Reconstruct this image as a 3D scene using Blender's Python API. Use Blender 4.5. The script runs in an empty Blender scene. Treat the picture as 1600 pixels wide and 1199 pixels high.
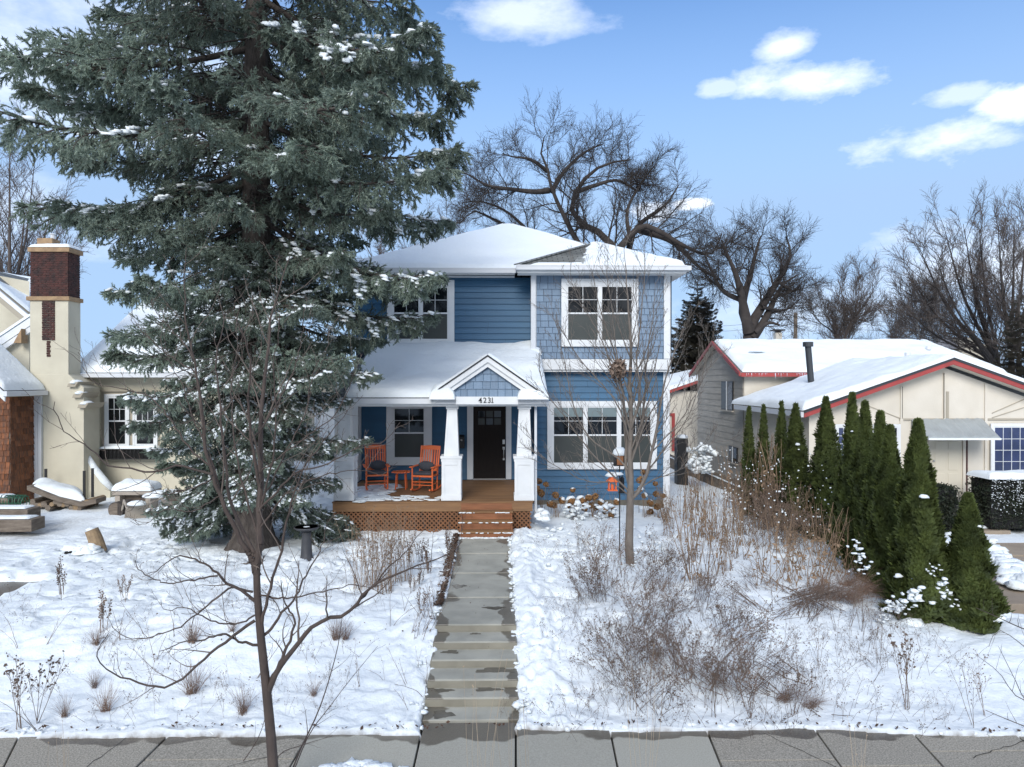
import bpy, math, random
import numpy as np
from mathutils import Vector, Euler

SC = bpy.context.scene
COL = SC.collection
random.seed(7)
RNG = np.random.default_rng(11)

# ---------------------------------------------------------------- camera
FPX, CX, CY = 1110.0, 800.0, 599.5            # photograph pixels
CAM = Vector((0.0, 0.0, 4.15))
CROT = Euler((math.radians(90 - 0.232), 0.0, math.radians(-1.032)), 'XYZ')
cam_data = bpy.data.cameras.new('camera')
cam_data.sensor_width = 36.0
cam_data.lens = 36.0 * FPX / 1600.0
cam_data.clip_start = 0.05
cam_data.clip_end = 3000.0
cam = bpy.data.objects.new('camera', cam_data)
cam.location = CAM
cam.rotation_euler = CROT
COL.objects.link(cam)
SC.camera = cam

# ---------------------------------------------------------------- light
SUN_EL, SUN_AZ = 31.0, 192.0      # degrees; azimuth clockwise from +Y (into the picture)
sun_data = bpy.data.lights.new('sun', 'SUN')
sun_data.energy = 1.85
sun_data.angle = math.radians(28)
sun_data.color = (1.0, 0.96, 0.9)
sun = bpy.data.objects.new('sun', sun_data)
_e, _a = math.radians(SUN_EL), math.radians(SUN_AZ)
_sd = Vector((math.sin(_a) * math.cos(_e), math.cos(_a) * math.cos(_e), math.sin(_e)))
sun.rotation_euler = _sd.to_track_quat('Z', 'Y').to_euler()
sun.location = (0, -5, 30)
COL.objects.link(sun)

world = bpy.data.worlds.new('World')
SC.world = world
world.use_nodes = True
wn, wl = world.node_tree.nodes, world.node_tree.links
wn.clear()
def wnode(t, **kw):
    n = wn.new(t)
    for k, v in kw.items():
        setattr(n, k, v)
    return n
def wmath(op, a, b=None, c=None, clamp=False):
    n = wn.new('ShaderNodeMath'); n.operation = op; n.use_clamp = clamp
    for i, v in enumerate((a, b, c)):
        if v is None: continue
        if isinstance(v, (int, float)): n.inputs[i].default_value = v
        else: wl.new(v, n.inputs[i])
    return n.outputs[0]
sky = wnode('ShaderNodeTexSky', sky_type='NISHITA', sun_disc=False)
sky.sun_elevation = math.radians(SUN_EL)
sky.sun_rotation = math.radians(SUN_AZ)
sky.altitude = 200; sky.air_density = 1.0; sky.dust_density = 0.6; sky.ozone_density = 2.5
tc = wnode('ShaderNodeTexCoord')
DIR = tc.outputs['Generated']
sep = wnode('ShaderNodeSeparateXYZ'); wl.new(DIR, sep.inputs[0])
# clouds: broken cumulus out of view, denser for fill light, plus the few that stand over the street
nz = wnode('ShaderNodeTexNoise'); nz.inputs['Scale'].default_value = 7.0; nz.inputs['Detail'].default_value = 9; nz.inputs['Roughness'].default_value = 0.62
mp = wnode('ShaderNodeMapping'); mp.inputs['Scale'].default_value = (1.0, 1.0, 2.2)
wl.new(DIR, mp.inputs[0]); wl.new(mp.outputs[0], nz.inputs['Vector'])
NZ = nz.outputs['Fac']
def pixdir(px, py):
    v = Vector(((px - CX) / FPX, (CY - py) / FPX, -1.0))
    v.rotate(CROT)
    return v.normalized()
def cloud(px, py, rx, ry, dens, sharp=3.0):
    d = pixdir(px, py)
    right = Vector((d.y, -d.x, 0)).normalized(); up = right.cross(d).normalized()
    def dot(vec, s):
        n = wn.new('ShaderNodeVectorMath'); n.operation = 'DOT_PRODUCT'
        wl.new(DIR, n.inputs[0]); n.inputs[1].default_value = vec
        return wmath('MULTIPLY', n.outputs['Value'], s)
    a = dot(right, FPX / rx); b = dot(up, FPX / ry)
    f = wn.new('ShaderNodeVectorMath'); f.operation = 'DOT_PRODUCT'
    wl.new(DIR, f.inputs[0]); f.inputs[1].default_value = d
    r = wmath('SQRT', wmath('ADD', wmath('MULTIPLY', a, a), wmath('MULTIPLY', b, b)))
    body = wmath('SUBTRACT', 1.0, r)                         # 1 at the middle, 0 at the rim
    v = wmath('ADD', wmath('MULTIPLY', body, 1.1), wmath('MULTIPLY', wmath('SUBTRACT', NZ, 0.52), 3.4))
    v = wmath('MULTIPLY', v, sharp, clamp=True)
    v = wmath('MULTIPLY', v, wmath('GREATER_THAN', f.outputs['Value'], 0.0))
    v = wmath('MULTIPLY', v, wmath('LESS_THAN', r, 2.2))
    return wmath('MULTIPLY', v, dens)
masks = [cloud(1255, 128, 118, 34, 0.95, 1.0), cloud(1228, 72, 52, 24, 0.75, 1.0), cloud(1490, 215, 130, 36, 0.95, 1.0),
         cloud(1600, 165, 70, 48, 0.9, 1.5), cloud(1495, 150, 60, 18, 0.4, 2.0), cloud(1080, 318, 34, 10, 0.7, 3.0), cloud(1020, 328, 34, 16, 0.6, 2.0),
         cloud(800, 20, 130, 40, 0.55, 1.0), cloud(60, 70, 260, 150, 0.6, 0.8), cloud(250, 60, 260, 100, 0.45, 0.8),
         cloud(1560, 420, 150, 70, 0.6, 1.0), cloud(60, 330, 200, 60, 0.4, 0.8), cloud(1240, 490, 240, 50, 0.4, 0.8),
         cloud(1120, 140, 40, 16, 0.4, 2.0)]
acc = masks[0]
for m in masks[1:]:
    acc = wmath('MAXIMUM', acc, m)
# cloud field outside the view, made denser to add neutral fill light
nz2 = wnode('ShaderNodeTexNoise'); nz2.inputs['Scale'].default_value = 2.6; nz2.inputs['Detail'].default_value = 7
wl.new(mp.outputs[0], nz2.inputs['Vector'])
fld = wmath('MULTIPLY', wmath('SUBTRACT', nz2.outputs['Fac'], 0.44), 5.0, clamp=True)
fwd = wn.new('ShaderNodeVectorMath'); fwd.operation = 'DOT_PRODUCT'
wl.new(DIR, fwd.inputs[0]); fwd.inputs[1].default_value = (0.018, 0.97, 0.24)
away = wmath('MULTIPLY', wmath('SUBTRACT', 0.78, fwd.outputs['Value']), 6.0, clamp=True)
acc = wmath('MAXIMUM', acc, wmath('MULTIPLY', wmath('MULTIPLY', fld, away), 0.95))
# whitish band low over the horizon
hz = wmath('MULTIPLY', wmath('SUBTRACT', 0.48, sep.outputs['Z']), 4.0, clamp=True)
tint = wnode('ShaderNodeMix', data_type='RGBA', blend_type='MULTIPLY'); tint.inputs['Factor'].default_value = 1.0
wl.new(sky.outputs[0], tint.inputs['A']); tint.inputs['B'].default_value = (0.99, 1.18, 1.36, 1)
mixh = wnode('ShaderNodeMix', data_type='RGBA')
wl.new(wmath('MULTIPLY', hz, 0.93), mixh.inputs['Factor']); wl.new(tint.outputs['Result'], mixh.inputs['A'])
mixh.inputs['B'].default_value = (2.75, 4.0, 5.95, 1)
mixc = wnode('ShaderNodeMix', data_type='RGBA')
wl.new(acc, mixc.inputs['Factor']); wl.new(mixh.outputs['Result'], mixc.inputs['A'])
mixc.inputs['B'].default_value = (8.6, 9.0, 9.8, 1)
bg = wnode('ShaderNodeBackground'); bg.inputs['Strength'].default_value = 0.103
wl.new(mixc.outputs['Result'], bg.inputs['Color'])
wo = wnode('ShaderNodeOutputWorld'); wl.new(bg.outputs[0], wo.inputs[0])

SC.view_settings.view_transform = 'Standard'
SC.view_settings.look = 'None'
SC.view_settings.exposure = 0.66
SC.view_settings.gamma = 1.0
SC.view_settings.use_curve_mapping = False
SC.render.engine = 'CYCLES'
SC.cycles.max_bounces = 6
SC.cycles.diffuse_bounces = 3
SC.cycles.glossy_bounces = 2
SC.cycles.transparent_max_bounces = 8

# ---------------------------------------------------------------- helpers: measuring
def P(px, py, Y):
    """world point seen at photograph pixel (px,py) at depth Y"""
    v = Vector(((px - CX) / FPX, (CY - py) / FPX, -1.0)); v.rotate(CROT)
    t = Y / v.y
    return Vector((v.x * t, Y, CAM.z + v.z * t))
def PZ(px, py, z):
    v = Vector(((px - CX) / FPX, (CY - py) / FPX, -1.0)); v.rotate(CROT)
    t = (z - CAM.z) / v.z
    return Vector((v.x * t, v.y * t, z))
def R(px0, py0, px1, py1, Y):
    a = P(px0, py0, Y); b = P(px1, py1, Y)
    return min(a.x, b.x), max(a.x, b.x), min(a.z, b.z), max(a.z, b.z)

# ---------------------------------------------------------------- helpers: noise
def _hash(ix, iy, s):
    h = (ix.astype(np.int64) * 374761393 + iy.astype(np.int64) * 668265263 + s * 1442695041) & 0x7fffffff
    h = ((h ^ (h >> 13)) * 1274126177) & 0x7fffffff
    return ((h ^ (h >> 16)) & 0xffff) / 65535.0
def vnoise(x, y, s=0):
    x = np.asarray(x, float); y = np.asarray(y, float)
    ix = np.floor(x); iy = np.floor(y); fx = x - ix; fy = y - iy
    fx = fx * fx * (3 - 2 * fx); fy = fy * fy * (3 - 2 * fy)
    a = _hash(ix, iy, s); b = _hash(ix + 1, iy, s); c = _hash(ix, iy + 1, s); d = _hash(ix + 1, iy + 1, s)
    return (a + (b - a) * fx) * (1 - fy) + (c + (d - c) * fx) * fy
def fbm(x, y, s=0, o=4):
    r = 0; a = 0.5
    for i in range(o):
        r = r + a * vnoise(x * 2 ** i + 17.3 * i, y * 2 ** i - 9.1 * i, s + i); a *= 0.5
    return r
def sstep(a, b, x):
    t = np.clip((x - a) / (b - a), 0, 1)
    return t * t * (3 - 2 * t)

# ---------------------------------------------------------------- helpers: materials
def mat(name, col, rough=0.7, col2=None, scale=6.0, detail=5.0, bump=0.0, bscale=None, metal=0.0, contrast=1.0, stretch=(1, 1, 1), spec=0.5, rnd=0.0, dist=0.02):
    m = bpy.data.materials.new(name); m.use_nodes = True
    nt = m.node_tree; b = nt.nodes['Principled BSDF']
    b.inputs['Roughness'].default_value = rough; b.inputs['Metallic'].default_value = metal
    b.inputs['Specular IOR Level'].default_value = spec
    b.inputs['Base Color'].default_value = (*col, 1)
    if col2 is None and bump == 0 and rnd == 0: return m
    t = nt.nodes.new('ShaderNodeTexCoord'); mpn = nt.nodes.new('ShaderNodeMapping'); mpn.inputs['Scale'].default_value = stretch
    nt.links.new(t.outputs['Object'], mpn.inputs[0])
    out = None
    if col2 is not None:
        n = nt.nodes.new('ShaderNodeTexNoise'); n.inputs['Scale'].default_value = scale; n.inputs['Detail'].default_value = detail
        nt.links.new(mpn.outputs[0], n.inputs['Vector'])
        r = nt.nodes.new('ShaderNodeMapRange'); r.inputs['From Min'].default_value = 0.5 - 0.22 / contrast; r.inputs['From Max'].default_value = 0.5 + 0.22 / contrast
        nt.links.new(n.outputs['Fac'], r.inputs['Value'])
        mx = nt.nodes.new('ShaderNodeMix'); mx.data_type = 'RGBA'
        nt.links.new(r.outputs[0], mx.inputs['Factor']); mx.inputs['A'].default_value = (*col, 1); mx.inputs['B'].default_value = (*col2, 1)
        out = mx.outputs['Result']
    if rnd > 0:
        oi = nt.nodes.new('ShaderNodeObjectInfo'); mr = nt.nodes.new('ShaderNodeMapRange')
        mr.inputs['To Min'].default_value = 1 - rnd; mr.inputs['To Max'].default_value = 1 + rnd
        nt.links.new(oi.outputs['Random'], mr.inputs['Value'])
        hs = nt.nodes.new('ShaderNodeHueSaturation'); nt.links.new(mr.outputs[0], hs.inputs['Value'])
        if out is not None: nt.links.new(out, hs.inputs['Color'])
        else: hs.inputs['Color'].default_value = (*col, 1)
        out = hs.outputs[0]
    if out is not None: nt.links.new(out, b.inputs['Base Color'])
    if bump > 0:
        n2 = nt.nodes.new('ShaderNodeTexNoise'); n2.inputs['Scale'].default_value = bscale or scale * 3; n2.inputs['Detail'].default_value = 4
        nt.links.new(mpn.outputs[0], n2.inputs['Vector'])
        bp = nt.nodes.new('ShaderNodeBump'); bp.inputs['Strength'].default_value = bump; bp.inputs['Distance'].default_value = dist
        nt.links.new(n2.outputs['Fac'], bp.inputs['Height']); nt.links.new(bp.outputs[0], b.inputs['Normal'])
    return m

M = {}
M['trim'] = mat('white_paint', (0.74, 0.755, 0.76), 0.5, (0.64, 0.66, 0.665), 2.5, bump=0.05)
M['siding'] = mat('blue_clapboard_paint', (0.034, 0.122, 0.225), 0.55, (0.028, 0.102, 0.19), 1.8, stretch=(0.4, 1, 4), bump=0.12, bscale=20, rnd=0.06)
M['bshingle'] = mat('blue_shingle_paint', (0.185, 0.262, 0.355), 0.65, (0.15, 0.215, 0.30), 4, stretch=(6, 1, 0.6), bump=0.3, bscale=18, rnd=0.10)
M['door'] = mat('dark_stained_door', (0.010, 0.007, 0.006), 0.6, (0.016, 0.011, 0.009), 9, stretch=(5, 1, 0.5), bump=0.1, spec=0.2)
M['metal'] = mat('brushed_nickel', (0.55, 0.54, 0.52), 0.3, metal=1.0)
M['black'] = mat('black_metal', (0.012, 0.012, 0.013), 0.45)
M['orange'] = mat('orange_paint', (0.80, 0.175, 0.05), 0.45, (0.70, 0.14, 0.04), 7, bump=0.1)
M['cushion'] = mat('charcoal_cushion', (0.055, 0.06, 0.075), 0.95, (0.075, 0.08, 0.095), 30, bump=0.5, bscale=160)
M['deck'] = mat('stained_deck_wood', (0.26, 0.14, 0.06), 0.65, (0.17, 0.09, 0.042), 3.5, stretch=(0.5, 4, 4), bump=0.3, rnd=0.12)
M['deckred'] = mat('red_brown_stair_wood', (0.29, 0.115, 0.048), 0.65, (0.20, 0.08, 0.035), 4, stretch=(0.5, 4, 4), bump=0.3, rnd=0.1)
M['lattice'] = mat('cedar_lattice', (0.24, 0.105, 0.045), 0.75, (0.14, 0.068, 0.033), 9, bump=0.2)
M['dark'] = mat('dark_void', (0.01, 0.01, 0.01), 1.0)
M['glass'] = mat('window_glass', (0.006, 0.008, 0.010), 0.04, spec=0.4)
M['screen'] = mat('insect_screen', (0.058, 0.064, 0.060), 0.4, (0.040, 0.048, 0.045), 1.6, spec=0.4)
M['blind'] = mat('window_blind', (0.16, 0.21, 0.22), 0.5)
M['bluepane'] = mat('pane_with_blue_curtain', (0.035, 0.05, 0.13), 0.12, (0.02, 0.03, 0.07), 2, spec=0.7)
M['concrete'] = mat('walk_concrete', (0.235, 0.232, 0.205), 0.9, (0.17, 0.168, 0.15), 2.3, bump=0.35, bscale=70, rnd=0.06, dist=0.006)
M['stonewalk'] = mat('old_aggregate_slab', (0.20, 0.19, 0.165), 0.92, (0.105, 0.10, 0.088), 55, 6, bump=0.6, bscale=110, rnd=0.12, contrast=1.5, dist=0.008)
M['cream'] = mat('cream_stucco', (0.60, 0.56, 0.44), 0.92, (0.50, 0.46, 0.36), 1.4, bump=0.5, bscale=45, dist=0.008)
M['cream2'] = mat('cream_panel_paint', (0.68, 0.63, 0.54), 0.85, (0.58, 0.53, 0.44), 1.2, bump=0.2, bscale=25)
M['creamdark'] = mat('tan_trim_paint', (0.36, 0.32, 0.25), 0.8)
M['red'] = mat('red_trim_paint', (0.40, 0.055, 0.05), 0.6, (0.27, 0.045, 0.04), 3, bump=0.1)
M['grey_siding'] = mat('weathered_grey_siding', (0.47, 0.43, 0.36), 0.85, (0.37, 0.335, 0.28), 3, stretch=(1, 0.4, 3), bump=0.3, rnd=0.07)
M['stone'] = mat('foundation_block', (0.34, 0.31, 0.27), 0.95, (0.24, 0.22, 0.19), 5, bump=0.6)
M['brick'] = mat('dark_red_brick', (0.085, 0.030, 0.024), 0.9, (0.032, 0.018, 0.017), 5, 3, bump=0.5, bscale=60, contrast=1.4)
M['mortar'] = mat('mortar', (0.20, 0.17, 0.14), 0.95)
M['tanstone'] = mat('tan_cap_stone', (0.40, 0.27, 0.15), 0.9, (0.26, 0.17, 0.10), 6, bump=0.5)
M['cedar'] = mat('weathered_cedar_shingle', (0.21, 0.075, 0.028), 0.9, (0.085, 0.045, 0.03), 7, stretch=(3, 3, 0.7), bump=0.6, rnd=0.38, contrast=1.3)
M['gutter'] = mat('grey_white_gutter', (0.62, 0.64, 0.66), 0.45)
M['awning'] = mat('grey_metal_awning', (0.34, 0.37, 0.37), 0.4, (0.28, 0.3, 0.3), 3)
M['greydoor'] = mat('cream_door_paint', (0.62, 0.57, 0.46), 0.5)
M['pipe'] = mat('dark_stove_pipe', (0.035, 0.04, 0.046), 0.5)
M['greyroof'] = mat('far_grey_roof', (0.2, 0.2, 0.21), 0.9, (0.13, 0.13, 0.14), 3)
M['slab_tan'] = mat('tan_path_concrete', (0.33, 0.27, 0.2), 0.9, (0.25, 0.2, 0.15), 2, bump=0.4, bscale=60, rnd=0.08)
M['green'] = mat('green_wire', (0.01, 0.10, 0.05), 0.5)
M['plastic'] = mat('weathered_beige_plastic', (0.40, 0.35, 0.29), 0.6, (0.3, 0.26, 0.22), 4)
M['oldwood'] = mat('grey_weathered_wood', (0.22, 0.18, 0.14), 0.9, (0.11, 0.085, 0.065), 5, stretch=(1, 1, 4), bump=0.6)
M['logend'] = mat('cut_log_wood', (0.34, 0.24, 0.14), 0.9, (0.2, 0.14, 0.085), 14, bump=0.4)
M['birdbath'] = mat('dark_stoneware', (0.035, 0.037, 0.042), 0.6, (0.055, 0.055, 0.06), 8, bump=0.2)
M['bark'] = mat('spruce_bark', (0.105, 0.088, 0.076), 0.95, (0.035, 0.027, 0.023), 9, 6, stretch=(1, 1, 0.4), bump=1.0, bscale=22, dist=0.04)
M['greybark'] = mat('smooth_grey_bark', (0.19, 0.165, 0.14), 0.85, (0.115, 0.095, 0.08), 9, stretch=(1, 1, 0.5), bump=0.4)
M['brownbark'] = mat('brown_young_bark', (0.085, 0.062, 0.05), 0.8, (0.05, 0.036, 0.03), 14, stretch=(1, 1, 0.4), bump=0.4)
M['twigbark'] = mat('tan_grey_twig_bark', (0.17, 0.135, 0.11), 0.8, (0.10, 0.075, 0.06), 6)
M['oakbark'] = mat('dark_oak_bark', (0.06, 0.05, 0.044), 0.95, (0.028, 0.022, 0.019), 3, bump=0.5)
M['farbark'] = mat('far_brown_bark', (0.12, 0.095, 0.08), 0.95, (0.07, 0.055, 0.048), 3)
M['birch'] = mat('birch_bark', (0.5, 0.48, 0.45), 0.8, (0.25, 0.23, 0.21), 6)
M['spruce'] = mat('blue_green_spruce_needles', (0.33, 0.395, 0.32), 0.6, (0.12, 0.155, 0.12), 2.6, 4, rnd=0.22, contrast=1.2)
M['darkspruce'] = mat('dark_spruce_needles', (0.055, 0.06, 0.042), 0.7, (0.095, 0.075, 0.052), 5, rnd=0.1)
M['arbor'] = mat('arborvitae_green', (0.135, 0.170, 0.045), 0.65, (0.050, 0.066, 0.020), 3.5, 6, rnd=0.12, contrast=1.3)
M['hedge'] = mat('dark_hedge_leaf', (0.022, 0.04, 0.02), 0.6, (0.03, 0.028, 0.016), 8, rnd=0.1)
M['stalk'] = mat('dry_tan_stalk', (0.29, 0.20, 0.125), 0.85, (0.17, 0.11, 0.07), 3, rnd=0.25)
M['weed'] = mat('dry_brown_weed', (0.20, 0.145, 0.11), 0.9, (0.125, 0.088, 0.068), 4, rnd=0.25)
M['palestalk'] = mat('pale_grass_stem', (0.42, 0.33, 0.23), 0.85, rnd=0.15)
M['redgrass'] = mat('reddish_dry_grass', (0.24, 0.15, 0.10), 0.85, (0.16, 0.095, 0.065), 5, rnd=0.15)
M['bloom'] = mat('dry_hydrangea_bloom', (0.33, 0.17, 0.06), 0.9, (0.17, 0.085, 0.035), 22, rnd=0.2)
M['litter'] = mat('leaf_litter', (0.10, 0.055, 0.033), 0.95, (0.045, 0.028, 0.02), 9)
M['birdhouse'] = mat('cedar_birdhouse', (0.30, 0.13, 0.05), 0.8, (0.22, 0.09, 0.04), 9)

def snow_mat():
    m = bpy.data.materials.new('snow'); m.use_nodes = True
    nt = m.node_tree; b = nt.nodes['Principled BSDF']
    b.inputs['Roughness'].default_value = 0.75; b.inputs['Specular IOR Level'].default_value = 0.25
    t = nt.nodes.new('ShaderNodeTexCoord')
    n1 = nt.nodes.new('ShaderNodeTexNoise'); n1.inputs['Scale'].default_value = 9; n1.inputs['Detail'].default_value = 7; n1.inputs['Roughness'].default_value = 0.6
    nt.links.new(t.outputs['Object'], n1.inputs['Vector'])
    bp = nt.nodes.new('ShaderNodeBump'); bp.inputs['Strength'].default_value = 0.6; bp.inputs['Distance'].default_value = 0.045
    nt.links.new(n1.outputs['Fac'], bp.inputs['Height']); nt.links.new(bp.outputs[0], b.inputs['Normal'])
    at = nt.nodes.new('ShaderNodeAttribute'); at.attribute_name = 'dirt'
    mx = nt.nodes.new('ShaderNodeMix'); mx.data_type = 'RGBA'
    mx.inputs['A'].default_value = (0.79, 0.835, 0.85, 1); mx.inputs['B'].default_value = (0.16, 0.13, 0.105, 1)
    n2 = nt.nodes.new('ShaderNodeTexNoise'); n2.inputs['Scale'].default_value = 9; n2.inputs['Detail'].default_value = 8
    nt.links.new(t.outputs['Object'], n2.inputs['Vector'])
    ma = nt.nodes.new('ShaderNodeMath'); ma.operation = 'MULTIPLY_ADD'; ma.use_clamp = True
    nt.links.new(n2.outputs['Fac'], ma.inputs[0]); ma.inputs[1].default_value = 1.6; ma.inputs[2].default_value = -0.3
    mu = nt.nodes.new('ShaderNodeMath'); mu.operation = 'MULTIPLY'; mu.use_clamp = True
    nt.links.new(at.outputs['Fac'], mu.inputs[0]); nt.links.new(ma.outputs[0], mu.inputs[1])
    nt.links.new(mu.outputs[0], mx.inputs['Factor']); nt.links.new(mx.outputs['Result'], b.inputs['Base Color'])
    return m
M['snow'] = snow_mat()

def roof_shingle_mat():
    m = bpy.data.materials.new('asphalt_roof_shingles'); m.use_nodes = True
    nt = m.node_tree; b = nt.nodes['Principled BSDF']; b.inputs['Roughness'].default_value = 0.95
    t = nt.nodes.new('ShaderNodeTexCoord'); s = nt.nodes.new('ShaderNodeSeparateXYZ'); c = nt.nodes.new('ShaderNodeCombineXYZ')
    nt.links.new(t.outputs['Object'], s.inputs[0])
    mu = nt.nodes.new('ShaderNodeMath'); mu.operation = 'MULTIPLY'; mu.inputs[1].default_value = 2.3
    nt.links.new(s.outputs['Z'], mu.inputs[0]); nt.links.new(s.outputs['X'], c.inputs[0]); nt.links.new(mu.outputs[0], c.inputs[1])
    br = nt.nodes.new('ShaderNodeTexBrick'); br.inputs['Scale'].default_value = 1.0
    br.inputs['Brick Width'].default_value = 0.3; br.inputs['Row Height'].default_value = 0.14; br.inputs['Mortar Size'].default_value = 0.012
    br.inputs['Color1'].default_value = (0.17, 0.18, 0.175, 1); br.inputs['Color2'].default_value = (0.24, 0.25, 0.24, 1); br.inputs['Mortar'].default_value = (0.07, 0.075, 0.075, 1)
    nt.links.new(c.outputs[0], br.inputs['Vector']); nt.links.new(br.outputs['Color'], b.inputs['Base Color'])
    bp = nt.nodes.new('ShaderNodeBump'); bp.inputs['Strength'].default_value = 0.6; bp.inputs['Distance'].default_value = 0.02; bp.invert = True
    nt.links.new(br.outputs['Fac'], bp.inputs['Height']); nt.links.new(bp.outputs[0], b.inputs['Normal'])
    return m
M['rshingle'] = roof_shingle_mat()
M['gap'] = mat('dark_blue_grey_backing', (0.018, 0.032, 0.05), 0.9)

def translucent(m, amt):
    nt = m.node_tree; b = nt.nodes['Principled BSDF']; o = nt.nodes['Material Output']
    t = nt.nodes.new('ShaderNodeBsdfTranslucent'); x = nt.nodes.new('ShaderNodeMixShader'); x.inputs[0].default_value = amt
    if b.inputs['Base Color'].links: nt.links.new(b.inputs['Base Color'].links[0].from_socket, t.inputs[0])
    nt.links.new(b.outputs[0], x.inputs[1]); nt.links.new(t.outputs[0], x.inputs[2]); nt.links.new(x.outputs[0], o.inputs[0])
for _k in ('spruce', 'arbor', 'hedge', 'darkspruce'): translucent(M[_k], 0.35)
def wet_concrete(name, c1, c2, agg):
    """concrete with wet patches that creep in from the snow edge"""
    m = mat(name, c1, 0.85, c2, 2.6 if not agg else 60, 6, bump=0.45, bscale=80, rnd=0.07, contrast=1.2, dist=0.006)
    nt = m.node_tree; b = nt.nodes['Principled BSDF']
    src = b.inputs['Base Color'].links[0].from_socket
    g = nt.nodes.new('ShaderNodeNewGeometry'); n = nt.nodes.new('ShaderNodeTexNoise'); n.inputs['Scale'].default_value = 1.5; n.inputs['Detail'].default_value = 3
    nt.links.new(g.outputs['Position'], n.inputs['Vector'])
    s = nt.nodes.new('ShaderNodeSeparateXYZ'); nt.links.new(g.outputs['Position'], s.inputs[0])
    f = nt.nodes.new('ShaderNodeMath'); f.operation = 'MULTIPLY_ADD'; f.inputs[1].default_value = 1.0; f.inputs[2].default_value = -8.24 if agg else -40
    nt.links.new(s.outputs['Y'], f.inputs[0])
    if not agg:
        f.operation = 'ABSOLUTE'
        a0 = nt.nodes.new('ShaderNodeMath'); a0.operation = 'ADD'; a0.inputs[1].default_value = 0.35
        nt.links.new(s.outputs['X'], a0.inputs[0]); nt.links.new(a0.outputs[0], f.inputs[0])
        f2 = nt.nodes.new('ShaderNodeMath'); f2.operation = 'SUBTRACT'; f2.inputs[1].default_value = 0.56
        nt.links.new(f.outputs[0], f2.inputs[0]); f = f2
    ad = nt.nodes.new('ShaderNodeMath'); ad.operation = 'MULTIPLY_ADD'; ad.inputs[1].default_value = 0.85 if agg else 1.0
    nt.links.new(n.outputs['Fac'], ad.inputs[0]); nt.links.new(f.outputs[0], ad.inputs[2])
    mr = nt.nodes.new('ShaderNodeMapRange'); mr.inputs['From Min'].default_value = 0.40; mr.inputs['From Max'].default_value = 0.43
    nt.links.new(ad.outputs[0], mr.inputs['Value'])
    mx = nt.nodes.new('ShaderNodeMix'); mx.data_type = 'RGBA'; mx.blend_type = 'MULTIPLY'
    nt.links.new(mr.outputs[0], mx.inputs['Factor']); nt.links.new(src, mx.inputs['A']); mx.inputs['B'].default_value = (0.40, 0.37, 0.34, 1)
    nt.links.new(mx.outputs['Result'], b.inputs['Base Color'])
    r = nt.nodes.new('ShaderNodeMapRange'); r.inputs['To Min'].default_value = 0.85; r.inputs['To Max'].default_value = 0.35
    nt.links.new(mr.outputs[0], r.inputs['Value']); nt.links.new(r.outputs[0], b.inputs['Roughness'])
    return m
M['concrete'] = wet_concrete('walk_concrete', (0.38, 0.37, 0.315), (0.28, 0.275, 0.235), False)
M['slab_smooth'] = wet_concrete('smooth_sidewalk_concrete', (0.40, 0.385, 0.325), (0.31, 0.298, 0.25), True)
M['slab_rough'] = wet_concrete('aggregate_sidewalk_concrete', (0.42, 0.385, 0.32), (0.17, 0.155, 0.125), True)

# ---------------------------------------------------------------- helpers: objects
def tag(o, label=None, cat=None, group=None, kind=None):
    if label: o['label'] = label
    if cat: o['category'] = cat
    if group: o['group'] = group
    if kind: o['kind'] = kind
    return o
def thing(name, label, cat, loc=(0, 0, 0), group=None):
    o = bpy.data.objects.new(name, None); o.empty_display_size = 0.2
    o.location = loc; COL.objects.link(o)
    return tag(o, label, cat, group)
def root_loc(p):
    v = Vector((0, 0, 0))
    while p is not None:
        v += p.location; p = p.parent
    return v
def link(name, me, material=None, parent=None):
    if material is not None and not me.materials:
        me.materials.append(material)
    o = bpy.data.objects.new(name, me); COL.objects.link(o)
    if parent is not None: o.parent = parent
    return o

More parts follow.
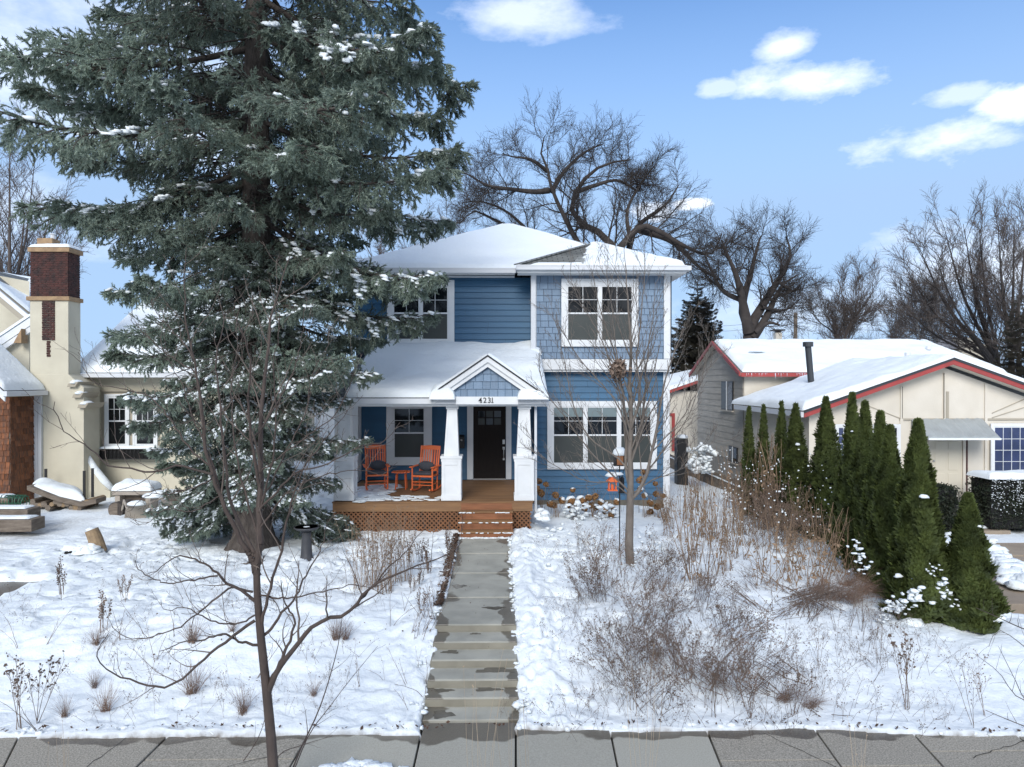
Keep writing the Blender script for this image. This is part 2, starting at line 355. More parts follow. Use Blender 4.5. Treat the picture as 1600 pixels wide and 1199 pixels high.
class MB:
    """collects shapes in world coordinates; build() links them as ONE mesh object"""
    def __init__(s): s.v = []; s.f = []
    def raw(s, vs, fs):
        n = len(s.v); s.v += [tuple(v) for v in vs]; s.f += [tuple(i + n for i in f) for f in fs]; return s
    def box(s, x0, x1, y0, y1, z0, z1):
        return s.raw([(x0, y0, z0), (x1, y0, z0), (x1, y1, z0), (x0, y1, z0), (x0, y0, z1), (x1, y0, z1), (x1, y1, z1), (x0, y1, z1)],
                     [(0, 3, 2, 1), (4, 5, 6, 7), (0, 1, 5, 4), (1, 2, 6, 5), (2, 3, 7, 6), (3, 0, 4, 7)])
    def prism(s, pts, off):
        """polygon pts (world) extruded by vector off"""
        n = len(pts); a = [Vector(p) for p in pts]; b = [p + Vector(off) for p in a]
        return s.raw(a + b, [tuple(range(n - 1, -1, -1)), tuple(range(n, 2 * n))] + [(i, (i + 1) % n, n + (i + 1) % n, n + i) for i in range(n)])
    def bar(s, a, b, w, h, up=(0, 0, 1)):
        a = Vector(a); b = Vector(b); d = (b - a).normalized(); u = Vector(up)
        if abs(d.dot(u)) > 0.97: u = Vector((0, 1, 0))
        sx = d.cross(u).normalized() * (w / 2); sz = sx.cross(d).normalized() * (h / 2)
        q = [-sx - sz, sx - sz, sx + sz, -sx + sz]
        return s.raw([a + k for k in q] + [b + k for k in q], [(0, 1, 2, 3), (7, 6, 5, 4), (0, 4, 5, 1), (1, 5, 6, 2), (2, 6, 7, 3), (3, 7, 4, 0)])
    def tube(s, pts, rads, n=8, cap=True):
        pts = [Vector(p) for p in pts]; rings = []; base = len(s.v)
        if isinstance(rads, (int, float)): rads = [rads] * len(pts)
        u = None
        for i, p in enumerate(pts):
            d = (pts[min(i + 1, len(pts) - 1)] - pts[max(i - 1, 0)]).normalized()
            if u is None: u = d.orthogonal().normalized()
            u = (u - d * u.dot(d)).normalized(); w = d.cross(u)
            for k in range(n):
                a = 2 * math.pi * k / n
                s.v.append(tuple(p + (u * math.cos(a) + w * math.sin(a)) * rads[i]))
        for i in range(len(pts) - 1):
            for k in range(n):
                a = base + i * n + k; b = base + i * n + (k + 1) % n
                s.f.append((a, b, b + n, a + n))
        if cap:
            s.f.append(tuple(base + k for k in range(n - 1, -1, -1))); s.f.append(tuple(base + (len(pts) - 1) * n + k for k in range(n)))
        return s
    def lathe(s, c, prof, n=16):
        """prof: (radius, z) from bottom to top around c"""
        return s.tube([(c[0], c[1], c[2] + z) for r, z in prof], [max(r, 1e-4) for r, z in prof], n)
    def blob(s, c, rx, ry, rz, rng=random, lump=0.2, nu=8, nv=5, flat=True):
        base = len(s.v); c = Vector(c)
        s.v.append(tuple(c + Vector((0, 0, rz))))
        for j in range(1, nv):
            th = math.pi * j / nv
            for i in range(nu):
                ph = 2 * math.pi * i / nu
                k = 1 + (rng.random() - 0.5) * 2 * lump
                z = math.cos(th) * rz * k
                if flat and z < 0: z *= 0.35
                s.v.append(tuple(c + Vector((math.sin(th) * math.cos(ph) * rx * k, math.sin(th) * math.sin(ph) * ry * k, z))))
        s.v.append(tuple(c + Vector((0, 0, -rz * (0.35 if flat else 1)))))
        e = len(s.v) - 1
        for i in range(nu):
            s.f.append((base, base + 1 + i, base + 1 + (i + 1) % nu))
            s.f.append((e, e - nu + (i + 1) % nu, e - nu + i))
        for j in range(nv - 2):
            for i in range(nu):
                a = base + 1 + j * nu + i; b = base + 1 + j * nu + (i + 1) % nu
                s.f.append((a, a + nu, b + nu, b))
        return s
    def build(s, name, material, parent=None, smooth=False, bevel=0.0, local=False, kind=None):
        me = bpy.data.meshes.new(name)
        off = Vector((0, 0, 0)) if (local or parent is None) else root_loc(parent)
        me.from_pydata([(v[0] - off.x, v[1] - off.y, v[2] - off.z) for v in s.v], [], s.f)
        me.update()
        if smooth: me.shade_smooth()
        o = link(name, me, material, parent)
        if bevel > 0:
            b = o.modifiers.new('bevel', 'BEVEL'); b.width = bevel; b.segments = 2; b.limit_method = 'ANGLE'
        if kind: o['kind'] = kind
        return o

def np_mesh(name, V, F, smooth=False):
    """V (n,3), F (m,k) or a list of such arrays"""
    me = bpy.data.meshes.new(name)
    Fs = F if isinstance(F, list) else [F]
    me.vertices.add(len(V)); me.vertices.foreach_set('co', np.ascontiguousarray(V, np.float32).ravel())
    loops = np.concatenate([f.ravel() for f in Fs]).astype(np.int32)
    tot = np.concatenate([np.full(len(f), f.shape[1]) for f in Fs]).astype(np.int32)
    st = np.concatenate([[0], np.cumsum(tot)[:-1]]).astype(np.int32)
    me.loops.add(len(loops)); me.loops.foreach_set('vertex_index', loops)
    me.polygons.add(len(tot)); me.polygons.foreach_set('loop_start', st)
    me.update(calc_edges=True); me.validate()
    if smooth: me.shade_smooth()
    return me

# ---------------------------------------------------------------- helpers: branches
def resample(pts, n):
    p = np.array([tuple(v) for v in pts], float)
    if len(p) == 2: p = np.array([p[0], (p[0] + p[1]) / 2, p[1]])
    q = np.vstack([2 * p[0] - p[1], p, 2 * p[-1] - p[-2]]); out = []
    for i in range(1, len(q) - 2):
        t = np.linspace(0, 1, 8, endpoint=False)[:, None]
        a, b, c, d = q[i - 1], q[i], q[i + 1], q[i + 2]
        out.append(0.5 * (2 * b + (c - a) * t + (2 * a - 5 * b + 4 * c - d) * t ** 2 + (3 * b - a - 3 * c + d) * t ** 3))
    out = np.vstack(out + [p[-1:]])
    L = np.concatenate([[0], np.cumsum(np.linalg.norm(np.diff(out, axis=0), axis=1))])
    s = np.linspace(0, L[-1], n)
    return np.stack([np.interp(s, L, out[:, k]) for k in range(3)], 1)
def norm(v): return v / np.maximum(np.linalg.norm(v, axis=-1, keepdims=True), 1e-9)
def sprout(A, Rd, k, lr, ang, up, wig, n, rng, t0=0.25, t1=1.0, rs=0.65, rmin=0.002, lmin=0.0, lmax=99, bias=None, curl=0.0, lref=None):
    """children of branches A (B,N,3) with radii Rd (B,N)"""
    B, N, _ = A.shape
    L = np.linalg.norm(np.diff(A, axis=1), axis=2).sum(1)
    b = np.repeat(np.arange(B), k); t = np.tile((np.arange(k) + 0.5) / k, B)
    if lref:
        ok = rng.random(len(b)) < L[b] / lref; b = b[ok]; t = t[ok]
    C = len(b)
    t = t0 + (t1 - t0) * (t + rng.uniform(-0.5, 0.5, C) / k)
    t = np.clip(t, 0, 0.999); f = t * (N - 1); i = np.minimum(f.astype(int), N - 2); w = (f - i)[:, None]
    S = A[b, i] * (1 - w) + A[b, i + 1] * w
    T = norm(A[b, i + 1] - A[b, i]); r0 = Rd[b, i] * (1 - w[:, 0]) + Rd[b, i + 1] * w[:, 0]
    perp = norm(np.cross(T, rng.normal(size=(C, 3))))
    a = np.radians(ang) * rng.uniform(0.7, 1.3, C)[:, None]
    D = T * np.cos(a) + perp * np.sin(a)
    D[:, 2] += up
    if bias is not None: D += np.array(bias)
    D = norm(D)
    ln = np.clip(L[b] * lr * (1 - 0.55 * t) * rng.uniform(0.6, 1.25, C), lmin, lmax)
    pts = [S]; step = ln / (n - 1)
    for j in range(n - 1):
        pts.append(pts[-1] + D * step[:, None])
        D = D + rng.normal(size=(C, 3)) * wig; D[:, 2] += curl; D = norm(D)
    X = np.stack(pts, 1)
    rc = np.maximum(r0 * rs, rmin)
    RR = rc[:, None] * np.linspace(1, 0.3, n)[None, :]
    return X, np.maximum(RR, rmin * 0.6)
def tubes(A, Rd, sides):
    B, N, _ = A.shape
    T = norm(np.gradient(A, axis=1))
    mean = norm(A[:, -1] - A[:, 0])
    ref = np.where(np.abs(mean[:, 2:3]) > 0.8, np.array([[1.0, 0.1, 0]]), np.array([[0.0, 0.05, 1.0]]))
    U = norm(np.cross(T, ref[:, None, :])); W = np.cross(T, U)
    an = np.arange(sides) * 2 * np.pi / sides
    V = A[:, :, None, :] + Rd[:, :, None, None] * (U[:, :, None, :] * np.cos(an)[None, None, :, None] + W[:, :, None, :] * np.sin(an)[None, None, :, None])
    V = V.reshape(-1, 3)
    b = np.arange(B)[:, None, None] * N * sides; i = np.arange(N - 1)[None, :, None] * sides; k = np.arange(sides)[None, None, :]
    a = b + i + k; c = b + i + (k + 1) % sides
    F = np.stack([a, c, c + sides, a + sides], -1).reshape(-1, 4)
    return V, F
def merge(parts):
    Vs, Fs, n = [], [], 0
    for V, F in parts:
        Vs.append(V); Fs.append(F + n); n += len(V)
    return np.vstack(Vs), Fs
def guides(gs, n=14):
    """gs: list of (points, r0, r1)"""
    A = np.stack([resample(g[0], n) for g in gs]); Rd = np.stack([np.linspace(g[1], g[2], n) for g in gs])
    return A, Rd
def bare_tree(gs, levels, rng, n=14, rootsides=8, jitter=0.0):
    """returns (limb parts, twig parts)"""
    A, Rd = guides(gs, n)
    if jitter:
        J = rng.normal(size=A.shape) * jitter; J[:, 0] = 0
        A = A + J
    limbs = [tubes(A, Rd, rootsides)]; twigs = []
    pool = [(A, Rd)]
    for li, lv in enumerate(levels):
        lv = dict(lv); sides = lv.pop('sides', 3); src = lv.pop('src', -1)
        a, r = pool[src]
        X, Rr = sprout(a, r, rng=rng, **lv)
        pool.append((X, Rr))
        (limbs if li == 0 else twigs).append(tubes(X, Rr, sides))
    return limbs, twigs
def ground_np(x, y):
    x = np.asarray(x, float); y = np.asarray(y, float)
    z = 0.04 + 0.50 * sstep(8.55, 11.2, y) + 0.06 * sstep(11.0, 14.0, y)
    z = z - 0.27 * sstep(3.6, 7.6, x) * sstep(9.0, 11.6, y)
    z = z - 0.10 * sstep(4.5, 8.0, x) * sstep(20, 27, y) - 0.25 * sstep(24, 40, y)
    z = z - 0.10 * sstep(-5.5, -8.5, x) * sstep(9.5, 13, y) * (1 - sstep(17, 20, y))
    return z
def G(x, y): return float(ground_np(x, y))
# ================================================================= SETTING: ground, walks
WX0, WX1 = -0.885, 0.19                      # front walk edges
def axis(segs):
    out = []
    for a, b, st in segs: out.append(np.arange(a, b - st * 0.5, st))
    return np.concatenate(out + [[segs[-1][1]]])
gx = axis([(-900, -60, 60), (-60, -16, 4), (-16, -10, 0.25), (-10, -1.4, 0.075), (-1.4, 0.9, 0.035), (0.9, 10, 0.075), (10, 18, 0.25), (18, 60, 4), (60, 900, 60)])
gy = axis([(6.95, 8.0, 0.12), (8.0, 11.2, 0.04), (11.2, 17, 0.06), (17, 24, 0.16), (24, 40, 0.8), (40, 80, 5), (80, 1500, 90)])
XX, YY = np.meshgrid(gx, gy)
Z = ground_np(XX, YY)
near = sstep(40, 20, YY) * sstep(16, 12, np.abs(XX))
Z += near * 0.09 * (fbm(XX * 0.9, YY * 0.9, 3, 3) - 0.45)
crumb = fbm(XX * 5.5, YY * 5.5, 9, 4) - 0.45
zone = 0.35 + 0.65 * np.maximum(sstep(1.8, 0.3, np.abs(XX + 0.35) - 0.5), sstep(-7, -4, -np.abs(XX + 5)) * 0.5)
zone = np.maximum(zone, sstep(0.45, 0.6, fbm(XX * 0.35, YY * 0.35, 21, 2)) * 0.9)
Z += near * zone * 0.16 * crumb
Z += near * 0.07 * zone * np.abs(fbm(XX * 11, YY * 11, 29, 3) - 0.45) * 2
foot = vnoise(XX * 3.2, YY * 2.6, 33); Z -= near * 0.10 * sstep(0.66, 0.86, foot) * sstep(9.5, 12, YY)
# footprints and dog tracks
_r = random.Random(77)
def dent(x, y, a, L, Wd, dep):
    i0, i1 = np.searchsorted(gx, (x - .4, x + .4)); j0, j1 = np.searchsorted(gy, (y - .4, y + .4))
    if i1 <= i0 or j1 <= j0: return
    dx = XX[j0:j1, i0:i1] - x; dy = YY[j0:j1, i0:i1] - y
    u = (dx * math.cos(a) + dy * math.sin(a)) / L; v = (-dx * math.sin(a) + dy * math.cos(a)) / Wd
    r = np.sqrt(u * u + v * v); Z[j0:j1, i0:i1] += -dep * sstep(1.25, .75, r) + dep * .35 * np.exp(-((r - 1.35) / .22) ** 2)
for (xa, ya, xb, yb, n_) in [(-9.5, 15.5, -4.0, 13.6, 16), (-8.5, 13.5, -7.0, 19.5, 14), (-4.2, 14.2, -1.4, 12.6, 9), (-9, 17.5, -6, 14, 12), (.6, 10.0, 1.6, 16.2, 18), (1.4, 10.5, 3.4, 12.2, 8), (8.0, 10.5, 9.6, 12.5, 8), (-7.5, 12.2, -3.5, 11.2, 12)]:
    hd = math.atan2(yb - ya, xb - xa)
    for k in range(n_):
        t = (k + .5) / n_; s_ = .11 if k % 2 else -.11
        dent(xa + (xb - xa) * t - math.sin(hd) * s_ + _r.uniform(-.07, .07), ya + (yb - ya) * t + math.cos(hd) * s_ + _r.uniform(-.07, .07), hd + _r.uniform(-.3, .3), .15, .065, _r.uniform(.06, .11))
for k in range(420):
    x, y = (_r.gauss(-6.5, 1.6), _r.gauss(15.2, 1.6)) if k < 230 else (_r.uniform(.3, 2.2), _r.uniform(9, 17))
    dent(x, y, _r.uniform(0, 3), _r.uniform(.04, .12), _r.uniform(.04, .08), _r.uniform(-.045, .05))
# hand-shovelled bank beside the walk
dw = np.abs(XX + 0.3475) - 0.5375
Z += 0.09 * np.exp(-((dw - 0.35) / 0.28) ** 2) * sstep(8.6, 9.4, YY) * sstep(17, 16.4, YY) * np.where(XX > 0, 1.3, 0.7)
# cleared walk
edge = dw - 0.09 * (fbm(XX * 2.2, YY * 3.3, 5, 4) - 0.42) * 2 - np.where((YY > 9.0) & (YY < 10.5), -0.02, 0.0) + np.where(XX < -0.3, 0.07 * sstep(11.2, 11.8, YY), 0.0)
keep = sstep(-0.015, 0.045, edge); keep = np.where(YY > 16.6, 1, keep)
Z = Z * keep + (-0.14 + 0.9 * np.clip(ground_np(XX, YY) - 0.06, 0, 1) - 0.10) * (1 - keep)
# sidewalk edge
line = 8.31 + 0.10 * (fbm(XX * 0.9, XX * 0 + 2, 8, 4) - 0.45) * 2 + 0.05 * (fbm(XX * 6, YY * 0 + 4, 18, 3) - 0.45) - 0.16 * np.exp(-((XX - 1.6) / 0.7) ** 2) * 0 - 0.20 * sstep(3.5, 5.8, XX)
k2 = sstep(0.0, 0.05, YY - line)
Z = Z * k2 + (-0.15) * (1 - k2)
# neighbour's cleared pad (left) and path (right)
def pad(x0, x1, y0, y1, w=0.1):
    n = 0.35 * (fbm(XX * 1.5, YY * 1.5, 41, 3) - 0.45)
    return sstep(-w, w, np.minimum(np.minimum(XX - x0, x1 - XX), np.minimum(YY - y0, y1 - YY)) + n)
PADS = [(-14, -8.55, 11.5, 13.3)]
for q in PADS:
    Z -= 0.22 * pad(*q)
rp = pad(8.15, 13.5, 11.9, 16.6) ; Z -= 0.3 * rp
rp2 = pad(10.6, 14.5, 16.5, 20.8); Z -= 0.25 * rp2
lpad = pad(-14.5, -10.6, 13.2, 18.6, 0.5)
nV = XX.size
V = np.stack([XX.ravel(), YY.ravel(), Z.ravel()], 1)
ny, nx = XX.shape
idx = np.arange(nV).reshape(ny, nx)
F = np.stack([idx[:-1, :-1], idx[:-1, 1:], idx[1:, 1:], idx[1:, :-1]], -1).reshape(-1, 4)
me = np_mesh('snowy_ground', V, F, smooth=True)
dirt = 3.0 * (1 - keep) + 3.0 * (1 - k2) + 0.62 * lpad + 0.5 * sstep(0.60, 0.72, fbm(XX * 0.8, YY * 0.8, 50, 3)) * near * 0
dirt += 0.75 * np.exp(-((dw - 0.02) / 0.05) ** 2) * sstep(0.35, 0.6, fbm(XX * 4, YY * 1.3, 60, 3)) * (XX < -0.3) * sstep(10.8, 11.6, YY) * (YY < 16.5)
dirt += 0.55 * np.exp(-((YY - line - 0.03) / 0.05) ** 2) * sstep(0.45, 0.6, fbm(XX * 1.5, YY, 61, 3))
att = me.attributes.new('dirt', 'FLOAT', 'POINT'); att.data.foreach_set('value', np.clip(dirt, 0, 3).ravel().astype(np.float32))
tag(link('snow_ground', me, M['snow']), kind='structure')

tag(MB().box(-60, 60, 5.6, 6.95, -0.3, 0.01).build('boulevard_ground', M['snow']), kind='structure')
tag(MB().box(-80, 80, -6, 5.45, -0.4, -0.12).build('street', M['greyroof']), kind='structure')
tag(MB().box(-80, 80, 5.45, 5.6, -0.4, 0.02).build('kerb', M['slab_smooth']), kind='structure')
mb = MB()
mb.box(-60, 60, 6.9, 8.7, -0.3, -0.06)
sw = mb.build('sidewalk', M['dark']); tag(sw, kind='structure')
# joints measured on the photo: (x at y=1150, x at y=1199)
js = [(-330, -390), (-100, -135), (30, 5), (262, 212), (480, 452), (657, 646), (806, 806), (955, 965), (1108, 1128), (1280, 1315), (1430, 1475), (1590, 1650), (1760, 1840), (1950, 2050)]
zt = 0.0
def jline(j):
    a = PZ(j[0], 1150, zt); b = PZ(j[1], 1199, zt)
    def at(y): return a.x + (b.x - a.x) * (y - a.y) / (b.y - a.y)
    return at
rr = random.Random(3)
for a, b in zip(js[:-1], js[1:]):
    if (a, b) == (js[6], js[7]): pass
    fa, fb = jline(a), jline(b); g = 0.011
    smooth = a[0] in (480, 657, 806, 955)
    y0, y1 = 6.98, 8.62
    dz = rr.uniform(-0.006, 0.006)
    cuts = [y0, y1] if smooth else [y0, rr.uniform(7.5, 7.9), y1]
    for c0, c1 in zip(cuts[:-1], cuts[1:]):
        gg = 0.0 if len(cuts) == 2 else 0.006
        pts = [(fa(c0) + g, c0 + gg, zt - 0.08 + dz), (fb(c0) - g, c0 + gg, zt - 0.08 + dz), (fb(c1) - g, c1 - gg, zt - 0.08 + dz), (fa(c1) + g, c1 - gg, zt - 0.08 + dz)]
        MB().prism(pts, (0, 0, 0.08)).build('slab', M['slab_smooth' if smooth else 'slab_rough'], sw, bevel=0.008)

# front walk and its five risers
fw = MB().box(WX0 - 0.05, WX1 + 0.05, 8.6, 16.3, -0.4, -0.2).build('front_walk', M['dark']); tag(fw, kind='structure')
MB().box(WX0 - .05, WX1 + .06, 8.645, 8.99, -0.12, 0.02).build('slab', M['concrete'], fw, bevel=0.01)
sy = [8.99, 9.28, 9.66, 10.03, 10.42]; sz = [0.02, 0.135, 0.245, 0.355, 0.465]; TOP = 0.575
rr = random.Random(5)
for i in range(4):
    w = 0.05 - 0.01 * i
    MB().box(WX0 - .05, WX1 + 0.06, sy[i], sy[i + 1] + 0.03 - 0.034, sz[i] - 0.3, sz[i + 1]).build('step', M['concrete'], fw, bevel=0.018)
wy = [10.42, 11.68, 13.12, 14.56, 16.0]
for i in range(4):
    dz = rr.uniform(-0.006, 0.006); l = WX0 if i == 0 else WX0 + 0.16 + 0.02 * i - (0.1 if i > 1 else 0)
    MB().box(WX0 - (0.04 if i == 0 else -0.02), WX1 + 0.05, wy[i] + (0 if i == 0 else 0.008), wy[i + 1] - 0.008, TOP - (0.3 if i == 0 else 0.1), TOP + dz + 0.012 * i).build('slab', M['concrete'], fw, bevel=0.014)
MB().box(WX0 + 0.03, WX1 - 0.03, 16.0, 16.2, TOP - 0.1, TOP + 0.03).build('slab', M['concrete'], fw, bevel=0.01)

# risers painted darker for shade against the treads, and shallow meltwater puddles
M['riser_shade'] = mat('shaded_riser_concrete', (0.20, 0.185, 0.145), 0.6, (0.28, 0.26, 0.205), 3.5, 5, bump=.2, bscale=60, dist=.004)
M['puddle'] = mat('meltwater', (0.085, 0.08, 0.065), 0.2, (0.13, 0.12, 0.10), 7, spec=.4)
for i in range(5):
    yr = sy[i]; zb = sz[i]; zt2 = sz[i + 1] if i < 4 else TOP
    MB().box(WX0 - .052, WX1 + .062, yr - .003, yr + .02, zb + .002, zt2 - .022).build('riser', M['riser_shade'], fw)
def puddle(x, y, z, rx, ry, seed):
    r_ = random.Random(seed); n_ = 26; pts = []
    for k in range(n_):
        a = 2 * math.pi * k / n_; q = 1 + .22 * math.sin(3 * a + seed) + .14 * math.sin(7 * a + 2 * seed) + r_.uniform(-.05, .05)
        pts.append((x + rx * q * math.cos(a), y + ry * q * math.sin(a), z + .0035))
    MB().prism(pts, (0, 0, .0006)).build('puddle', M['puddle'], fw)
for (x, y, z, rx, ry, sd) in [(-.72, 9.2, .135, .12, .05, 1), (-.15, 9.22, .135, .17, .055, 2), (-.05, 9.56, .245, .26, .08, 3), (-.68, 9.93, .355, .12, .06, 4), (-.08, 11.15, TOP + .002, .16, .07, 6), (-.7, 12.3, TOP + .014, .12, .11, 7), (-.70, 8.78, .02, .13, .10, 8), (-.35, 10.33, .465, .08, .03, 9)]:
    puddle(x, y, z, rx, ry, sd)
rr = random.Random(9)
def crack(x0, y0, x1, y1, z):
    m = MB(); n_ = 14; p0 = None
    for k in range(n_ + 1):
        t = k / n_; p_ = Vector((x0 + (x1 - x0) * t + rr.uniform(-.02, .02), y0 + (y1 - y0) * t + rr.uniform(-.02, .02), z + .0015))
        if p0: m.bar(p0, p_, rr.uniform(.004, .009), .001)
        p0 = p_
    m.build('crack', M['dark'], sw)
crack(-4.3, 8.4, -4.55, 7.0, .006); crack(-4.1, 7.05, -2.55, 7.85, .006); crack(3.1, 8.3, 3.9, 7.1, .006); crack(5.2, 7.7, 6.4, 8.2, .006)
# left neighbour's pad, right neighbour's path
lp = MB().box(-14, -8.35, 11.3, 13.6, 0.1, G(-9, 12.4) - 0.06).build('paved_pad', M['slab_rough']); tag(lp, kind='structure')
rp_ = thing('garden_path', None, None, (9, 14, 0)); tag(rp_, kind='structure'); del rp_
gp = bpy.data.objects['garden_path']
for (x0, x1, y0, y1, z) in [(8.3, 13.4, 12.2, 13.9, 0.26), (8.9, 13.4, 13.92, 15.4, 0.285), (9.6, 13.6, 15.42, 16.6, 0.31)]:
    MB().box(x0, x1, y0, y1, z - 0.2, z).build('slab', M['slab_tan'], gp, bevel=0.012)

# icy patch on the boulevard at the lower edge of the picture
rr = random.Random(12); mb = MB()
for i in range(150):
    x = rr.gauss(-1.5, 0.28); y = rr.uniform(6.95, 7.70 - abs(x + 1.5) * 0.35)
    mb.blob((x, y, 0.01), rr.uniform(0.05, 0.13), rr.uniform(0.05, 0.12), rr.uniform(0.02, 0.06), rr, 0.3, 7, 4)
tag(mb.build('snow_heap', M['snow'], smooth=True), 'low crumbly heap of snow left on the sidewalk at the lower edge of the picture', 'snow heap', kind='stuff')

# crumbs of shovelled snow along walk and sidewalk
rr = random.Random(21); mb = MB()
for i in range(1100):
    side = rr.random()
    if side < 0.42:
        y = rr.uniform(8.7, 16.2); x = (WX1 + abs(rr.gauss(0.10, 0.16))) ; z = G(x, y) + rr.uniform(0.0, 0.09)
    elif side < 0.60:
        y = rr.uniform(8.7, 16.2); x = WX0 - abs(rr.gauss(0.06, 0.10)); z = G(x, y) + rr.uniform(0.0, 0.06)
    elif side < 0.85:
        x = rr.uniform(-10, 10); y = 8.37 + abs(rr.gauss(0, 0.08)) - (0.2 if x > 5 else 0); z = 0.03
    else:
        x = rr.uniform(0.5, 3.5); y = rr.uniform(13, 17.5); z = G(x, y) + 0.05
    if y < 8.8 and WX0 - .02 < x < WX1 + .02: continue
    r = rr.uniform(0.008, 0.05) ** 1.0 * rr.uniform(.5, 1)
    mb.blob((x, y, z - r * .4), r * rr.uniform(1, 1.8), r * rr.uniform(1, 1.6), r * 0.9, rr, 0.45, 6, 4, False)
tag(mb.build('snow_crumbs', M['snow'], smooth=True), 'small lumps of shovelled snow along the edges of the front walk', 'snow', kind='stuff')

# leaf litter and bits of seed on the snow
rng = np.random.default_rng(5)
def litter(n, fx, fy, s0, s1, name, label, m, lift=0.01):
    x = fx(n); y = fy(n, x); z = ground_np(x, y) + 0.045 + lift
    s = rng.uniform(s0, s1, n); a = rng.uniform(0, 6.28, n)
    c = np.stack([x, y, z], 1)
    d1 = np.stack([np.cos(a), np.sin(a), rng.uniform(-.5, .8, n)], 1) * s[:, None]; d2 = np.stack([-np.sin(a), np.cos(a), rng.uniform(-.4, .8, n)], 1) * s[:, None] * 0.6
    V = np.stack([c - d1, c + d2, c + d1, c - d2], 1).reshape(-1, 3); F = np.arange(4 * n).reshape(-1, 4)
    tag(link(name, np_mesh(name, V, F), M[m]), label, 'leaf litter', kind='stuff')
litter(900, lambda n: WX0 - 0.02 - np.abs(rng.normal(0, 0.06, n)), lambda n, x: 11.2 + 5.0 * rng.random(n), 0.02, 0.05, 'leaf_litter', 'brown dead leaves heaped along the left edge of the front walk', 'litter', 0.03)
litter(420, lambda n: rng.uniform(-10, 10, n), lambda n, x: 8.36 + np.abs(rng.normal(0, 0.06, n)) + 0.12 * (vnoise(x * 1.1, x * 0, 70) - 0.5) - 0.2 * sstep(3.5, 5.8, x), 0.008, 0.03, 'leaf_litter', 'dark leaf bits caught in the snow edge along the sidewalk', 'litter', -0.01)
litter(2200, lambda n: rng.normal(2.6, 1.8, n), lambda n, x: rng.uniform(9.0, 15.5, n), 0.004, 0.013, 'seed_litter', 'dark seeds and leaf crumbs sprinkled over the snow of the flower bed', 'litter', 0.015)
litter(500, lambda n: rng.uniform(-9, -1.2, n), lambda n, x: rng.uniform(9, 15.5, n), 0.005, 0.02, 'twig_litter', 'sparse bits of bark and leaf lying on the snow of the left lawn', 'litter', 0.015)
# ================================================================= SNOW AND WINDOW BUILDERS
def snow_slab(corners, th, parent, name='roof_snow', nu=40, nv=24, s=0, edge=0.12, lump=0.05, over=0.0, mask=None, sag=0.0):
    """snow lying on a roof plane given by four corners (a,b,c,d around); domed towards its edges"""
    a, b, c, d = [np.array(tuple(p), float) for p in corners]
    u = np.linspace(0, 1, nu); v = np.linspace(0, 1, nv)
    u = 0.5 - 0.5 * np.cos(u * np.pi) * 0.35 + (u - 0.5) * 0.65; v = 0.5 - 0.5 * np.cos(v * np.pi) * 0.35 + (v - 0.5) * 0.65
    U, Vv = np.meshgrid(u, v)
    Pp = (a * ((1 - U) * (1 - Vv))[..., None] + b * (U * (1 - Vv))[..., None] + c * (U * Vv)[..., None] + d * ((1 - U) * Vv)[..., None])
    wu = max(np.linalg.norm(b - a), np.linalg.norm(c - d)); wv = max(np.linalg.norm(d - a), np.linalg.norm(c - b))
    e = np.minimum(np.minimum(U, 1 - U) * wu, np.minimum(Vv, 1 - Vv) * wv)
    pr = np.sqrt(np.clip(1 - (1 - np.clip(e / edge, 0, 1)) ** 2, 0, 1))
    n = fbm(Pp[..., 0] * 1.1 + s, Pp[..., 1] * 1.1 + Pp[..., 2], 90 + s, 4)
    h = th * pr * (0.45 + 1.1 * n) + lump * (fbm(Pp[..., 0] * 0.5 + s, Pp[..., 1] * 0.5, 70 + s, 3) - 0.4) * pr
    if mask is not None: h = h * mask(Pp, U, Vv)
    T = Pp.copy(); T[..., 2] += np.maximum(h, 0.0) + 0.012
    off = np.array(tuple(root_loc(parent))) if parent is not None else 0
    V = T.reshape(-1, 3) - off
    idx = np.arange(U.size).reshape(U.shape)
    F = np.stack([idx[:-1, :-1], idx[:-1, 1:], idx[1:, 1:], idx[1:, :-1]], -1).reshape(-1, 4)
    nrm = np.cross(b - a, d - a)
    if nrm[2] < 0: F = F[:, ::-1].copy()
    me = np_mesh(name, V, F, smooth=True)
    return link(name, me, M['snow'], parent)

